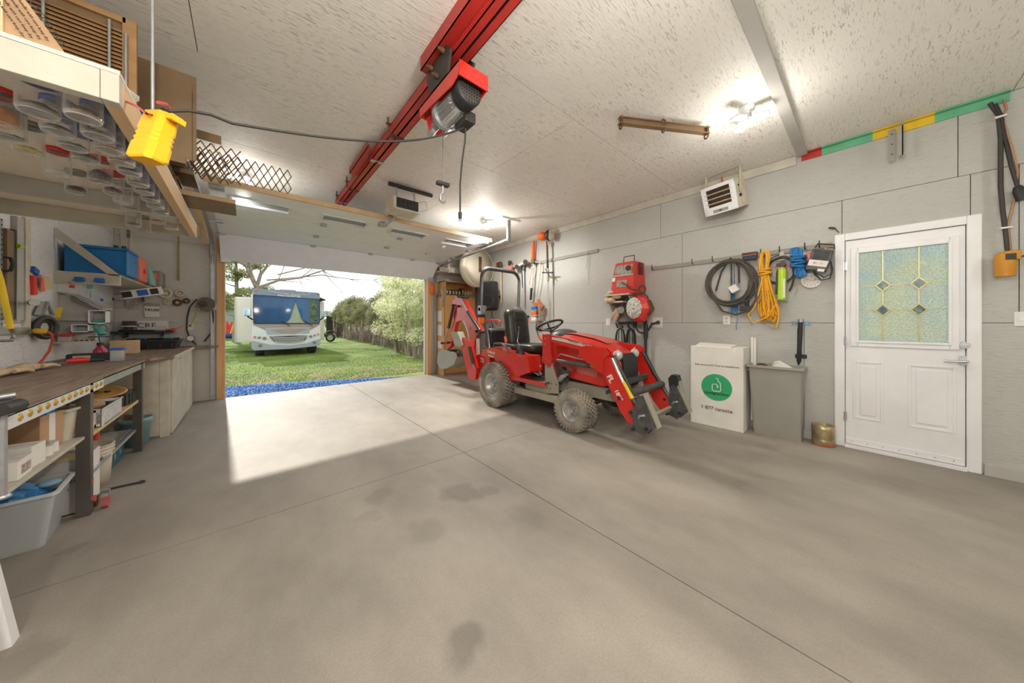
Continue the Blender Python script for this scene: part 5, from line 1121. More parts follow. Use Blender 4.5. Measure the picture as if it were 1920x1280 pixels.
wheel(3.90, 3.57, .318, .30, .165, 1, nb=40)
wheel(2.72, 2.17, .232, .215, .118, -1, nb=32)
wheel(3.86, 2.17, .232, .215, .118, 1, nb=32)
# chassis
build('transmission', MB().box(3.08, 3.50, 2.95, 3.95, .28, .52).box(3.12, 3.46, 2.2, 3.0, .26, .42), m_dgrey, tk, bevel=.01)
build('front_frame', MB().box(3.10, 3.13, 1.75, 2.95, .34, .48).box(3.45, 3.48, 1.75, 2.95, .34, .48), m_tgrey, tk)
build('front_axle', MB().tube([(2.93, 2.17, .232), (3.10, 2.17, .25), (3.29, 2.17, .28), (3.48, 2.17, .25), (3.65, 2.17, .232)], [.05, .04, .05, .04, .05], 10), m_darkst, tk)
build('rear_axle', MB().cyl((2.95, 3.57, .318), (3.63, 3.57, .318), .07, n=14), m_darkst, tk)
build('subframe_rail', MB().box(2.86, 2.90, 2.40, 3.36, .235, .32), m_tgrey, tk, bevel=.004)
build('subframe_rail', MB().box(3.68, 3.72, 2.40, 3.36, .235, .32), m_tgrey, tk, bevel=.004)
build('underbelly_arm', MB().bar((2.95, 2.6, .24), (2.95, 3.35, .30), .05, .05), m_tgrey, tk)
build('battery_box', MB().box(2.95, 3.08, 2.98, 3.18, .24, .40), m_black, tk, bevel=.006)
build('cross_tube', MB().cyl((2.88, 2.42, .30), (3.70, 2.42, .30), .04, n=14), m_tgrey, tk)
# foot platform, dash column and fenders
build('foot_platform', MB().box(2.80, 3.78, 2.62, 3.30, .455, .475), m_dgrey, tk)
build('platform_edge', MB().box(2.785, 2.80, 2.60, 3.34, .43, .482).box(3.78, 3.795, 2.60, 3.34, .43, .482), m_tred, tk, bevel=.004)
build('dash_tower', MB().loft([[(3.10, 2.62, z), (3.48, 2.62, z), (3.48, 2.62+w_, z), (3.10, 2.62+w_, z)] for z, w_ in ((.47, .10), (.80, .14), (1.02, .20))]), m_dust, tk, bevel=.01)
def pxp(lst, X): return [at(a, b, X=X) for a, b in lst]
fend = [(901.6,666),(905,654.7),(924,651),(940,657.5),(956,661),(964.4,662),(974.7,667),(988,667),(994,697.8),(974.7,704.4),(972.8,712),(959.7,710),(951,692),(940,678),(927,671.6),(912.8,668.8)]
fz_ = [(p.y, p.z) for p in pxp(fend, 2.80)]
build('fender', MB().prism(fz_, 'x', 2.80, 3.02), m_tred, tk, bevel=.012, seg=3)
build('fender', MB().prism(fz_, 'x', 3.56, 3.78), m_tred, tk, bevel=.012, seg=3)
build('seat_deck', MB().box(3.0, 3.58, 3.15, 4.0, .52, .72), m_tred, tk, bevel=.02)
pn = build('front_panel_block', MB().prism([(p.y, p.z) for p in pxp([(964, 664), (991, 667), (996, 698), (975, 704.5), (969, 700)], 2.83)], 'x', 2.83, 3.05), m_tred, tk, bevel=.015, seg=3)
for (px, py, c, s) in ((997, 671, m_yelp, .03), (1012, 686, m_paper, .028), (986.5, 689, m_paper, .018)):
    q = at(px, py, X=2.828 if px < 990 else 3.0); build('decal', MB().obox(q, (.004, s*1.5, s)), c, tk)
build('pedal', MB().bar(at(1003, 697, X=2.95), at(1012, 703, X=2.95), .05, .012), m_alu, tk); build('pedal', MB().bar(at(1009, 692, X=3.0), at(1015, 703, X=3.0), .02, .02), m_tgrey, tk)
a = at(916, 661, X=2.797)
for k, s in enumerate(('CHALUT', 'tracteurs')):
    q = at(920.5, (662.5, 668.5)[k], X=2.796); text(s, (.052, .038)[k], m_paper, q, (0, -1, -.12), (0, -.12, 1), tk, bold=.0015)
build('grab_handle', MB().tube(pxp([(925, 652), (927, 643.5), (940, 643.5), (949, 650), (954, 661)], 2.80), .013, 8), m_dgrey, tk)
build('armrest_guard', MB().tube(pxp([(930, 644), (945, 646), (966, 649)], 2.85), [.02, .024, .018], 8), m_dgrey, tk)
bt_ = at(975, 662, X=2.90)
build('lever_boot', MB().lathe([(.075, -.02), (.075, .0), (.06, .012), (.066, .022), (.05, .034), (.056, .044), (.04, .056), (.03, .10), (.012, .11)], bt_, (0, 0, 1), 20), m_black, tk)
build('loader_lever', MB().tube([bt_+V(0, 0, .10), at(970, 640, X=2.90), at(973, 618, X=2.90)], .006, 7), m_chrome, tk)
build('lever_knob', MB().ball(at(973, 616.5, X=2.90), (.02, .02, .028), 12, 8), m_seat, tk)
build('orange_knob', MB().tube(pxp([(947, 631), (949, 641)], 3.0), [.02, .024], 10), m_coral, tk)
build('orange_lever', MB().tube(pxp([(1010, 630), (1015, 638)], 3.0), [.018, .015], 10), m_orange, tk); build('lever_rod', MB().tube(pxp([(1015, 638), (1020, 648)], 3.0), .006, 6), m_chrome, tk)
# seat
def rr2(cx, cy, cz, w_, h_, r=.05, n=5, plane='xz', tilt=0):
    pts = []
    for qx, qz, s in ((1, 1, 0), (-1, 1, 90), (-1, -1, 180), (1, -1, 270)):
        for k in range(n+1):
            g2 = R(s+90*k/n); u = qx*(w_/2-r)+r*math.cos(g2); v = qz*(h_/2-r)+r*math.sin(g2)
            pts.append((cx+u, cy, cz+v) if plane == 'xz' else (cx+u, cy+v, cz))
    return pts
sb_ = MB(); SYb = 3.62
def shear(pts, k, z0): return [(x, y+(z-z0)*k, z) for x, y, z in pts]
sb_.loft([shear(rr2(XC, SYb+dy, 1.13, w_, h_, .10), .16, .85) for dy, w_, h_ in ((-.07, .28, .46), (-.06, .38, .56), (0, .44, .62), (.06, .42, .60), (.08, .34, .52))], smooth=True)
build('seat_back', sb_, m_seat, tk)
build('headrest_pad', MB().loft([shear(rr2(XC, SYb+dy, 1.33, w_, h_, .03), .16, .85) for dy, w_, h_ in ((-.085, .19, .12), (-.065, .23, .16))], smooth=True), m_black, tk)
build('back_insert', MB().loft([shear(rr2(XC, SYb+dy, 1.09, w_, h_, .04), .16, .85) for dy, w_, h_ in ((-.08, .20, .30), (-.06, .25, .34))], smooth=True), m_black, tk)
build('seat_cushion', MB().loft([rr2(XC, 3.36, z, w_, h_, .10, plane='xy') for z, w_, h_ in ((.78, .36, .44), (.80, .44, .52), (.87, .48, .56), (.90, .44, .50), (.905, .30, .36))], smooth=True), m_seat, tk)
build('seat_suspension', MB().box(3.12, 3.46, 3.2, 3.6, .70, .78), m_black, tk, bevel=.01)
build('seat_cable_drum', MB().cyl((2.98, 3.22, .74), (3.03, 3.22, .74), .07, n=20), m_black, tk)
# backhoe operator seat and controls
build('rear_seat_back', MB().loft([rr2(3.12, 4.02+dy, .98, w_, h_, .05) for dy, w_, h_ in ((-.08, .28, .22), (-.05, .34, .30), (.05, .34, .30), (.08, .28, .22))], smooth=True), m_black, tk)
build('rear_console', MB().box(2.95, 3.2, 3.85, 4.15, .70, .84), m_dgrey, tk, bevel=.02)
# steering wheel
swc = at(1031, 609.5, X=XC); nrm = V(0, .42, 1).normalized()
build('steering_wheel', MB().torus(swc, nrm, .185, .016, 36, 10), m_black, tk)
x_, y_, z_ = MB().frame(nrm)
build('steering_spokes', MB().tube([swc-nrm*.09, swc-nrm*.05+x_*.08, swc+x_*.18], .012, 7).tube([swc-nrm*.09, swc-nrm*.05-x_*.05+y_*.09, swc-x_*.10+y_*.155], .012, 7).tube([swc-nrm*.09, swc-nrm*.05-x_*.05-y_*.09, swc-x_*.10-y_*.155], .012, 7), m_black, tk)
build('steering_column', MB().cyl(swc-nrm*.08, swc-nrm*.30, .03, .04, n=14), m_black, tk)
build('dash_cowl', MB().ball((XC, 2.70, 1.03), (.22, .20, .11), 24, 12), m_dgrey, tk)
# hood
def hs_(y, w_, zt, zb):
    return [(XC-w_, y, zb), (XC-w_*1.02, y, zt-.16), (XC-w_*.93, y, zt-.06), (XC-w_*.62, y, zt-.012), (XC-w_*.2, y, zt), (XC+w_*.2, y, zt), (XC+w_*.62, y, zt-.012), (XC+w_*.93, y, zt-.06), (XC+w_*1.02, y, zt-.16), (XC+w_, y, zb)]
build('hood', MB().loft([hs_(2.72, .235, 1.085, .72), hs_(2.45, .24, 1.075, .72), hs_(2.15, .235, 1.03, .72), hs_(1.95, .225, .975, .70), hs_(1.82, .20, .90, .68), hs_(1.77, .17, .83, .68)], smooth=False), m_tred, tk, bevel=.02, seg=3)
build('hood_centre_panel', MB().loft([[(XC-.13, y, z), (XC+.13, y, z), (XC+.13, y, z-.01), (XC-.13, y, z-.01)] for y, z in ((2.70, 1.094), (2.45, 1.085), (2.15, 1.041), (1.97, .99))]), m_dust, tk, bevel=.004)
build('side_skirt', MB().prism([(2.55, .80), (2.62, .56), (1.95, .50), (1.80, .56), (1.78, .74)], 'x', XC-.245, XC-.22), m_tred, tk, bevel=.01)
build('side_skirt', MB().prism([(2.55, .80), (2.62, .56), (1.95, .50), (1.80, .56), (1.78, .74)], 'x', XC+.22, XC+.245), m_tred, tk, bevel=.01)
build('side_grille', MB().prism([(2.32, .74), (2.30, .62), (2.03, .59), (2.0, .72)], 'x', XC-.25, XC-.246), m_dust, tk)
build('lower_flash', MB().prism([(2.60, .70), (2.58, .575), (2.45, .55), (2.36, .64), (2.46, .70)], 'x', XC-.25, XC-.246), m_dust, tk)
build('radiator_grille', MB().prism([(1.80, .88), (1.745, .80), (1.74, .50), (1.86, .50)], 'x', XC-.16, XC+.16), m_black, tk, bevel=.01)
for sx in (-.185, .185):
    h_ = build('headlight', MB().ball((XC+sx, 1.80, .86), (.05, .05, .058), 18, 10), mat('lamp_lens', 'c9cac4', .12, metal=.3, var=.15, scale=30), tk)
    build('lamp_ring', MB().torus((XC+sx, 1.80, .86), (sx*3, -1, 0), .056, .006, 22, 6), m_chrome, h_)
build('engine', MB().box(3.12, 3.46, 1.95, 2.6, .40, .70).cyl((3.10, 2.5, .62), (3.03, 2.5, .62), .05, n=14), m_darkst, tk, bevel=.01)
# loader: grey stands with red upper plates, both sides
def pxz(lst, X): return [(p.y, p.z) for p in pxp(lst, X)]
st1 = pxz([(1021, 655), (1035, 680), (1040, 700), (1047, 720), (1047, 738), (1018, 737), (985, 727), (985, 718), (1022, 719)], XN)
rp = pxz([(1019.5, 626), (1030.5, 627.5), (1038.5, 676), (1033, 688.5), (1019, 678), (1020.5, 650)], XN)
for X0, sgn in ((XN, 1), (XF, -1)):
    build('loader_stand', MB().prism(st1, 'x', X0, X0+.012*sgn), m_tgrey, tk, bevel=.003)
    build('stand_plate', MB().prism(rp, 'x', X0-.03*sgn, X0-.018*sgn).prism(rp, 'x', X0+.05*sgn, X0+.062*sgn), m_tred, tk, bevel=.003)
    for (px, py) in ((1026, 634), (1021, 676), (1035, 675.5), (1025, 645), (1031, 684)):
        q = at(px, py, X=XN); build('pin', MB().cyl((X0-.04*sgn, q.y, q.z), (X0-.028*sgn, q.y, q.z), .013, n=12), m_brass if py > 670 else m_dust, tk)
    for (px, py) in ((1034, 719), (1043, 720.5), (1026, 727.5), (1032, 728.5)):
        q = at(px, py, X=XN); build('hole', MB().cyl((X0-.003*sgn, q.y, q.z), (X0, q.y, q.z), .008, n=10), m_darkst, tk)
arm = pxz([(1032,628),(1067,635.3),(1104.4,647.5),(1117.5,650.3),(1132.5,652.2),(1141,659.7),(1142,666),(1134,672),(1131.6,700),(1116.6,693.4),(1111.9,687.8),(1104.4,680.3),(1087.5,668),(1085.6,658.8),(1083.8,655),(1057.5,647.5),(1035,641.4)], XN)
upper = pxz([(1032,628),(1067,635.3),(1104.4,647.5),(1117.5,650.3),(1132,654),(1128,668),(1100,662),(1083.8,655),(1057.5,647.5),(1035,641.4)], XN)
knee = pxz([(1085,650),(1104.4,647.5),(1117.5,650.3),(1132.5,652.2),(1141,659.7),(1142,666),(1134,672),(1131.6,700),(1116.6,693.4),(1111.9,687.8),(1104.4,680.3),(1087.5,668)], XN)
low = pxz([(1131,668),(1142,671),(1170,725),(1193.5,776),(1196.5,791),(1192,799),(1177,792),(1163,772),(1140,722),(1131,700)], XN)
for X0, sgn in ((XN, 1), (XF, -1)):
    ub = build('loader_boom', MB().prism(upper, 'x', X0, X0+.055*sgn), m_tred, tk, bevel=.005)
    build('knee_plate', MB().prism(knee, 'x', X0-.014*sgn, X0-.002*sgn).prism(knee, 'x', X0+.057*sgn, X0+.07*sgn), m_tred, tk, bevel=.003)
    build('lower_boom', MB().prism(low, 'x', X0+.003*sgn, X0+.052*sgn), m_tred, tk, bevel=.005)
    for (px, py) in ((1137, 663.5), (1114.5, 688), (1087, 667), (1104, 679)):
        q = at(px, py, X=XN); build('pin', MB().cyl((X0-.026*sgn, q.y, q.z), (X0-.012*sgn, q.y, q.z), .014 if py != 667 else .008, n=12), m_brass, tk)
    q0, q1 = at(1043, 676.5, X=XN), at(1109, 687, X=XN)
    sx = X0+.025*sgn
    build('lift_cylinder', MB().cyl((sx, q0.y, q0.z), (sx, q0.y+(q1.y-q0.y)*.93, q0.z+(q1.z-q0.z)*.93), .026, n=16), m_dgrey, tk)
    build('lift_rod', MB().cyl((sx, q0.y+(q1.y-q0.y)*.9, q0.z+(q1.z-q0.z)*.9), (sx, q1.y, q1.z), .014, n=12), m_chrome, tk)
    b0, b1, b2_, b3 = [at(a, c, X=XN) for a, c in ((1145, 672), (1165, 717), (1183, 748), (1194, 766))]
    sx = X0+.03*sgn
    build('bucket_cylinder', MB().cyl((sx, b1.y, b1.z), (sx, b2_.y, b2_.z), .024, n=16), m_yelp if sgn > 0 else m_cyl, tk, label='yellow cylinder label' if sgn > 0 else None)
    build('bucket_rod', MB().cyl((sx, b0.y, b0.z), (sx, b1.y, b1.z), .027 if sgn < 0 else .022, n=16), m_chrome if sgn > 0 else m_cyl, tk)
    build('cylinder_tube', MB().cyl((sx+.035*sgn, b0.y, b0.z+.02), (sx+.035*sgn, b2_.y, b2_.z+.02), .016, n=12), m_cyl, tk)
    build('rod_end', MB().cyl((sx, b2_.y, b2_.z), (sx, b3.y, b3.z), .02, .016, n=12), m_dgrey, tk)
q = at(1160.4, 747, X=XN+.002)
build('arm_hole', MB().cyl((XN-.001, q.y, q.z), (XN+.004, q.y, q.z), .022, n=20), m_cyl, tk); build('arm_hole_rim', MB().torus((XN+.001, q.y, q.z), (1, 0, 0), .026, .006, 24, 7), m_tred, tk)
# decals
dk = pxz([(1035,632),(1052,634),(1068,638),(1090,643.5),(1111,649),(1105,652.5),(1085,647.5),(1065,642.5),(1035,636)], XN)
build('silver_stripe', MB().prism(dk, 'x', XN-.004, XN-.0015), m_sil, tk)
q = at(1064.5, 640.2, X=XN-.005); q2 = at(1102, 650, X=XN-.005); text('MASSEY FERGUSON', .052, m_darkst, q, q2-q, (0, -.2, 1), tk, align='LEFT')
q = at(1137.5, 705, X=XN+.001); q2 = at(1161, 752, X=XN+.001); dvec = (q2-q).normalized()
text('FL', .085, m_paper, q+V(0, .0, -.0), dvec, (0, -1, 0), tk, align='LEFT', bold=.003); text('1805', .062, m_paper, q+dvec*.16+V(0, -.006, 0), dvec, (0, -1, 0), tk, align='LEFT', bold=.002)
q = at(1190, 656, X=XF-.072+.0); text('4', .07, m_paper, at(1189, 658, X=XF-.072), (0, -1, 0), (0, 0, 1), tk, bold=.003)
a, b2 = at(1175, 660, X=XF-.072), at(1193, 671, X=XF-.072); build('decal', MB().box(XF-.074, XF-.0705, b2.y, a.y, b2.z, a.z), m_sil, tk)
# cross bars and quick attach plates
build('upper_torque_tube', MB().cyl((XN+.03, 1.56, .51), (XF-.03, 1.56, .51), .038, n=18), m_dgrey, tk)
build('front_guard', MB().bar((3.05, 1.72, .57), (3.55, 1.70, .60), .06, .05).bar((3.08, 1.72, .57), (3.12, 1.95, .42), .04, .04).bar((3.5, 1.72, .57), (3.46, 1.95, .42), .04, .04), m_dgrey, tk, bevel=.004)
build('lower_cross_bar', MB().bar((XN+.10, 1.47, .235), (XF+.02, 1.47, .245), .07, .03, (0, 1, .5)), m_tgrey, tk, bevel=.003)
qa = pxz([(1202,743),(1206,738),(1212,741),(1225,766),(1234,790),(1237,800),(1230,801),(1216,813),(1207,807),(1194,800),(1196,789),(1195,780),(1190,766),(1200,759),(1201,749)], XN+.06)
for X0, sgn in ((XN+.06, 1), (XF+.06, 1)):
    build('attach_plate', MB().prism(qa, 'x', X0, X0+.014), m_dgrey, tk, bevel=.003)
    build('attach_plate', MB().prism(qa, 'x', X0-.10, X0-.088), m_dgrey, tk, bevel=.003)
    fq = [at(a, c, X=XN+.06) for a, c in ((1210, 738), (1237, 800))]
    build('attach_face', MB().bar((X0-.03, fq[0].y-.01, fq[0].z+.01), (X0-.03, fq[1].y-.01, fq[1].z), .085, .012, (0, 1, .2)), m_tgrey, tk)
    for (px, py) in ((1192, 769), (1196.5, 800), (1221, 799.5)):
        q = at(px, py, X=XN+.06); build('pivot_pin', MB().cyl((X0-.115, q.y, q.z), (X0+.03, q.y, q.z), .017, n=14), m_darkst, tk)
    q = at(1211, 779, X=XN+.06); build('lock_handle', MB().tube([(X0-.105, q.y+.02, q.z-.01), (X0-.125, q.y, q.z+.02), (X0-.105, q.y-.04, q.z+.03)], .012, 8), m_galv, tk)
fp_ = pxz([(1258,708),(1264,701),(1275,703),(1277,712),(1272,733),(1262,735)], XF+.06)
build('latch_tower', MB().prism(fp_, 'x', XF-.02, XF+.07), m_black, tk, bevel=.004)
build('latch_plate', MB().bar(at(1274, 710, X=XF+.05), at(1288, 764, X=XF+.05), .012, .10, (1, 0, 0)), m_tgrey, tk)
# hoses and valve block
rg = random.Random(8)
for k in range(6):
    y0, z0 = 2.53+.015*k, .62+.012*k
    build('hydraulic_hose', MB().tube([(2.97, 2.62, .88-.03*k), (2.96+.01*k, 2.58, .76), (2.95, 2.52, .66-.02*k), (3.0, 2.40, .60-.02*k)], .011, 7), m_cable, tk)
for k in range(4): build('hose_fitting', MB().cyl((2.935, 2.36+.035*k, .60-.03*k), (2.935, 2.47+.035*k, .56-.03*k), .014, n=10), m_galv, tk)
for k in range(4): build('hose_fitting', MB().cyl((2.95, 2.33+.035*k, .65-.03*k), (2.95, 2.44+.035*k, .61-.03*k), .013, n=10), m_dgrey, tk)
build('valve_pipe', MB().tube([(2.94, 2.52, .80), (2.94, 2.48, .835), (2.94, 2.2, .80), (2.96, 2.1, .79)], .008, 7), m_galv, tk)
build('far_hose', MB().tube([at(1206, 680, X=XF-.02), at(1203, 705, X=XF-.02), at(1210, 717, X=XF-.02), at(1218, 722, X=XF-.02)], .010, 7), m_cable, tk)
# roll-over frame
def rops_side(x): return [(x, 3.92, .72), (x, 3.98, 1.05), (x, 4.12, 1.42)]
for x in (2.93, 3.69): build('rops_post', MB().tube(rops_side(x), .032, 4), m_rops, tk, bevel=.004)
top = [(2.90, 4.12, 1.45), (2.90, 4.10, 1.95)]
for k in range(1, 7): a = R(15*k); top.append((2.90+.17*(1-math.cos(a)), 4.10, 1.95+.17*math.sin(a)))
top += [(XC, 4.10, 2.12)]
for k in range(6, 0, -1): a = R(15*k); top.append((3.72-.17*(1-math.cos(a)), 4.10, 1.95+.17*math.sin(a)))
top += [(3.72, 4.10, 1.95), (3.72, 4.12, 1.45)]
build('rops_hoop', MB().tube(top, .036, 4), m_rops, tk, bevel=.004)
for x in (2.915, 3.705): build('rops_hinge', MB().cyl((x-.05, 4.12, 1.44), (x+.05, 4.12, 1.44), .03, n=12).box(x-.05, x+.05, 4.08, 4.16, 1.36, 1.50).torus((x+.06, 4.08, 1.46), (1, 0, .3), .02, .003, 12, 5), m_galv, tk, bevel=.004)
for x, s in ((2.83, -1), (3.80, 1)):
    build('lamp_bracket', MB().box(x-.03, x+.05, 4.02, 4.10, 1.22, 1.34), m_black, tk, bevel=.008); build('amber_light', MB().box(x-.07, x+.03, 3.96, 4.02, 1.21, 1.31), m_amber, tk, bevel=.012)
    build('lamp_hood', MB().box(x-.075, x+.035, 3.95, 4.06, 1.31, 1.35), m_black, tk, bevel=.006)
# backhoe
XB = 3.22
bh = MB().prism(pxz([(886,668),(905,662),(918,668),(920,700),(905,712),(889,711)], 2.95), 'x', 2.95, 3.55)
build('backhoe_frame', bh, m_tred, tk, bevel=.01)
text('73', .10, m_paper, at(904, 679, X=2.945), (0, -1, 0), (0, 0, 1), tk, bold=.002)
build('backhoe_boom', MB().prism(pxz([(857,556),(867,556),(873,562),(886,588),(905,621),(898,628),(894,640),(891,672),(884,672),(886,640),(877,612),(867,598),(862,590)], XB), 'x', XB-.05, XB+.05), m_tred, tk, bevel=.006)
q = at(882, 604, X=XB-.052); build('boom_decal', MB().prism(pxz([(872,600),(876,602),(884,626),(884,640),(880,622)], XB), 'x', XB-.053, XB-.05), m_sil, tk)
text('73P', .05, m_darkst, at(880.5, 616, X=XB-.0535), (0, -.35, -1), (0, -1, .35), tk)
build('dipper_stick', MB().prism(pxz([(852,562),(866,557),(868,600),(858,604),(849,648),(841,655),(838,650),(846,640),(855,600),(850,575)], XB), 'x', XB-.04, XB+.04), m_tred, tk, bevel=.006)
build('dipper_cylinder', MB().cyl(at(850, 575, X=XB-.08), at(841, 615, X=XB-.08), .03, n=14), m_cyl, tk); build('dipper_rod', MB().cyl(at(841, 615, X=XB-.08), at(833, 640, X=XB-.08), .016, n=12), m_chrome, tk)
build('boom_rod', MB().cyl(at(866, 562, X=XB-.07), at(878, 586, X=XB-.07), .018, n=12), m_chrome, tk); build('boom_cylinder', MB().cyl(at(877, 584, X=XB-.07), at(900, 620, X=XB-.07), .032, n=14), m_cyl, tk)
build('boom_link', MB().cyl(at(899, 622, X=XB-.09), at(893, 668, X=XB-.09), .03, n=12), m_dgrey, tk)
for (px, py) in ((860, 556), (866, 557), (849.5, 572), (859, 574), (894, 621), (902, 622), (829, 643), (840, 642)):
    q = at(px, py, X=XB-.07); build('pivot_pin', MB().cyl((XB-.10, q.y, q.z), (XB+.08, q.y, q.z), .022, n=12), m_darkst, tk)
build('bucket_link', MB().bar(at(829, 643, X=XB), at(842, 642, X=XB), .08, .03), m_tred, tk)
bkp = pxz([(834,660),(846,655),(868,660),(870,668),(864,682),(850,689),(838,690),(832,678)], XB)
wl_ = MB()
inner = [(y*.97+at(850, 672, X=XB).y*.03, z) for y, z in bkp]
wl_.prism(bkp, 'x', XB-.16, XB-.15).prism(bkp, 'x', XB+.15, XB+.16)
for i in (3, 4, 5, 6, 7, 0): a, b2 = bkp[i], bkp[(i+1) % 8]; wl_.bar((XB, a[0], a[1]), (XB, b2[0], b2[1]), .31, .010)
build('backhoe_bucket', wl_, m_dbins, tk); 
for k in range(4): q = bkp[1]; build('bucket_tooth', MB().prism([(bkp[2][0], bkp[2][1]), (bkp[2][0]-.05, bkp[2][1]+.05), (bkp[2][0]-.02, bkp[2][1]-.03)], 'x', XB-.14+k*.085, XB-.115+k*.085), m_steel, tk)
for X0 in (2.86, 3.60):
    build('stabilizer_leg', MB().prism(pxz([(866.6,632),(880.6,639),(893.8,690),(890.8,711.6),(878.8,709.7),(864.7,649.7)], 2.86), 'x', X0, X0+.05), m_tred, tk, bevel=.004)
    build('stabilizer_pad', MB().prism(pxz([(848,622),(860,621.6),(870,647),(865,650.6),(855,647)], 2.86), 'x', X0-.03, X0+.09), m_tgrey, tk, bevel=.004)
    a, b2, c = at(880, 650, X=2.84), at(887, 682, X=2.84), at(891, 693, X=2.84); dx = X0-2.86
    build('stabilizer_cylinder', MB().cyl((a.x+dx, a.y, a.z), (b2.x+dx, b2.y, b2.z), .026, n=14), m_cyl, tk); build('stabilizer_rod', MB().cyl((b2.x+dx, b2.y, b2.z), (c.x+dx, c.y, c.z), .014, n=10), m_chrome, tk)
build('cross_beam', MB().box(2.88, 3.66, at(890, 700, X=2.9).y-.06, at(890, 700, X=2.9).y+.06, .34, .46), m_tred, tk, bevel=.004)
# red jerry-can like guard and hand rail behind the seat
build('rear_rail', MB().tube([at(912, 616, X=3.35), at(912.5, 603, X=3.35), at(916, 600, X=3.35), at(935, 600, X=3.35), at(938, 603, X=3.35), at(937, 612, X=3.35)], .014, 8), m_tred, tk)
build('control_lever', MB().tube([at(918, 640, X=3.2), at(919, 610, X=3.2)], .008, 6), m_cyl, tk); build('control_lever', MB().tube([at(924, 640, X=3.2), at(923, 606, X=3.2)], .008, 6), m_cyl, tk)
build('red_reservoir', MB().box(3.2, 3.4, 4.2, 4.4, .82, .98), m_tred, tk, bevel=.01)
build('white_label_post', MB().box(2.97, 3.0, 4.30, 4.36, .62, .95), m_paper, tk)
# ================================================================== back right corner
cab = thing('plywood_cabinet', 'tall birch plywood cabinet with an open top shelf in the back right corner', 'cabinet', (3.93, 6.6, 0))
cx0, cx1, cy0, cy1 = 3.47, 4.33, 6.42, 6.79
build('side_panel', MB().box(cx0, cx0+.02, cy0, cy1, 0, 1.86).box(cx0+.04, cx0+.06, cy0, cy1, 1.86, 2.20).box(cx1-.02, cx1, cy0, cy1, 0, 2.20), m_ply, cab)
build('back_panel', MB().box(cx0, cx1, cy1-.01, cy1, 0, 2.2), m_ply, cab)
build('top_board', MB().box(cx0+.04, cx1, cy0, cy1, 2.185, 2.205), m_ply, cab); build('middle_board', MB().box(cx0, cx1, cy0-.005, cy1, 1.845, 1.87), m_pinez, cab)
build('door', MB().box(cx0+.025, cx0+.46, cy0-.018, cy0, .04, 1.84), m_ply, cab, bevel=.002); build('door', MB().box(cx0+.465, cx1-.004, cy0-.018, cy0, .04, 1.84), m_ply, cab, bevel=.002)
build('plinth', MB().box(cx0+.02, cx1-.02, cy0+.01, cy1, 0, .04), m_pinez, cab)
for k, (za, zb) in enumerate(((1.25, 1.5), (.92, 1.17), (.62, .78))): build('paper_label', MB().box(cx0-.003, cx0, cy0+.10, cy0+.30, za, zb), m_paper, cab)
for k in range(9):
    x = cx0+.13+k*.083; t0 = thing('wire_spool', ('leftmost wire spool', 'second wire spool from the left', 'third wire spool from the left', 'fourth wire spool from the left', 'fifth wire spool from the left', 'large dark middle wire spool', 'pale spool right of the middle', 'eighth spool from the left', 'rightmost spool')[k]+' on the plywood cabinet', 'spool', (x, 6.55, 1.87))
    r = .10 if k == 5 else .075
    build('spool_core', MB().cyl((x-.03, 6.55, 1.87+r), (x+.03, 6.55, 1.87+r), r*.72, n=22), m_cream if k % 2 else m_pine, t0)
    build('flange', MB().cyl((x-.034, 6.55, 1.87+r), (x-.03, 6.55, 1.87+r), r, n=24), (m_darkst, m_cream, m_darkst, m_steel, m_darkst, m_rust, m_cream, m_cream, m_cream)[k], t0); build('flange', MB().cyl((x+.03, 6.55, 1.87+r), (x+.034, 6.55, 1.87+r), r, n=24), m_darkst if k < 6 else m_cream, t0)
# boards and junk above the cabinet
hsf = thing('high_shelf', 'board shelf full of lumber offcuts above the plywood cabinet', 'shelf', (3.9, 6.6, 2.4))
build('shelf_edge', MB().box(3.36, 4.4, 6.38, 6.42, 2.40, 2.50), m_board, hsf); build('shelf_board', MB().box(3.36, 4.4, 6.42, 6.79, 2.40, 2.42), m_board, hsf); build('hanger_post', MB().box(3.55, 3.60, 6.36, 6.38, 2.38, 2.70), m_board, hsf)
rg = random.Random(9)
for k in range(7):
    x0 = 3.40+rg.uniform(0, .2); single('lumber_offcut', MB().box(x0, x0+rg.uniform(.4, .75), 6.46+.045*k, 6.50+.045*k, 2.425, 2.46+rg.uniform(.02, .16)), (m_pine, m_board, m_rust, m_pinez)[k % 4], 'wood offcut on the high shelf, %s row from the front' % ('first', 'second', 'third', 'fourth', 'fifth', 'sixth', 'seventh')[k], 'offcut', 'lumber offcuts on the high shelf')
dm = thing('white_drum_lid', 'large round cream drum hanging in the upper corner beside the door track', 'drum', (4.1, 6.0, 2.1))
dc_ = at(893, 474, Y=5.75); rr0 = .44
build('drum_shell', MB().lathe([(0, 0), (rr0-.01, 0), (rr0, .01), (rr0, .20), (rr0-.012, .20), (rr0-.012, .012), (0, .012)], (4.02, 5.98, 2.48), (.12, -1, 0), n=48), mat('drum_cream', 'e6dcc4', .5, var=.03), dm)
build('drum_face', MB().lathe([(0, .198), (rr0-.014, .198), (rr0-.014, .19)], (4.02, 5.98, 2.48), (.12, -1, 0), n=48), mat('drum_face', 'c9c0ae', .55, var=.04), dm)
build('wooden_strap', MB().box(4.0, 4.07, 5.75, 5.77, 2.38, 2.72), m_rust, dm)
single('orange_shirt', MB().ball((3.33, 6.72, 2.02), (.06, .04, .14), 12, 8), m_orange, 'orange cloth hanging between the track and the plywood cabinet', 'cloth')
gp_ = thing('wall_hooks', 'bundle of grey gloves and straps hanging on the cabinet side', 'gloves', (3.44, 6.45, 1.7))
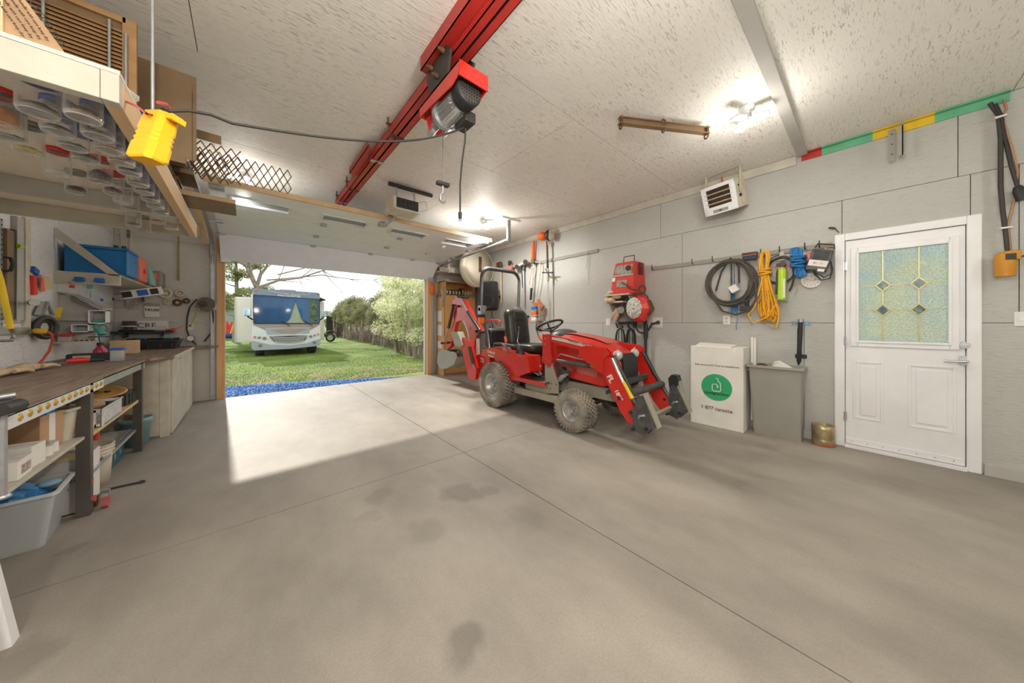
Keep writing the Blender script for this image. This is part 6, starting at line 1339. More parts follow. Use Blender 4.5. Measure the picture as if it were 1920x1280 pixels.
build('strap_bundle', MB().tube([(3.46, 6.43, 2.05), (3.42, 6.40, 1.95), (3.45, 6.40, 1.82), (3.40, 6.40, 1.72), (3.44, 6.40, 1.58)], [.03, .05, .03, .045, .03], 8), m_dbins, gp_)

# ================================================================== right wall, far part
m_rail = mat('rail_paint', '98938a', .6, var=.06)
def wthing(name, lab, cat, px, py, d=.0, group=None):
    p = rw(px, py, d); return thing(name, lab, cat, tuple(p), 0, group)
s1 = wthing('tool_rail', 'long painted tool rail on the right wall, garden tools hung from it', 'rail', 1050, 485)
a, b2 = rw(975, 500), rw(1122, 470); build('rail_board', MB().box(WX-.02, WX, b2.y, a.y, 2.41, 2.465), m_rail, s1)
s2 = wthing('hook_rail', 'grey painted rail carrying the ropes and hoses beside the entry door', 'rail', 1390, 480)
a, b2 = rw(1222, 503), rw(1561, 460); build('rail_board', MB().box(WX-.018, WX, b2.y, a.y, 1.985, 2.035), m_rail, s2)
for px in (1225, 1300, 1338, 1428, 1463, 1510, 1537): q = rw(px, 492, .02); build('hook', MB().tube([(WX-.018, q.y, 2.0), (WX-.05, q.y, 1.995), (WX-.07, q.y, 2.01), (WX-.072, q.y, 2.06)], .005, 6), m_darkst, s2)
def W(px, py, d): return rw(px, py, d)
# speaker
sp = wthing('loudspeaker', 'black plastic two-way loudspeaker hung on the right wall behind the roll bar', 'speaker', 920, 560, .2)
c = at(920, 555, X=4.20); rt = Matrix.Rotation(R(-62), 3, 'Z')
def sq(w_, h_, d_, r=.06): return [c+rt@V(x, d_, z) for x, _, z in rr2(0, 0, 0, w_, h_, r)]
build('cabinet', MB().loft([sq(.28, .58, -.16), sq(.36, .64, -.12), sq(.37, .66, .0), sq(.26, .50, .14), sq(.22, .44, .16)], smooth=True), m_black, sp)
build('wall_arm', MB().bar(c+V(.1, 0, 0), V(WX-.001, c.y, c.z), .05, .05), m_darkst, sp)
build('woofer', MB().lathe([(0, .05), (.05, .05), (.125, .0), (.14, -.008), (.15, 0)], c+rt@V(0, -.155, -.11), rt@V(0, 1, 0), 28), m_dgrey, sp)
build('horn', MB().lathe([(.02, .08), (.05, .04), (.12, 0), (.13, .0)], c+rt@V(0, -.158, .17), rt@V(0, 1, 0), 24), m_dgrey, sp)
build('side_grip', MB().obox(c+rt@V(-.185, 0, .03), (.02, .10, .16), rt), m_dgrey, sp, bevel=.01)
build('speaker_cable', MB().tube([c+V(.05, 0, -.33), c+V(.08, .1, -.55), c+V(.16, .05, -.75), c+V(.12, -.02, -.9)], .006, 6).tube([c+V(.0, 0, -.33), c+V(.12, .05, -.5), c+V(.2, .0, -.66)], .006, 6), m_cable, sp)
# garden tools
def pole(name, lab, cat, px0, py0, px1, py1, r, m, d=.08): 
    t0 = wthing(name, lab, cat, (px0+px1)/2, max(py0, py1), d); build('handle', MB().cyl(W(px0, py0, d), W(px1, py1, d), r, n=10), m, t0); return t0
t0 = pole('sledge_hammer', 'garden tool with a brown iron head and pine handle, left of the tool rail', 'tool', 939, 500, 940, 568, .016, m_pine); build('head', MB().obox(W(936, 496, .1), (.06, .16, .12)), m_rust, t0, bevel=.02); build('collar', MB().cyl(W(938.5, 498, .08), W(939, 508, .08), .022, n=10), m_darkst, t0)
t0 = pole('pruning_pole', 'hanging pole tool with a coral cloth and curved cord, second from the left', 'tool', 957, 492, 965, 512, .012, m_rust); build('head', MB().obox(W(956, 493, .09), (.05, .08, .10)), m_darkst, t0, bevel=.01); build('cloth', MB().plate([W(957, 497, .1), W(962, 500, .1), W(957, 506, .12), W(950, 506, .12)], (.03, 0, 0)), m_coral, t0); build('cord', MB().tube([W(958, 496, .09), W(966, 500, .09), W(969, 510, .09), W(970, 530, .09), W(966, 560, .09), W(965, 575, .09)], .007, 6), m_pine, t0)
t0 = wthing('roller_bar', 'short cream roller bar with dark end discs above the grey pipe', 'bar', 977, 495, .12); build('tube', MB().cyl(W(969, 500, .12), W(985, 491, .12), .03, n=16), m_cream, t0); build('end_disc', MB().cyl(W(985, 491, .10), W(985, 491, .17), .05, n=22), m_darkst, t0); build('end_disc', MB().cyl(W(969, 500, .10), W(969, 500, .17), .045, n=22), m_black, t0)
t0 = pole('steel_pipe', 'slender dark rod hanging beside the grey pipe', 'rod', 977.5, 498, 980, 540, .012, m_darkst, .06)
t0 = pole('steel_pipe', 'grey pipe hanging from the left end of the tool rail', 'pipe', 981.5, 500, 983, 575, .02, m_galv, .05); build('top_sleeve', MB().cyl(W(982, 497, .05), W(982, 507, .05), .03, n=12), m_dgrey, t0)
t0 = pole('hedge_trimmer', 'pole saw with a bright orange blade guard pointing up on the tool rail', 'pole saw', 1001, 490, 995, 562, .013, m_cream, .09); build('blade_guard', MB().plate([W(998.5, 451, .1), W(1000.5, 452, .1), W(999, 485, .1), W(996.5, 493, .1), W(994.5, 491, .1), W(996, 480, .1)], (.05, 0, 0)), m_orange, t0, bevel=.006); build('black_grip', MB().cyl(W(996.5, 540, .09), W(995, 562, .09), .024, n=12), m_black, t0); build('gear_head', MB().obox(W(1000, 490, .1), (.06, .06, .10)), m_dgrey, t0, bevel=.01)
build('throttle_rod', MB().tube([W(998, 502, .12), W(994, 520, .12), W(992, 534, .12)], .008, 6), m_pine, t0)
t0 = wthing('bow_pole', 'bent cream rod with a leather pouch hanging from the tool rail', 'rod', 1010, 530, .08); build('rod', MB().tube([W(1000, 490, .08), W(1012, 492, .08), W(1013.5, 500, .08), W(1011, 525, .08), W(1006, 555, .08)], .009, 7), m_cream, t0); build('pouch', MB().plate([W(996, 566, .12), W(1012, 567, .12), W(1018, 574, .12), W(1014, 582, .12), W(1006, 578, .12)], (.04, 0, 0)).plate([W(1009, 560, .1), W(1017, 572, .1), W(1015, 576, .1), W(1006, 563, .1)], (.03, 0, 0)), mat('leather', 'b5704c', .6, var=.15), t0, bevel=.01); build('tassel', MB().tube([W(1014, 580, .1), W(1023, 583, .1)], .006, 6), m_redp, t0)
t0 = wthing('battery_rack', 'small cubby rack of batteries below the leather pouch', 'rack', 1002, 590, .1)
for k, (m, mm) in enumerate(((m_bluep, m_grey), (m_orange, m_amber), (m_paper, m_darkst))):
    za = W(1000, 573+k*10, .16).z; a, b2 = W(995, 575, .16), W(1007, 575, .16)
    build('cubby', MB().box(WX-.17, WX-.001, b2.y, a.y, za-.09, za-.08).box(WX-.17, WX-.001, b2.y-.06, b2.y-.05, za-.09, za+.01), m_board, t0); build('battery', MB().box(WX-.165, WX-.06, b2.y+.03, a.y-.02, za-.08, za-.02), m, t0, bevel=.006)
t0 = wthing('outlet', 'white outlet on the right wall behind the steering wheel', 'outlet', 1008, 602, 0); a = W(1008, 606, 0); build('cover_plate', MB().box(WX-.006, WX, a.y-.04, a.y+.04, a.z-.06, a.z+.06), m_paper, t0); build('plug_cord', MB().tube([(WX-.03, a.y, a.z), (WX-.05, a.y, a.z-.1), (WX-.03, a.y-.05, a.z-.25)], .008, 6), m_cable, t0)
t0 = wthing('string_trimmer', 'string trimmer hung upside down with its orange engine at the ceiling', 'trimmer', 1026, 600, .12)
build('shaft', MB().cyl(W(1027, 525, .12), W(1027.5, 612, .12), .013, n=10), m_alu, t0); build('upper_shaft', MB().cyl(W(1025.5, 452, .12), W(1026.5, 486, .12), .02, n=10), m_rust, t0); build('grip_sleeve', MB().cyl(W(1026.5, 487, .12), W(1026.8, 503, .12), .022, n=12), m_black, t0); build('sleeve', MB().cyl(W(1027, 505, .12), W(1027.5, 527, .12), .025, n=10), m_tgrey, t0)
build('handle_bar', MB().tube([W(1017, 511, .14), W(1027, 511, .14), W(1037, 510.5, .14)], .013, 8).tube([W(1023, 504, .12), W(1030, 517, .16)], .012, 8), m_black, t0)
q = W(1018, 443, .16); build('orange_housing', MB().ball(q, (.11, .10, .085), 18, 10), m_orange, t0); build('engine', MB().ball(W(1029, 441, .16), (.10, .07, .10), 14, 9), m_darkst, t0); build('side_cover', MB().ball(W(1033, 441, .14), (.09, .05, .10), 12, 8), m_cream, t0); build('trigger_loop', MB().torus(W(1025.5, 456, .12), (1, 0, 0), .035, .010, 16, 7), m_cream, t0)
t0 = wthing('broom_handle', 'thin white pole standing behind the steering wheel by the wall', 'pole', 1028, 600, .05); build('handle', MB().cyl(W(1029.6, 560, .03), W(1029.8, 660, .03), .008, n=8), m_grey, t0)
single('string_line', MB().tube([W(1103, 471, .03), W(1101, 490, .03), W(1100, 505, .03)], .002, 5).tube([W(1103, 471, .03), W(1104, 500, .02), W(1103, 535, .02)], .002, 5), m_darkst, 'thin dark string hanging from the right end of the tool rail', 'string')
# --- welder on a wall shelf
ws = wthing('welder_shelf', 'small grey bracket shelf on the right wall holding the red welder', 'shelf', 1180, 560, .2)
sc = W(1180, 556, .25); zs = W(1195, 548, .42).z
sy0, sy1 = W(1209, 548, .0).y+.02, W(1146, 548, .0).y-.12
build('shelf_board', MB().box(WX-.42, WX-.001, sy0, sy1, zs-.02, zs), m_board, ws); build('lower_board', MB().box(WX-.38, WX-.001, sy0+.12, sy1, zs-.12, zs-.10), m_board, ws)
for y in (sy0+.03, sy1-.04): build('bracket', MB().prism([(WX-.36, zs-.03), (WX-.002, zs-.03), (WX-.002, zs-.50), (WX-.03, zs-.50)], 'y', y, y+.02), m_grey, ws)
wd = wthing('welder', 'red stick welding machine with a dial on the wall shelf', 'welder', 1177, 520, .3)
wx0 = WX-.40; wy0, wy1 = at(1189, 545, X=wx0).y, at(1147, 545, X=wx0).y; wzt = at(1187, 487, X=wx0).z
wh = wzt-zs; wxe = WX-.06
build('case', MB().loft([[(wx0-.02, wy0, zs), (wx0-.02, wy1, zs), (wxe, wy1, zs), (wxe, wy0, zs)], [(wx0, wy0+.01, zs+wh*.5), (wx0, wy1-.01, zs+wh*.5), (wxe, wy1-.01, zs+wh*.5), (wxe, wy0+.01, zs+wh*.5)], [(wx0+.05, wy0+.02, zs+wh*.96), (wx0+.05, wy1-.03, zs+wh*.96), (wxe, wy1-.03, zs+wh*.96), (wxe, wy0+.02, zs+wh*.96)], [(wx0+.07, wy0+.03, zs+wh), (wx0+.07, wy1-.04, zs+wh), (wxe, wy1-.04, zs+wh), (wxe, wy0+.03, zs+wh)]]), mat('welder_red', 'c8382c', .4, var=.05), wd, bevel=.004)
def wf(f, g_, o=.006):      # point of the front face: f across (0 at the left), g_ up
    y = wy1+(wy0-wy1)*f; x = wx0-.02+.02*min(1, g_/.5)+(.05*(max(0, g_-.5)/.46)); return V(x-o, y, zs+wh*g_)
m_lab = mat('panel_grey', '9a958a', .5, var=.3, scale=25)
build('control_panel', MB().plate([wf(.12, .62), wf(.90, .62), wf(.90, .90), wf(.14, .90)], (.004, 0, 0)), m_lab, wd); build('dial', MB().cyl(wf(.72, .78, .006), wf(.72, .78, .03), .035, n=20), m_black, wd); build('dial_ring', MB().torus(wf(.72, .78, .008), (1, 0, 0), .045, .006, 24, 6), m_orange, wd)
build('name_strip', MB().plate([wf(.06, .545), wf(.95, .545), wf(.95, .60), wf(.06, .60)], (.004, 0, 0)), m_dbins, wd); text('LINCOLN', .035, m_paper, wf(.62, .555, .010), (0, -1, 0), (0, 0, 1), wd)
build('data_plate', MB().plate([wf(.25, .20), wf(.70, .20), wf(.70, .42), wf(.25, .42)], (.004, 0, 0)), m_lab, wd); build('sticker', MB().plate([wf(.03, .40), wf(.17, .40), wf(.17, .52), wf(.03, .52)], (.004, 0, 0)), m_paper, wd)
for k in range(9): build('side_louver', MB().box(wx0+.13, wx0+.27, wy0-.001+.012*0, wy0+.006, zs+wh*.60+k*.02, zs+wh*.60+k*.02+.007), m_black, wd)
build('carry_handle', MB().tube([(wx0+.12, wy1-.12, zs+wh), (wx0+.12, wy1-.13, zs+wh+.09), (wx0+.12, wy0+.06, zs+wh+.09), (wx0+.12, wy0+.06, zs+wh)], .007, 7), m_rust, wd)
single('work_lead', MB().tube([wf(.5, .35, .01), wf(.62, .3, .05), wf(1.0, .1, .06), V(wx0-.02, wy0-.06, zs+.03), V(wx0+.1, wy0-.14, zs-.05), V(wx0+.15, wy0-.15, zs-.18)], .010, 8).torus(V(wx0+.08, wy0-.08, zs+.05), (.4, 1, 0), .05, .012, 18, 7), m_rust, 'brown welding lead clipped across the red welder front', 'cable')
rg = random.Random(12)
for k, (lab, m, px, py, s) in enumerate((('heap of yellow-brown gloves under the welder', m_skin, 1150, 549, (.06, .10, .04)), ('yellow looped strap among the gloves under the welder', m_yellow, 1166, 549, (.03, .06, .035)), ('small pine block in front of the welder shelf', m_pine, 1156, 557, (.05, .08, .03)), ('straw hand brush hanging at the left of the welder shelf', m_skin, 1144, 563, (.05, .09, .05)))):
    q = at(px, py, X=WX-.36); mb = MB().ball(q, s, 12, 8); mb.v = [(a+rg.uniform(-.01, .01), b+rg.uniform(-.01, .01), c_+rg.uniform(-.008, .008)) for a, b, c_ in mb.v]; single('glove_heap' if k != 2 else 'wood_block', mb, m, lab, 'gloves' if k == 0 else 'strap' if k == 1 else 'block' if k == 2 else 'brush')
wg = wthing('welding_glove', 'tan welding gloves with long fingers hanging below the welder shelf', 'gloves', 1156, 590, .25)
for k in range(5): build('finger', MB().tube([W(1166-2*k, 578, .25), W(1160-2.6*k, 588, .25), W(1156-2.4*k, 600+1.2*k*(k < 3), .22)], [.022, .018, .012], 8), m_skin, wg)
build('cuff', MB().ball(W(1163, 581, .25), (.05, .06, .05), 12, 8), m_skin, wg)
single('hand_grinder', MB().cyl(W(1164, 581, .2), W(1164, 581, .32), .05, n=18), m_dbins, 'round grey tool hanging beside the welding gloves', 'tool')
single('black_clip', MB().torus(W(1178, 579, .2), (1, .6, 0), .045, .014, 22, 8), m_black, 'black oval grip hanging below the welder', 'clip')
wm = wthing('welding_helmet', 'red welding helmet bag with a torn white newspaper face hanging right of the shelf', 'helmet', 1200, 602, .28)
hc = at(1199, 579, X=WX-.30)
hl = []
for k, (dx, s) in enumerate(((-.10, .5), (-.06, .92), (.0, 1.0), (.10, .95), (.16, .8))):
    hl.append([hc+V(dx, -(ca*.17*s)+.05*dx, cb*.20*s) for ca, cb in [(math.cos(R(a))*(1 if math.sin(R(a)) > -.3 else .75), math.sin(R(a))) for a in range(0, 360, 30)]])
build('helmet_shell', MB().loft(hl, smooth=False), m_redp, wm, bevel=.01)
m_news = mat('printed_paper', 'e8e2da', .7, var=1.0, scale=38, col2='6c7a70')
build('paper_print', MB().loft([[hc+V(dx, -(math.cos(R(a))*.115*s)+.03, math.sin(R(a))*.15*s+.01) for a in range(0, 360, 30)] for dx, s in ((-.135, .5), (-.105, 1.0), (-.10, 1.0))]), m_news, wm)
build('brown_side', MB().plate([hc+V(-.05, -.15, .12), hc+V(.0, -.19, .0), hc+V(-.02, -.12, -.10), hc+V(-.07, -.10, .0)], (.06, 0, 0)), m_rust, wm)
# cable rack
cr_ = wthing('cable_rack', 'black bracket with coiled dark welding cables hanging on the right wall', 'cable rack', 1180, 700, .08)
build('rack_bar', MB().bar(W(1161, 605, .06), W(1192, 605, .06), .02, .03), m_black, cr_)
for px in (1155, 1165, 1177, 1187): build('rack_fork', MB().tube([W(px, 605, .05), W(px+1, 611, .12), W(px+3, 614, .14)], .012, 7), m_black, cr_)
rg = random.Random(2)
for cx_, n in ((1163, 5), (1183, 6)):
    for k in range(n):
        a = rg.uniform(3, 10); zb = rg.uniform(690, 740)
        mb = MB(); w_ = a
        dd_ = .06+.008*k; pts = [W(cx_-w_, zb, dd_), W(cx_-w_, 645, dd_), W(cx_-w_*.88, 628, dd_), W(cx_-w_*.6, 618.5, dd_+.02), W(cx_, 614.5+.4*k, dd_+.03), W(cx_+w_*.6, 618.5, dd_+.02), W(cx_+w_*.88, 628, dd_), W(cx_+w_, 645, dd_), W(cx_+w_, zb, dd_)]
        build('cable_loop', MB().tube(pts, .007, 6), m_cable, cr_)
t0 = wthing('range_outlet', 'large white range outlet with a thick grey plug and cord on the right wall', 'outlet', 1233, 604); a, b2 = W(1224, 614, 0), W(1242, 595, 0); build('cover_plate', MB().box(WX-.008, WX, b2.y, a.y, a.z, b2.z), m_paper, t0, bevel=.002); q = W(1234, 604, .04); build('plug', MB().obox(q, (.04, .055, .05)), m_dgrey, t0, bevel=.02, seg=3)
for (px, py) in ((1227, 597), (1239, 597), (1239, 612)): q2 = W(px, py, .008); build('screw', MB().cyl(q2, q2-V(.003, 0, 0), .005, n=8), m_darkst, t0)
build('power_cord', MB().tube([q, W(1222, 607, .05), W(1216, 618, .05), W(1212, 622, .05)], .014, 8).tube([W(1209, 585, .05), W(1209, 600, .05), W(1209, 660, .05), W(1210, 720, .05)], .011, 7).tube([W(1212, 595, .05), W(1212, 640, .05), W(1211, 720, .04)], .011, 7), m_cable, t0); build('cord_wrap', MB().cyl(W(1211, 607, .05), W(1211, 634, .05), .03, n=12), m_black, t0)
build('extra_loop', MB().tube([W(1194, 600, .05), W(1192, 612, .05), W(1198, 622, .05), W(1208, 624, .05)], .010, 7), m_cable, t0)
t0 = wthing('light_switch', 'white light switch plate left of the cable rack', 'switch', 1140, 604); a, b2 = W(1136.5, 610, 0), W(1144.5, 597, 0); build('cover_plate', MB().box(WX-.007, WX, b2.y, a.y, a.z, b2.z), m_paper, t0, bevel=.002); build('rocker', MB().box(WX-.012, WX-.007, b2.y+.025, a.y-.025, a.z+.03, b2.z-.03), m_white, t0)
t0 = wthing('outlet', 'white double outlet under the coiled hose on the right wall', 'outlet', 1362, 600); a, b2 = W(1356, 608.5, 0), W(1369, 591, 0); build('cover_plate', MB().box(WX-.007, WX, b2.y, a.y, a.z, b2.z), m_paper, t0, bevel=.002)
for dz in (.02, -.02): build('socket', MB().box(WX-.010, WX-.007, (a.y+b2.y)/2-.014, (a.y+b2.y)/2+.014, (a.z+b2.z)/2+dz-.012, (a.z+b2.z)/2+dz+.012), m_board, t0)
t0 = wthing('light_switch', 'white switch plate at the far right beyond the entry door', 'switch', 1915, 598); a, b2 = W(1901, 611, 0), W(1932, 584, 0); build('cover_plate', MB().box(WX-.007, WX, b2.y, a.y, a.z, b2.z), m_paper, t0, bevel=.002); build('rocker', MB().box(WX-.012, WX-.007, (a.y+b2.y)/2-.02, (a.y+b2.y)/2+.015, a.z+.04, b2.z-.04), m_white, t0)

# --- hoses, ropes and tools on the hook rail
def coil(px, py, rx, rz, turns, r, d, seed, jit=.06, n=26, sq_=0):
    g3 = random.Random(seed); c = W(px, py, d); pts = []
    for k in range(int(turns*n)):
        t = 2*math.pi*k/n+math.pi/2; tr_i = k//n
        if k % n == 0: jy, jz, oy, oz = [g3.uniform(-jit, jit) for _ in range(4)]; dd = g3.uniform(-.02, .02)
        pts.append(c+V(dd-.0, -(rx*(1+jy))*math.cos(t)+oy*rx*.6, rz*(1+jz)*math.sin(t)+(oz-abs(jz))*rz*.5))
    # smooth out steps
    for _ in range(2): pts = [pts[0]]+[(pts[i-1]+pts[i]*2+pts[i+1])/4 for i in range(1, len(pts)-1)]+[pts[-1]]
    return MB().tube(pts, r, 7)
hc_ = wthing('air_hose', 'big coil of dark hose hanging on the rail above the white outlet', 'hose', 1374, 575, .1)
build('hose_coil', coil(1369, 528, .235, .265, 9, .0115, .10, 1, .10), mat('dark_hose', '4a463b', .5, var=.08), hc_)
build('loose_loop', MB().tube([W(1398, 500, .13), W(1417, 530, .13), W(1418, 560, .13), W(1405, 582, .13), W(1380, 590, .13), W(1355, 583, .13), W(1338, 560, .13), W(1331, 535, .13)], .011, 7), mat('dark_hose_2', '46423a', .5), hc_)
build('hanging_bight', MB().tube([W(1342, 545, .09), W(1352, 510, .09), W(1370, 483, .09), W(1385, 500, .09), W(1386, 530, .09)], .010, 7), m_cable, hc_)
t0 = wthing('hose_tag', 'pale grey box-shaped connector inside the dark hose coil', 'connector', 1378, 543, .16); build('housing', MB().obox(W(1378, 541, .13), (.05, .08, .09), Matrix.Rotation(R(-30), 3, 'X')), m_grey, t0, bevel=.004); build('lid', MB().obox(W(1375, 541, .16), (.012, .075, .08), Matrix.Rotation(R(-30), 3, 'X')), m_paper, t0)
t0 = wthing('brown_strap', 'brown braided strap hanging behind the hose coil', 'strap', 1372, 590, .04); build('braid', MB().bar(W(1371, 484, .04), W(1372.5, 590, .04), .012, .022, (1, 0, 0)), mat('braid', '7a5640', .8, var=.5, scale=60), t0)
t0 = wthing('blue_twine', 'frayed blue twine hanging behind the hose coil', 'twine', 1376, 600, .05)
rg = random.Random(6)
for k in range(16):
    x0 = 1375+rg.uniform(-3, 3); x1 = x0+rg.uniform(-10, 8); build('strand', MB().tube([W(1376, 487, .045), W(1377, 520, .045), W(1375+rg.uniform(-2, 3), 555, .045), W(x1+2, 573+rg.uniform(0, 6), .05), W(x1, 586+rg.uniform(-3, 4), .05)], .0032, 5), m_rope2, t0)
build('loose_strand', MB().tube([W(1380, 587, .05), W(1383, 598, .05), W(1380, 610, .05), W(1381, 618, .05)], .0032, 5), m_rope2, t0)
t0 = wthing('hand_broom', 'black bristle brush hanging between the hose coil and the yellow rope', 'brush', 1408, 480, .08); build('brush_head', MB().obox(W(1406, 476, .08), (.06, .14, .03)), m_darkst, t0); build('brush_bristles', MB().obox(W(1406, 483, .08), (.05, .13, .045)), mat('blue_grey_bristle', '3c4256', .8, var=.3, scale=90), t0); build('orange_line', MB().obox(W(1406, 478, .112), (.003, .13, .006)), m_orange, t0)
t0 = wthing('small_pump', 'black pump handle hanging below the hose coil, left of the yellow rope', 'pump', 1398, 578, .08); build('barrel', MB().cyl(W(1402, 545, .08), W(1400, 575, .08), .020, n=12), m_black, t0); build('foot', MB().obox(W(1397, 578, .08), (.05, .10, .06)), m_darkst, t0, bevel=.008); build('rod', MB().cyl(W(1404, 520, .08), W(1402, 547, .08), .008, n=8), m_steel, t0)
yr = wthing('yellow_rope', 'hank of bright yellow braided rope hanging on the hook rail', 'rope', 1435, 610, .1)
rg = random.Random(14)
for k in range(13):
    o0 = rg.uniform(-7, 7); xb = 1441+rg.uniform(-15, 18); zb = rg.uniform(596, 613); wv = rg.uniform(3, 9); d = .08+rg.uniform(-.03, .04)
    pts = [W(1430+o0*.6-4, 505, d), W(1427+o0*.3, 480, d), W(1432+o0*.5, 468+rg.uniform(0, 4), d+.01), W(1441+o0*.5, 474, d), W(1438+o0*.3, 500, d+.01), W(1434+o0*.35, 518, d+.02), W((xb+1438)/2+wv, 555, d), W(xb+wv, (zb+560)/2, d), W(xb+wv*.4, zb, d), W(xb-wv, (zb+568)/2, d), W((xb+1430)/2-wv, 550, d), W(1431+o0*.35, 520, d+.01)]
    sm = []
    for i in range(len(pts)):
        sm.append((pts[i-1]+pts[i]*6+pts[(i+1) % len(pts)])/8); sm.append((pts[i]+pts[(i+1) % len(pts)])/2)
    build('rope_strand', MB().tube(sm, .0085, 7, closed=True), m_rope, yr)
build('rope_strand', MB().tube([W(1432, 515, .13), W(1415, 575, .12), W(1403, 590, .12), W(1412, 606, .12), W(1440, 594, .13), W(1455, 570, .12), W(1440, 520, .13)], .0085, 7), m_rope, yr)
build('rope_strand', MB().tube([W(1440, 515, .12), W(1452, 560, .12), W(1461, 590, .12), W(1457, 614, .12), W(1444, 610, .12)], .0085, 7), m_rope, yr)
build('wrap', MB().torus(W(1435, 514, .10), (0, .15, 1), .055, .010, 18, 7).torus(W(1435, 510, .10), (0, -.1, 1), .055, .010, 18, 7).torus(W(1435, 506, .10), (0, .1, 1), .053, .010, 18, 7), m_rope, yr)
single('steel_s_hook', MB().tube([W(1428, 545, .16), W(1427, 562, .16), W(1421, 568, .16), W(1418, 562, .16), W(1424, 552, .16)], .005, 6), m_steel, 'steel hook dangling in front of the yellow rope', 'hook')
bc = wthing('thin_cable', 'loops of thin black cable hanging around the lime grease gun', 'cable', 1463, 540, .12)
build('cable_loops', coil(1462, 506, .125, .155, 4, .0065, .10, 5, .10), m_cable, bc); build('loose_end', MB().tube([W(1487, 500, .11), W(1489, 520, .11), W(1485, 535, .11), W(1480, 546, .11)], .009, 6), m_black, bc)
gg = wthing('grease_gun', 'lime green grease gun hanging upright on the hook rail', 'grease gun', 1466, 565, .12)
build('barrel', MB().cyl(W(1466.5, 503, .12), W(1466, 562, .12), .036, n=22), m_lime, gg); 
for py in (503, 561): build('band', MB().cyl(W(1466.3, py-1.2, .12), W(1466.3, py+1.2, .12), .040, n=22), mat('lime_dark', '9fbd2a', .35), gg)
build('label_window', MB().obox(W(1470, 540, .158), (.004, .018, .20)), m_paper, gg); build('head', MB().cyl(W(1467, 492, .12), W(1466.5, 503, .12), .022, .034, n=16).obox(W(1465, 496, .12), (.05, .08, .03)), m_darkst, gg); build('lever', MB().tube([W(1462, 495, .13), W(1457, 512, .13), W(1455, 552, .13)], .009, 7), m_darkst, gg); build('hang_plate', MB().plate([W(1462, 472, .08), W(1469, 470, .08), W(1472, 487, .09), W(1460, 488, .09)], (.006, 0, 0)), m_grey, gg); build('tail_rod', MB().tube([W(1464, 563, .12), W(1464, 570, .12), W(1462, 576, .12)], .004, 6), m_steel, gg); build('red_spout', MB().tube([W(1452, 500, .14), W(1470, 502, .15), W(1480, 499, .14)], .006, 6), m_redp, gg)
def hank(name, lab, cx_, y0, y1, wpx, m, seed, r=.009, d=.09):
    t0 = wthing(name, lab, 'rope', cx_, y1, d); g3 = random.Random(seed)
    for k in range(9):
        a = -wpx/2+wpx*k/8; pts = [W(cx_+a+g3.uniform(-1, 1)-2, y0+abs(a)*.3, d+g3.uniform(-.02, .03)), W(cx_+a*.8, (y0*2+y1)/3, d), W(cx_+a*.8+2, (y0+y1*2)/3, d+.01), W(cx_+a*1.1+5, y1-abs(a)*.3+g3.uniform(-1, 1), d+g3.uniform(-.02, .03))]
        build('rope_strand', MB().tube(pts, r, 7), m, t0)
    for k in range(5): yy = y0+(y1-y0)*(.30+.09*k); q = W(cx_+1+k*.3, yy, d); build('wrap', MB().torus(q, (0, .15*(1 if k % 2 else -1), 1), .058*wpx/20, r, 18, 7), m, t0)
    return t0
hank('blue_rope', 'thick hank of mottled blue rope hanging right of the black cable loops', 1495, 463, 519, 21, m_rope2, 3)
hank('red_rope', 'small hank of dark red rope half hidden behind the blue rope', 1507, 482, 508, 7, mat('red_rope', '9c3f33', .7, var=.4, scale=80), 4, .007, .05)
th = wthing('wall_thermometer', 'round white dial thermometer on the right wall left of the door', 'thermometer', 1521, 536, .03); q = W(1521.5, 525.5, .0)
build('case', MB().cyl(q, q-V(.03, 0, 0), .078, n=36), m_white, th, bevel=.004); build('dial_face', MB().cyl(q-V(.03, 0, 0), q-V(.032, 0, 0), .070, n=36), m_paper, th)
for k in range(12): a = R(k*30); c = q+V(-.033, -.056*math.cos(a), .056*math.sin(a)); build('tick_mark', MB().obox(c, (.002, .010, .003), Matrix.Rotation(-a, 3, 'X')), m_ink, th)
build('needle', MB().obox(q-V(.035, 0, 0), (.002, .07, .004), Matrix.Rotation(R(20), 3, 'X')), m_redp, th); text('20', .018, m_ink, q+V(-.033, .0, .032), (0, -1, 0), (0, 0, 1), th); text('40', .018, m_ink, q+V(-.033, -.034, .0), (0, -1, 0), (0, 0, 1), th); text('0', .018, m_ink, q+V(-.033, .036, 0), (0, -1, 0), (0, 0, 1), th)
bc2 = wthing('battery_charger', 'grey battery charger with copper-orange clamps hanging beside the door frame', 'charger', 1537, 520, .1); rt = Matrix.Rotation(R(16), 3, 'X')
q = at(1537, 488, X=WX-.12); build('case', MB().obox(q, (.09, .155, .215), rt), m_dgrey, bc2, bevel=.01); build('faceplate', MB().obox(q+rt@V(-.052, 0, -.035), (.005, .14, .06), rt), m_paper, bc2); text('BC 12', .028, m_redp, q+rt@V(-.056, 0, -.043), rt@V(0, -1, 0), rt@V(0, 0, 1), bc2)
for k in range(9): build('vent_slot', MB().obox(q+rt@V(-.051, 0, .09-.011*k), (.004, .12, .004), rt), m_black, bc2)
build('meter', MB().obox(q+rt@V(-.052, -.04, -.10), (.005, .05, .025), rt), m_paper, bc2)
build('charger_handle', MB().tube([q+rt@V(-.0, .07, .12), q+rt@V(0, .06, .16), q+rt@V(0, -.06, .16), q+rt@V(0, -.07, .12)], .008, 7), m_cable, bc2)
for (a, b2, m) in ((W(1516, 474, .12), W(1522, 492, .14), m_coral), (W(1547, 466, .12), W(1553, 484, .12), mat('copper', 'd98a5c', .35, metal=.6, var=.1))): build('battery_clamp', MB().cyl(a, b2, .018, .022, n=10), m, bc2)
build('clamp_grip', MB().cyl(W(1521, 490, .14), W(1524, 500, .14), .02, n=10), m_redp, bc2)
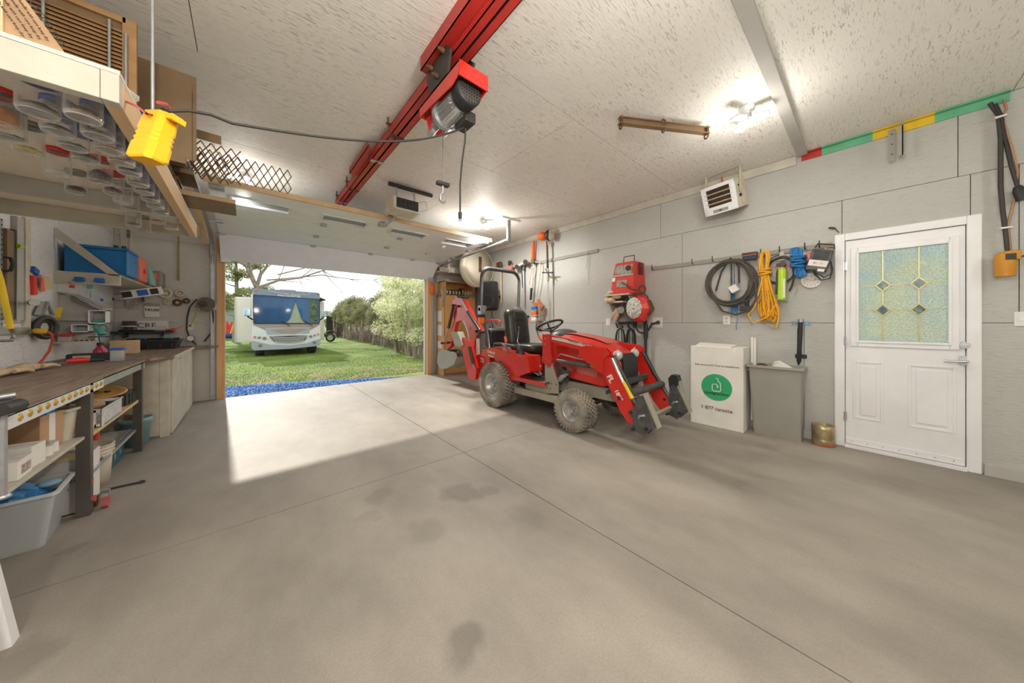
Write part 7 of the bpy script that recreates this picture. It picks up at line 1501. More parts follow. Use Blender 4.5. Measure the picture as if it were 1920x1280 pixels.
build('lead', MB().tube([W(1524, 500, .12), W(1527, 512, .1), W(1540, 525, .1), W(1556, 522, .1), W(1561, 505, .09), W(1555, 480, .09), W(1546, 470, .08)], .006, 6).tube([W(1527, 510, .11), W(1545, 520, .11), W(1560, 512, .1), W(1558, 490, .1)], .006, 6), m_cable, bc2)
single('wire_nut', MB().tube([W(1555, 427, .01), W(1560, 427, .03), W(1566, 428, .03)], .010, 8).tube([W(1566, 428, .03), W(1573, 436, .01)], .004, 6), m_rust, 'loose wire stub with an orange cap above the door frame corner', 'wire')
ns = wthing('umbrella_holder', 'closed black umbrella hanging on a blue strip between two wall brackets', 'umbrella', 1499, 690, .06)
a, b2 = W(1484, 609, 0), W(1521, 602, 0); build('blue_strip', MB().box(WX-.008, WX, b2.y, a.y, a.z, b2.z), mat('zinc_blue', '7f9fb5', .4, metal=.3, var=.1), ns); build('lower_bracket', MB().box(WX-.012, WX, W(1513, 667, 0).y, W(1491, 667, 0).y, W(1500, 671, 0).z, W(1500, 664, 0).z), m_black, ns)
for px in (1487, 1494, 1508, 1517): q = W(px, 605.5, .009); build('hole', MB().cyl(q, q-V(.002, 0, 0), .005, n=8), m_darkst, ns)
build('canopy', MB().tube([W(1501, 600, .05), W(1500, 620, .05), W(1499, 650, .05), W(1498, 676, .05), W(1497, 684, .05)], [.016, .022, .019, .020, .004], 10), m_black, ns); build('tip', MB().cyl(W(1501, 598, .05), W(1501.5, 604, .05), .024, n=12), m_galv, ns)

# --- floor things by the right wall
bx = thing('bottle_return_box', 'tall white cardboard box with a green round recycling emblem', 'box', (4.31, 1.16, 0))
X0 = 4.15; yb0, yb1 = at(1394, 812, X=X0).y, at(1295, 791, X=X0).y; zt = .94
build('carton', MB().box(X0, 4.46, yb0, yb1, 0, zt), mat('white_carton', 'e2dfd6', .7, var=.06, scale=4), bx, bevel=.006); build('loose_flap', MB().plate([(X0+.01, yb0+.12, zt), (X0+.01, yb1-.05, zt), (X0+.2, yb1-.04, zt+.03), (X0+.2, yb0+.10, zt+.02)], (0, 0, .005)), m_paper, bx); build('tape_tab', MB().box(X0-.002, X0+.002, yb0+.07, yb0+.09, zt-.05, zt+.001), m_white, bx)
ym = (yb0+yb1)/2; gq = at(1343, 726, X=X0)
build('emblem_disc', MB().cyl((X0, gq.y, gq.z), (X0-.002, gq.y, gq.z), .155, n=48), mat('emblem_green', '2fa56b', .6, var=.03), bx)
em = [(-.005, .105), (.015, .105), (.02, .075), (.04, .055), (.045, .02), (.045, -.035), (.03, -.045), (-.03, -.045), (-.04, -.035), (-.04, .025), (-.03, .035), (0, .035), (.012, .022), (.014, .005)]
build('bottle_emblem', MB().tube([(X0-.003, gq.y-a, gq.z+b) for a, b in em], .0045, 6), m_paper, bx); build('emblem_arrow', MB().prism([(gq.y-.014+.012, gq.z+.012), (gq.y-.014-.012, gq.z+.012), (gq.y-.014, gq.z-.008)], 'x', X0-.005, X0-.002), m_paper, bx)
text('consignaction', .046, m_ink, (X0-.003, gq.y, gq.z-.085), (0, -1, 0), (0, 0, 1), bx, bold=.0006); text('Rien ne se perd. Tout se transforme.', .030, m_ink, (X0-.003, gq.y+.0, gq.z+.245), (0, -1, 0), (0, 0, 1), bx); text('1 877 canette', .058, m_ink, (X0-.003, gq.y+.0, gq.z-.27), (0, -1, 0), (0, 0, 1), bx)
wb3 = thing('waste_bin', 'tall grey plastic waste bin between the white carton and the door', 'bin', (4.36, .65, 0))
y0, y1 = .43, .865
def rc(x0, x1, y0, y1, z, r=.025): return [(x+(x0+x1)/2, y+(y0+y1)/2, z) for x, y, _ in [(p[0], p[1], 0) for p in rr2(0, 0, 0, x1-x0, y1-y0, r, 4, 'xy')]]
ZB_ = .76
build('bin_body', MB().loft([rc(4.28, 4.46, y0+.01, y1-.03, 0), rc(4.21, 4.475, y0, y1, ZB_)], caps=False).loft([rc(4.215, 4.47, y0+.005, y1-.005, ZB_), rc(4.285, 4.455, y0+.015, y1-.035, .01)], caps=False).add(rc(4.285, 4.455, y0+.015, y1-.035, .01), [tuple(range(20))]), m_dbins, wb3)
build('rim', MB().loft([rc(4.20, 4.48, y0-.01, y1+.01, ZB_-.03), rc(4.19, 4.49, y0-.02, y1+.02, ZB_-.025), rc(4.19, 4.49, y0-.02, y1+.02, ZB_), rc(4.215, 4.47, y0+.005, y1-.005, ZB_)], caps=False), m_dbins, wb3)
build('side_handle', MB().box(4.28, 4.40, y1+.005, y1+.02, ZB_-.08, ZB_-.05), m_dbins, wb3)
for k, (px, lab) in enumerate(((1411, 'white plastic trim strip standing in the grey bin, left one'), (1416, 'white plastic trim strip standing in the grey bin, right one'))):
    q = at(px, 632, X=4.42); single('trim_strip', MB().box(4.40, 4.42, q.y-.011, q.y+.011, .10, q.z-.01*k), m_paper, lab, 'strip')
single('crumpled_paper', MB().plate([(4.30, .70, .70), (4.34, .55, .70), (4.38, .50, .72), (4.36, .62, .80), (4.32, .66, .79)], (.02, 0, .01)), m_paper, 'white folded paper on top of the grey bin', 'paper')
single('dark_rubbish', MB().ball((4.36, .77, .70), (.06, .07, .07), 12, 8), m_rust, 'dark rubbish heaped at the left of the grey bin', 'rubbish')
can = thing('tin_can', 'large ribbed tin can with a red bottom rim on the floor by the door frame', 'can', (4.37, .29, 0))
pr = [(.082, 0), (.086, .004)]
for k in range(6): pr += [(.084, .06+k*.014), (.080, .067+k*.014)]
pr += [(.084, .15), (.084, .20), (.080, .20), (.078, .01), (0, .01)]
build('can_body', MB().lathe([(0, 0)]+pr, (4.385, .29, 0), n=36), mat('tin_gold', 'b9a882', .35, metal=.7, var=.2, scale=12), can); build('red_rim', MB().torus((4.385, .29, .006), (0, 0, 1), .085, .004, 36, 6), m_redp, can)
# --- cords right of the door
wc = wthing('cord_bundle', 'bundle of dark and tan cords running down the wall from the painted rail', 'cords', 1880, 400, .05)
build('black_cord', MB().tube([W(1856, 193, .04), W(1872, 215, .04), W(1876, 260, .05), W(1876, 350, .05), W(1880, 395, .05), W(1886, 440, .05), W(1889, 470, .05)], .013, 7), m_cable, wc)
build('black_cord', MB().tube([W(1866, 195, .05), W(1878, 220, .05), W(1884, 260, .05), W(1897, 315, .05), W(1908, 350, .05)], .011, 7), m_black, wc)
build('tan_cord', MB().tube([W(1882, 186, .03), W(1887, 205, .04), W(1879, 220, .05), W(1895, 270, .05), W(1908, 320, .05), W(1903, 370, .05), W(1890, 420, .05), W(1895, 470, .05)], .007, 6), mat('tan_wire', 'a9825c', .6), wc)
build('plug', MB().tube([W(1908, 350, .05), W(1912, 358, .06), W(1917, 375, .06)], [.02, .032, .026], 10), m_black, wc)
for (px, py) in ((1876, 219), (1886, 427)): build('cable_tie', MB().obox(W(px, py, .06), (.03, .05, .012)), m_paper, wc)
yo = wthing('wall_pendant_outlet', 'yellow-orange outlet box hanging on the wall right of the entry door', 'outlet box', 1886, 520, .06); m_yo = mat('worn_yellow', 'c98a1e', .5, var=.08)
build('body', MB().tube([W(1887, 472, .08), W(1886, 480, .08), W(1885, 505, .08), W(1884.5, 518, .08)], [.03, .052, .048, .046], 14), m_yo, yo); build('socket_hood', MB().obox(W(1897, 479, .09), (.07, .07, .07)), m_yo, yo, bevel=.008); build('socket', MB().obox(W(1895.5, 480.5, .128), (.006, .045, .045)), m_black, yo); build('side_wire', MB().tube([W(1905, 482, .08), W(1914, 481, .07), W(1925, 478, .06)], .006, 6), m_cable, yo)
# --- near left corner: foot of a white plastic step stool
st = thing('step_stool', 'foot of a white plastic step stool on the floor at the near left corner', 'stool', (-.86, 2.12, 0))
build('seat', MB().box(-1.0, -.74, 2.03, 2.27, .38, .41), m_white, st, bevel=.01)
for (x, y, dx, dy) in ((-.69, 2.14, -.06, .035), (-.69, 1.95, -.06, .09), (-1.06, 2.30, .08, -.06), (-1.06, 1.98, .08, .07)): build('leg', MB().loft([[(x-.025, y-.03, 0), (x+.025, y-.03, 0), (x+.025, y+.03, 0), (x-.025, y+.03, 0)], [(x+dx-.02, y+dy-.025, .39), (x+dx+.02, y+dy-.025, .39), (x+dx+.02, y+dy+.025, .39), (x+dx-.02, y+dy+.025, .39)]]), m_white, st, bevel=.006)
# ================================================================== outdoors
def grass_mat():
    m, t, b = newmat('lawn'); N = t.nodes.new; L = t.links.new; tc = N('ShaderNodeTexCoord'); b.inputs['Roughness'].default_value = .9; b.inputs['Specular IOR Level'].default_value = .2
    n = N('ShaderNodeTexNoise'); n.inputs['Scale'].default_value = .55; n.inputs['Detail'].default_value = 8; n.inputs['Roughness'].default_value = .7; L(tc.outputs['Object'], n.inputs['Vector'])
    r = N('ShaderNodeValToRGB'); e = r.color_ramp.elements; e[0].position = .38; e[0].color = lin('4f6c2a'); e[1].position = .66; e[1].color = lin('808f3f'); q = e.new(.78); q.color = lin('b3a37e'); L(n.outputs['Fac'], r.inputs['Fac'])
    # worn earth near the doorway
    sx = N('ShaderNodeSeparateXYZ'); L(tc.outputs['Object'], sx.inputs[0]); mr = N('ShaderNodeMapRange'); mr.inputs[1].default_value = 11.5; mr.inputs[2].default_value = 8.5; mr.inputs[3].default_value = 0; mr.inputs[4].default_value = .75; L(sx.outputs['Y'], mr.inputs[0])
    n2 = N('ShaderNodeTexNoise'); n2.inputs['Scale'].default_value = 1.6; n2.inputs['Detail'].default_value = 6; L(tc.outputs['Object'], n2.inputs['Vector']); r3 = N('ShaderNodeMapRange'); r3.inputs[1].default_value = .42; r3.inputs[2].default_value = .6; L(n2.outputs['Fac'], r3.inputs[0])
    mu = N('ShaderNodeMath'); mu.operation = 'MULTIPLY'; L(mr.outputs[0], mu.inputs[0]); L(r3.outputs[0], mu.inputs[1])
    mx = N('ShaderNodeMix'); mx.data_type = 'RGBA'; L(mu.outputs[0], mx.inputs['Factor']); L(r.outputs[0], mx.inputs[6]); mx.inputs[7].default_value = lin('96846b')
    L(mx.outputs[2], b.inputs['Base Color']); return m
m_lawn = grass_mat()
def gz(y): return -.05-.05*(y-7)/2 if y < 9 else max(-.28, -.10-.03*(y-9))
G = MB(); ysg = [6.83, 8, 9, 10, 12, 14, 17, 22, 30, 45, 80, 140]; xsg = [-60, -25, -10, -4, 0, 4, 8, 14, 30, 80]
vs = [(x, y, gz(y)) for y in ysg for x in xsg]; n_ = len(xsg)
G.add(vs, [(j*n_+i, j*n_+i+1, (j+1)*n_+i+1, (j+1)*n_+i) for j in range(len(ysg)-1) for i in range(n_-1)])
struct('ground', G, m_lawn)
# blue gravel strip along the sill
m_bgr = mat('blue_gravel', '2f66a6', .9, var=.5, scale=70, bump=.6, bscale=90)
bp2 = [(-1.2, 6.835), (3.2, 6.835), (2.7, 7.10), (1.9, 7.55), (1.2, 7.95), (.5, 8.25), (-.3, 8.45), (-1.2, 8.7)]
struct('gravel_strip', MB().plate([(x, y, gz(y)+.003) for x, y in bp2], (0, 0, .018)), m_bgr)
rg = random.Random(31); st_ = MB()
for k in range(5200):
    y = rg.uniform(6.85, 8.6); xm = 3.2-(y-6.83)*2.25 if y < 8.2 else .35-(y-8.2)*3.2
    x = rg.uniform(-1.2, 3.1)
    if x > xm+rg.uniform(-.1, .12): continue
    s = rg.uniform(.008, .02); z = gz(y)+.02; a = rg.uniform(0, 3); cx_, sy_ = math.cos(a)*s, math.sin(a)*s
    st_.add([(x+cx_, y+sy_, z), (x-sy_, y+cx_, z), (x-cx_, y-sy_, z), (x+sy_, y-cx_, z), (x, y, z+s*.8)], [(0, 1, 4), (1, 2, 4), (2, 3, 4), (3, 0, 4)])
o = build('gravel', st_, m_bgr, kind='stuff'); o['label'] = 'loose blue gravel in a strip outside the garage door sill'; o['category'] = 'gravel'
# grass tufts
g3 = np.random.default_rng(3); N_ = 44000
yy = 7.6+ (g3.random(N_)**1.4)*11; xx = -1.8+g3.random(N_)*(yy*.62+2.4)
keep = (xx > 3.6-(yy-6.97)*2.5) | (yy > 8.5); xx, yy = xx[keep], yy[keep]; N_ = len(xx)
h = .012+.022*g3.random(N_); a = g3.random(N_)*6.28; wdt = (.003+.003*g3.random(N_))*(.6+yy/14)
zz = np.array([gz(y) for y in yy]); lx = (g3.random(N_)-.5)*.04; ly = (g3.random(N_)-.5)*.04
P0 = np.stack([xx-np.cos(a)*wdt, yy-np.sin(a)*wdt, zz-.002], 1); P1 = np.stack([xx+np.cos(a)*wdt, yy+np.sin(a)*wdt, zz-.002], 1); P2 = np.stack([xx+lx, yy+ly, zz+h], 1)
vs = np.stack([P0, P1, P2], 1).reshape(-1, 3); me = bpy.data.meshes.new('grass'); me.from_pydata(vs.tolist(), [], [(3*i, 3*i+1, 3*i+2) for i in range(N_)]); me.materials.append(mat('grass_blade', '7a8a40', .8, var=.25, scale=1.5))
o = bpy.data.objects.new('grass', me); COL.objects.link(o); o['kind'] = 'stuff'; o['label'] = 'short bright green grass blades of the lawn outside the door'; o['category'] = 'grass'

# ---- motorhome
RX0, RX1, RY, RZ0, RZ1 = .24, 2.75, 17.5, -.02, 2.70
rv = thing('motorhome', 'large motorhome with a blue windshield facing the garage on the lawn', 'motorhome', (1.5, 20, -.28))
m_rvw = mat('rv_white', 'd9dbdb', .35, var=.02); m_rvb = mat('rv_blue_grey', '7b889a', .3, var=.03); m_rvt = mat('rv_tan', 'a08f86', .35, var=.04); m_rvg = mat('rv_silver', 'a3a9b1', .35, var=.03)
m_rvs = mat('rv_side', 'e2ddd2', .45, var=.02); m_wsh = mat('windshield', '2d5f92', .06, var=.35, scale=1.2, stretch=(1, 1, .3), col2='1f3f63')
def fx(x): return RX0+(x-285)/995*(RX1-RX0)
def fzz(y): return RZ1-(y-190)/343
build('coach_body', MB().prism([(RY+.25, RZ0+.25), (RY+.12, 1.1), (RY+.18, RZ1-.2), (RY+.45, RZ1), (26.5, RZ1), (26.5, RZ0+.1)], 'x', RX0+.02, RX1-.02), m_rvs, rv, bevel=.05)
def front(name, pts, m, y0, d=.05, par=None, bev=.01): return build(name, MB().prism([(fx(a), fzz(b)) for a, b in pts], 'y', y0, y0+d), m, par or rv, bevel=bev)
front('upper_cap', [(290, 205), (310, 188), (640, 183), (1255, 195), (1280, 215), (1280, 300), (285, 300)], m_rvb, RY+.02, .35, bev=.03)
front('lower_face', [(280, 700), (1285, 700), (1288, 1050), (1270, 1075), (300, 1100), (270, 1080)], m_rvw, RY, .35, bev=.03)
front('tan_band', [(290, 705), (1275, 705), (1275, 730), (1100, 830), (880, 880), (690, 875), (470, 815), (290, 730)], m_rvt, RY-.01, .03)
front('hood_panel', [(450, 775), (1125, 765), (1105, 870), (480, 880)], m_rvg, RY-.012, .01); front('hood_swoosh', [(520, 810), (700, 790), (1000, 790), (1090, 800), (880, 860), (690, 860)], m_rvt, RY-.02, .01)
front('silver_nose', [(275, 900), (520, 985), (800, 1020), (1060, 985), (1285, 900), (1285, 1000), (800, 1070), (275, 1010)], m_rvw, RY-.03, .05)
front('bumper', [(272, 960), (520, 1030), (800, 1055), (1060, 1030), (1288, 960), (1288, 1050), (1200, 1085), (800, 1110), (300, 1110), (272, 1080)], m_rvg, RY-.05, .10, bev=.02)
ws_ = front('windshield_frame', [(300, 275), (1265, 300), (1280, 330), (1280, 690), (1255, 718), (310, 716), (290, 695), (288, 300)], m_black, RY-.02, .06)
front('windshield', [(308, 288), (1258, 312), (1268, 340), (1268, 680), (1245, 705), (318, 702), (300, 680), (298, 312)], m_wsh, RY-.03, .012, par=ws_)
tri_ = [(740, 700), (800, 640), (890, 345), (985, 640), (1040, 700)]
front('sunshade', tri_, mat('shade_cream', '9fa893', .5, var=.05), RY-.036, .006, par=ws_); mb = MB()  # cream triangle paints the garage gable reflected in the windshield
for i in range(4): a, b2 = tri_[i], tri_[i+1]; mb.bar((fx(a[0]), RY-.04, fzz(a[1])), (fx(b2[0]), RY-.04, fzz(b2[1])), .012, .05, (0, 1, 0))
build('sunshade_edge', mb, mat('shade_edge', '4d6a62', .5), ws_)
front('windshield_reflection_curtain', [(1120, 320), (1225, 325), (1235, 690), (1120, 690)], mat('olive_curtain', '5b6b45', .6, var=.6, scale=14), RY-.035, .006, par=ws_)  # mottled olive panel paints a reflection at the windshield's right
for (a, b2) in ((680, 805), (1020, 1155)): build('wiper', MB().tube([(fx(b2), RY-.08, fzz(750)), (fx((a+b2)/2), RY-.08, fzz(705)), (fx(a), RY-.07, fzz(665))], .018, 6), m_black, rv)
front('grille', [(510, 905), (800, 900), (1075, 905), (1030, 985), (800, 1012), (575, 985)], m_darkst, RY-.055, .02)
for k in range(5):
    y = 915+k*20; i0 = 530+k*16; build('grille_bar', MB().bar((fx(i0), RY-.075, fzz(y)), (fx(800), RY-.075, fzz(y+14)), .03, .02, (0, 0, 1)).bar((fx(800), RY-.075, fzz(y+14)), (fx(1595-i0), RY-.075, fzz(y)), .03, .02, (0, 0, 1)), m_rvw, rv)
for (x, y, r, m) in ((313, 910, .05, m_coral), (372, 920, .05, m_steel), (443, 932, .065, m_steel), (1128, 922, .06, m_steel), (1190, 903, .04, m_steel), (1248, 888, .05, m_amber), (385, 1040, .07, m_steel), (1185, 1020, .07, m_steel)):
    build('lamp', MB().cyl((fx(x), RY-.03, fzz(y)), (fx(x), RY-.085, fzz(y)), r, r*.85, n=18), m, rv)
for x in (330, 705, 805, 900, 1245): build('marker_light', MB().ball((fx(x), RY+.0, fzz(212 if x in (330, 1245) else 228)), (.04, .03, .03), 10, 6), m_coral, rv)
build('cap_swoosh', MB().tube([(fx(500), RY, fzz(210)), (fx(650), RY, fzz(236)), (fx(900), RY, fzz(246)), (fx(1090), RY, fzz(240)), (fx(1125), RY, fzz(212))], .012, 6), m_rvw, rv)
text('ENCOUNTER', .145, m_rvw, (fx(800), RY+.012, fzz(290)), (1, 0, 0), (0, 0, 1), rv, bold=.003)
build('air_conditioner', MB().prism([(RY+1.2, RZ1), (RY+1.3, RZ1+.17), (RY+2.2, RZ1+.17), (RY+2.3, RZ1)], 'x', fx(705), fx(950)), m_rvb, rv, bevel=.03)
for (xm, sg) in ((RX0, -1), (RX1, 1)):
    build('mirror_arm', MB().tube([(xm, RY+.2, fzz(650 if sg < 0 else 660)), (xm+sg*.16, RY+.05, fzz(605)), (xm+sg*.17, RY, fzz(590))], .03, 7), m_black, rv)
    build('mirror', MB().box(xm+sg*.06, xm+sg*.30, RY-.02, RY+.06, fzz(598), fzz(492)), mat('mirror_blue', 'a9c6e0', .1, metal=.7, var=.1), rv, bevel=.03, seg=3)
build('slide_out', MB().box(RX0-.62, RX0+.02, RY+2.2, RY+5.0, .28, 2.45), m_rvs, rv, bevel=.02); build('slide_out', MB().box(RX1-.02, RX1+.55, RY+2.2, RY+6, .28, 2.38), m_rvs, rv, bevel=.02)
build('slide_trim', MB().box(RX0-.63, RX0-.58, RY+2.17, RY+2.2, .28, 2.45), m_cream, rv); build('awning', MB().plate([(RX1-.02, RY+1.2, RZ1-.1), (RX1+.62, RY+2.2, 2.46), (RX1+.62, RY+6, 2.46), (RX1-.02, RY+6, RZ1-.1)], (0, 0, .05)), m_darkst, rv); build('slide_out_door', MB().box(RX1+.08, RX1+.5, RY+2.19, RY+2.2, .42, 1.9), m_rvs, rv, bevel=.004)
for (xa, xb) in ((RX0+.08, RX0+.42), (RX1-.42, RX1-.08)):
    w_ = build('wheel', MB().lathe([(.0, .02), (.2, .02), (.36, 0), (.40, .04), (.40, .30), (.36, .34), (0, .34)], (xa, RY+.75, .12), (1, 0, 0), 28), m_rubber, rv); build('wheel_disc', MB().cyl((xb-.02, RY+.75, .12), (xb+.01, RY+.75, .12), .2, n=18), m_alu, w_)
build('undercarriage', MB().box(RX0+.3, RX1-.3, RY+.5, 26, .02, .3), m_darkst, rv)
# trailer behind the coach
tr = thing('utility_trailer', 'dark-screened trailer with a silver wheel beyond the motorhome slide-out', 'trailer', (7.4, 34, -.28))
q = at(620, 633.5, Z=.05); build('wheel', MB().lathe([(0, .03), (.22, .03), (.28, 0), (.32, .05), (.32, .22), (0, .24)], (q.x, q.y, .08), (-.3, -1, 0), 26), m_rubber, tr); build('wheel_disc', MB().cyl((q.x-.07, q.y-.22, .08), (q.x-.085, q.y-.27, .08), .2, n=18), m_alu, tr)
build('fender', MB().torus((q.x, q.y, .08), (0, 1, 0), .5, .05, 18, 6, arc=(math.pi, 2*math.pi)), m_darkst, tr); build('trailer_frame', MB().box(q.x-2.5, q.x-.3, q.y-.1, q.y+.1, .15, .35), m_darkst, tr)
sc2 = thing('dark_tarp_fence', 'dark brown-black screen fence behind the trailer wheel', 'fence', (9, 38, -.28)); a, b2 = at(612, 592, Y=38), at(652, 638, Y=38); build('screen', MB().box(a.x, b2.x, 38, 38.08, -.3, a.z), mat('dark_screen', '39342f', .8, var=.3, scale=.8), sc2); build('post', MB().cyl((b2.x, 37.95, -.3), (b2.x, 37.95, a.z+.05), .06, n=8), m_rust, sc2)
# shed, toys
shd = thing('garden_shed', 'pale sided shed behind the trees at the left', 'shed', (-1.5, 41, -.28)); sx1 = at(455, 600, Y=40).x; sx0 = sx1-5
build('wall', MB().box(sx0, sx1, 40, 46, -.3, 2.6), mat('shed_grey', '9aa3a2', .7, var=.04), shd)
for k in range(15): build('siding_board', MB().box(sx0, sx1, 39.95, 40, -.2+.19*k, -.2+.19*k+.17), mat('shed_siding', 'a7b0ae', .7, var=.04) if k == 0 else bpy.data.materials['shed_siding'], shd)
build('roof', MB().prism([(39.6, 2.6), (43, 4.0), (46.4, 2.6)], 'x', sx0-.3, sx1+.3), mat('shed_roof', '5f5f5d', .8, var=.15), shd)
ty = thing('play_structure', 'red, yellow and blue folded play equipment leaning at the shed', 'play equipment', (-.9, 37, -.28))
a = at(425, 632, Y=37); rg = random.Random(5)
for k in range(14):
    x0 = a.x+.12*k; build('tube', MB().tube([(x0, 37, .0+rg.uniform(0, .3)), (x0+rg.uniform(-.8, .3), 37.2, 1.35-.08*k)], .09, 6), (m_redp, m_redp, m_yelp, m_redp, m_bluep)[k % 5], ty)
build('blue_base', MB().tube([(a.x-.2, 36.9, .1), (a.x+1.7, 36.9, -.1)], .22, 8), mat('navy_cloth', '2d4680', .7), ty)
single('kiddie_pool', MB().box(at(452, 620, Y=34).x, at(472, 620, Y=34).x, 34, 35, -.28, .25), mat('pool_teal', '2b9a93', .5), 'teal plastic tub on the lawn at the left of the motorhome', 'tub', bevel=.05)

# ---- trees
m_bark = mat('grey_bark', 'a39484', .9, var=.3, scale=6, bump=.5, bscale=18, stretch=(1, 1, .25)); m_twig = mat('twig', '9c8e7e', .9, var=.2)
def leafmat(name, cols, tr=.35):
    m, t, b = newmat(name); N = t.nodes.new; L = t.links.new; tc = N('ShaderNodeTexCoord'); n = N('ShaderNodeTexNoise'); n.inputs['Scale'].default_value = 3.5; n.inputs['Detail'].default_value = 4; L(tc.outputs['Object'], n.inputs['Vector'])
    r = N('ShaderNodeValToRGB'); e = r.color_ramp.elements; e[0].position = .34; e[0].color = lin(cols[0]); e[1].position = .66; e[1].color = lin(cols[-1])
    if len(cols) > 2: q = e.new(.5); q.color = lin(cols[1])
    L(n.outputs['Fac'], r.inputs['Fac']); L(r.outputs[0], b.inputs['Base Color']); b.inputs['Roughness'].default_value = .7
    tl_ = N('ShaderNodeBsdfTranslucent'); L(r.outputs[0], tl_.inputs['Color']); mx = N('ShaderNodeMixShader'); mx.inputs[0].default_value = tr; o_ = t.nodes['Material Output']; L(b.outputs[0], mx.inputs[1]); L(tl_.outputs[0], mx.inputs[2]); L(mx.outputs[0], o_.inputs['Surface']); return m
m_cedar = leafmat('cedar_leaf', ('7f875c', '999a70', 'b5ad88')); m_bloss = leafmat('blossom_leaf', ('a5ad70', 'd3d6ac', 'f0eed8'), .5); m_oliv = leafmat('olive_leaf', ('5d6a45', '8a905c', 'c2bb7a'))
def leaves(name, clusters, n, size, m, seed, parent, flat=.6):
    g4 = np.random.default_rng(seed); cl = np.array(clusters); wts = cl[:, 3]*cl[:, 4]*cl[:, 5]; wts = wts/wts.sum(); idx = g4.choice(len(cl), n, p=wts); c = cl[idx]
    d = g4.normal(size=(n, 3)); d /= np.linalg.norm(d, axis=1)[:, None]; rad = g4.random(n)**.45; p = c[:, :3]+d*rad[:, None]*c[:, 3:6]
    u = g4.normal(size=(n, 3)); u /= np.linalg.norm(u, axis=1)[:, None]; v = np.cross(u, g4.normal(size=(n, 3))); v /= np.linalg.norm(v, axis=1)[:, None]; s = (size*(.6+.8*g4.random(n)))[:, None]
    vs = np.stack([p-u*s, p+v*s*flat, p+u*s, p-v*s*flat], 1).reshape(-1, 3); mb = MB(); mb.v = vs.tolist(); mb.f = [(4*i, 4*i+1, 4*i+2, 4*i+3) for i in range(n)]; mb.sm = [False]*n
    return build(name, mb, m, parent, kind='stuff', local=True)
protos = []
for k in range(3):
    rg = random.Random(40+k); t0 = thing('cedar_tree', 'x', 'tree', (0, 0, 0)); mb = MB()
    for s in range(rg.choice((2, 3))):
        x, y = rg.uniform(-.25, .25), rg.uniform(-.35, .35); mb.tube([(x, y, -.1), (x+rg.uniform(-.1, .1), y+rg.uniform(-.1, .1), 1.2), (x*.5, y*.5+rg.uniform(-.2, .2), 2.6)], [.085, .06, .025], 7)
    tk_ = build('trunk', mb, m_bark, t0, local=True); mb = MB()
    for s in range(26):
        z = rg.uniform(.5, 2.6); a = rg.uniform(0, 6.28); L1 = rg.uniform(.4, .9); mb.tube([(0, 0, z), (L1*.5*math.cos(a), L1*.5*math.sin(a), z+.12), (L1*math.cos(a), L1*math.sin(a), z+rg.uniform(.0, .3))], [.018, .012, .004], 4)
    bt3 = build('branch', mb, m_twig, t0, local=True)
    cl = [(rg.uniform(-.35, .35), rg.uniform(-.45, .45), rg.uniform(1.35, 3.1), rg.uniform(.28, .5), rg.uniform(.28, .5), rg.uniform(.2, .45)) for _ in range(15)]
    fo = leaves('foliage', cl, 4200, .042, m_cedar, k, t0); protos.append((t0, [tk_, bt3, fo]))
def put(pr, x, y, rz, s, lab, group=None, first=False):
    t0, ch = pr
    if not first:
        c = t0.copy(); COL.objects.link(c)
        for q in ch: d = q.copy(); COL.objects.link(d); d.parent = c
    else: c = t0
    c.location = (x, y, gz(y)); c.rotation_euler = (0, 0, rz); c.scale = (s, s, s*random.uniform(.92, 1.08)); c['label'] = lab
    if group: c['group'] = group
    return c
rg = random.Random(77); ords = ('nearest', 'second', 'third', 'fourth', 'fifth', 'sixth', 'seventh', 'eighth', 'ninth', 'tenth', 'eleventh', 'twelfth', 'thirteenth', 'fourteenth', 'farthest')
yv = 14.6
for k in range(15):
    pr = protos[k % 3]; put(pr, 6.55+rg.uniform(-.25, .25)+.045*(yv-14), yv, rg.uniform(0, 6), .98+rg.uniform(-.08, .12)+.008*(yv-14), 'cedar of the hedge row at the right of the lawn, %s from the garage' % ords[k], 'hedge cedars', first=k < 3); yv += 1.05+.09*k
def bigtree(name, lab, base, trunk, clusters, n, size, m, seed, nb=20, cat='tree', limb=(1.2, .8)):
    t0 = thing(name, lab, cat, base); rg = random.Random(seed); mb = MB()
    for path, rs in trunk: mb.tube(path, rs, 8)
    build('trunk', mb, m_bark, t0, local=True)
    if clusters: leaves('foliage', clusters, n, size, m, seed, t0)
    return t0
rg = random.Random(51)
for k, (x, y, h, lab) in enumerate(((5.6, 13.2, 3.9, 'pale blossoming bush right beside the garage opening'), (6.0, 15.6, 4.4, 'taller pale blossoming tree behind the nearest blossoming bush'), (5.2, 11.6, 3.4, 'pale blossoming bush hidden by the right door jamb'))):
    tr_paths = [([(dx*.3, dy*.3, -.1), (dx*.6, dy*.6, 1.0), (dx, dy, 2.2)], [.07, .05, .02]) for dx, dy in [(rg.uniform(-.8, .8), rg.uniform(-.8, .8)) for _ in range(6)]]
    cl = [(rg.gauss(0, .62), rg.gauss(0, .62), rg.uniform(.9, h-.3), rg.uniform(.3, .55), rg.uniform(.3, .55), rg.uniform(.22, .4)) for _ in range(46)]
    bigtree('blossom_bush', lab, (x, y, gz(y)), tr_paths, cl, 15000, .038, m_bloss, 60+k, cat='bush')
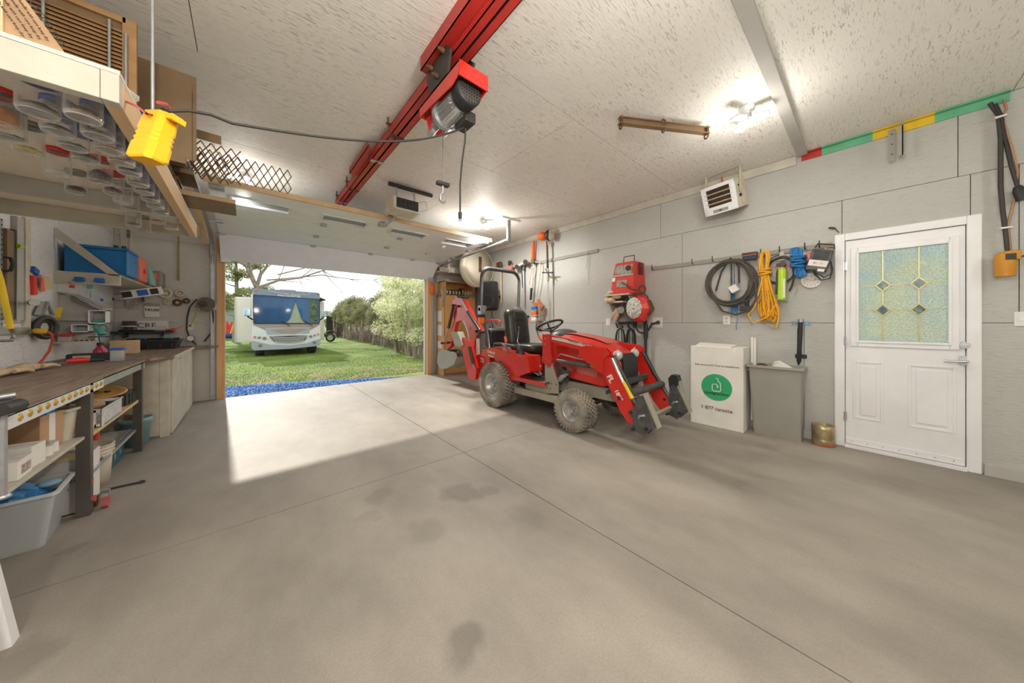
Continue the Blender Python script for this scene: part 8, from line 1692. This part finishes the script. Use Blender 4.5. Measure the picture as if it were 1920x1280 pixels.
# undergrowth along the hedge foot
mb = MB(); rg = random.Random(91)
for k in range(900):
    y = 12.5+rg.random()*24; x = 7.1+rg.uniform(-.7, .9)+.04*(y-14); z = gz(y); a = rg.uniform(0, 6.28); L1 = rg.uniform(.4, 1.2); mb.tube([(x, y, z), (x+math.cos(a)*L1*.4, y+math.sin(a)*L1*.4, z+L1*.6), (x+math.cos(a)*L1*.7, y+math.sin(a)*L1*.7, z+L1)], [.012, .008, .003], 3)
o = build('undergrowth', mb, mat('dry_twigs', '8a7768', .9, var=.3), kind='stuff'); o['label'] = 'dry brown twiggy undergrowth behind the hedge trunks'; o['category'] = 'undergrowth'
struct('hedge_bank', MB().add([(8.3, 11, -.3), (10.8, 48, -.3), (11.5, 48, 1.5), (9.0, 11, 1.1)], [(0, 1, 2, 3)]), mat('brush_bank', '8d7c6c', .95, var=.5, scale=3))
# big bare tree behind the motorhome and a leafy one at the left
def branch(mb, p, d, L1, r, depth, rg):
    pts = [p]; rs = [r]; q = p.copy(); dd = d.normalized()
    for k in range(4):
        dd = (dd+V(rg.uniform(-.18, .18), rg.uniform(-.18, .18), rg.uniform(-.10, .12))).normalized(); q = q+dd*L1/4; pts.append(q.copy()); rs.append(r*(1-.18*(k+1)))
    mb.tube(pts, rs, 6 if depth > 2 else 4)
    if depth > 0:
        for k in range(3 if depth > 1 else 4):
            i = rg.randint(1, 4); nd = (dd+V(rg.uniform(-.9, .9), rg.uniform(-.5, .5), rg.uniform(-.5, .6))).normalized(); branch(mb, pts[i], nd, L1*rg.uniform(.5, .75), rs[i]*.55, depth-1, rg)
rg = random.Random(17); t0 = thing('bare_tree', 'large bare spreading tree behind the motorhome', 'tree', (.9, 29, -.28)); mb = MB(); wp = at(481, 540, Y=29)
base = V(wp.x, 29, -.3); mb.tube([base, V(wp.x-.1, 29, 1.6), wp], [.42, .34, .24], 10)
build('trunk', mb, m_bark, t0)
targets = [((481, 540), (560, 520), (640, 500), .16), ((481, 540), (500, 500), (520, 470), .2), ((481, 540), (470, 490), (455, 455), .2), ((500, 525), (600, 515), (700, 525), .09), ((520, 515), (620, 495), (720, 505), .08), ((480, 540), (465, 500), (430, 480), .15)]
for n_i, (a, b2, c, r) in enumerate(targets):
    mb = MB(); A_, B_, C_ = at(*a, Y=29), at(*b2, Y=28.5), at(*c, Y=28); r *= .62; w9 = lambda: V(rg.uniform(-.25, .25), 0, rg.uniform(-.15, .25)); pts = [A_, (A_+B_)/2+w9(), B_+w9()*.5, (B_+C_)/2+w9(), C_]; mb.tube(pts, [r, r*.85, r*.65, r*.45, r*.25], 7)
    for k in range(9): i = rg.randint(1, 4); branch(mb, pts[i], (C_-A_).normalized()+V(rg.uniform(-.6, .6), rg.uniform(-.4, .4), rg.uniform(-.9, .7)), rg.uniform(1.2, 2.6), r*.34, 2, rg)
    build('branch', mb, m_twig, t0)
rg = random.Random(23)
for k, (x, y, h, lab) in enumerate(((-2.1, 27, 7.5, 'olive-green conifer at the left edge of the door opening'), (-.6, 33, 8, 'second leafy tree between the conifer and the motorhome'))):
    cl = [(rg.gauss(0, .9), rg.gauss(0, .9), rg.uniform(2.4, h), rg.uniform(.35, .8), rg.uniform(.35, .8), rg.uniform(.15, .35)) for _ in range(60)]
    bigtree('leafy_tree', lab, (x, y, -.28), [([(0, 0, 0), (.1, 0, 3), (0, 0, h)], [.22, .15, .05])]+[([(0, 0, z), (.9*math.cos(z*5), .9*math.sin(z*5), z+.3)], [.05, .015]) for z in np.arange(2, h-1, .4)], cl, 9000, .07, m_oliv, 70+k)
# distant tree line
rg = random.Random(29); t0 = None
for k in range(16):
    x = -22+k*4.2; y = 62+rg.uniform(-4, 6); cl = [(rg.gauss(0, 1.6), rg.gauss(0, 1.2), rg.uniform(.6, 3.2), .9, .9, .6) for _ in range(10)]
    if k < 2: 
        bt4 = bigtree('distant_tree', 'x', (x, y, -.28), [([(0, 0, 0), (0, 0, 3)], [.2, .08])], cl, 1800, .16, m_oliv, 90+k); 
        if k == 0: dt0 = bt4; 
        else: dt1 = bt4
        c = bt4
    else:
        src = (dt0, dt1)[k % 2]; c = src.copy(); COL.objects.link(c)
        for q in [o for o in COL.objects if o.parent == src]: d = q.copy(); COL.objects.link(d); d.parent = c
        c.location = (x, y, -.28); c.rotation_euler = (0, 0, rg.uniform(0, 6)); 
    c['label'] = 'low hazy tree of the far tree line, %s from the left' % ('first', 'second', 'third', 'fourth', 'fifth', 'sixth', 'seventh', 'eighth', 'ninth', 'tenth', 'eleventh', 'twelfth', 'thirteenth', 'fourteenth', 'fifteenth', 'sixteenth')[k]; c['group'] = 'far tree line'
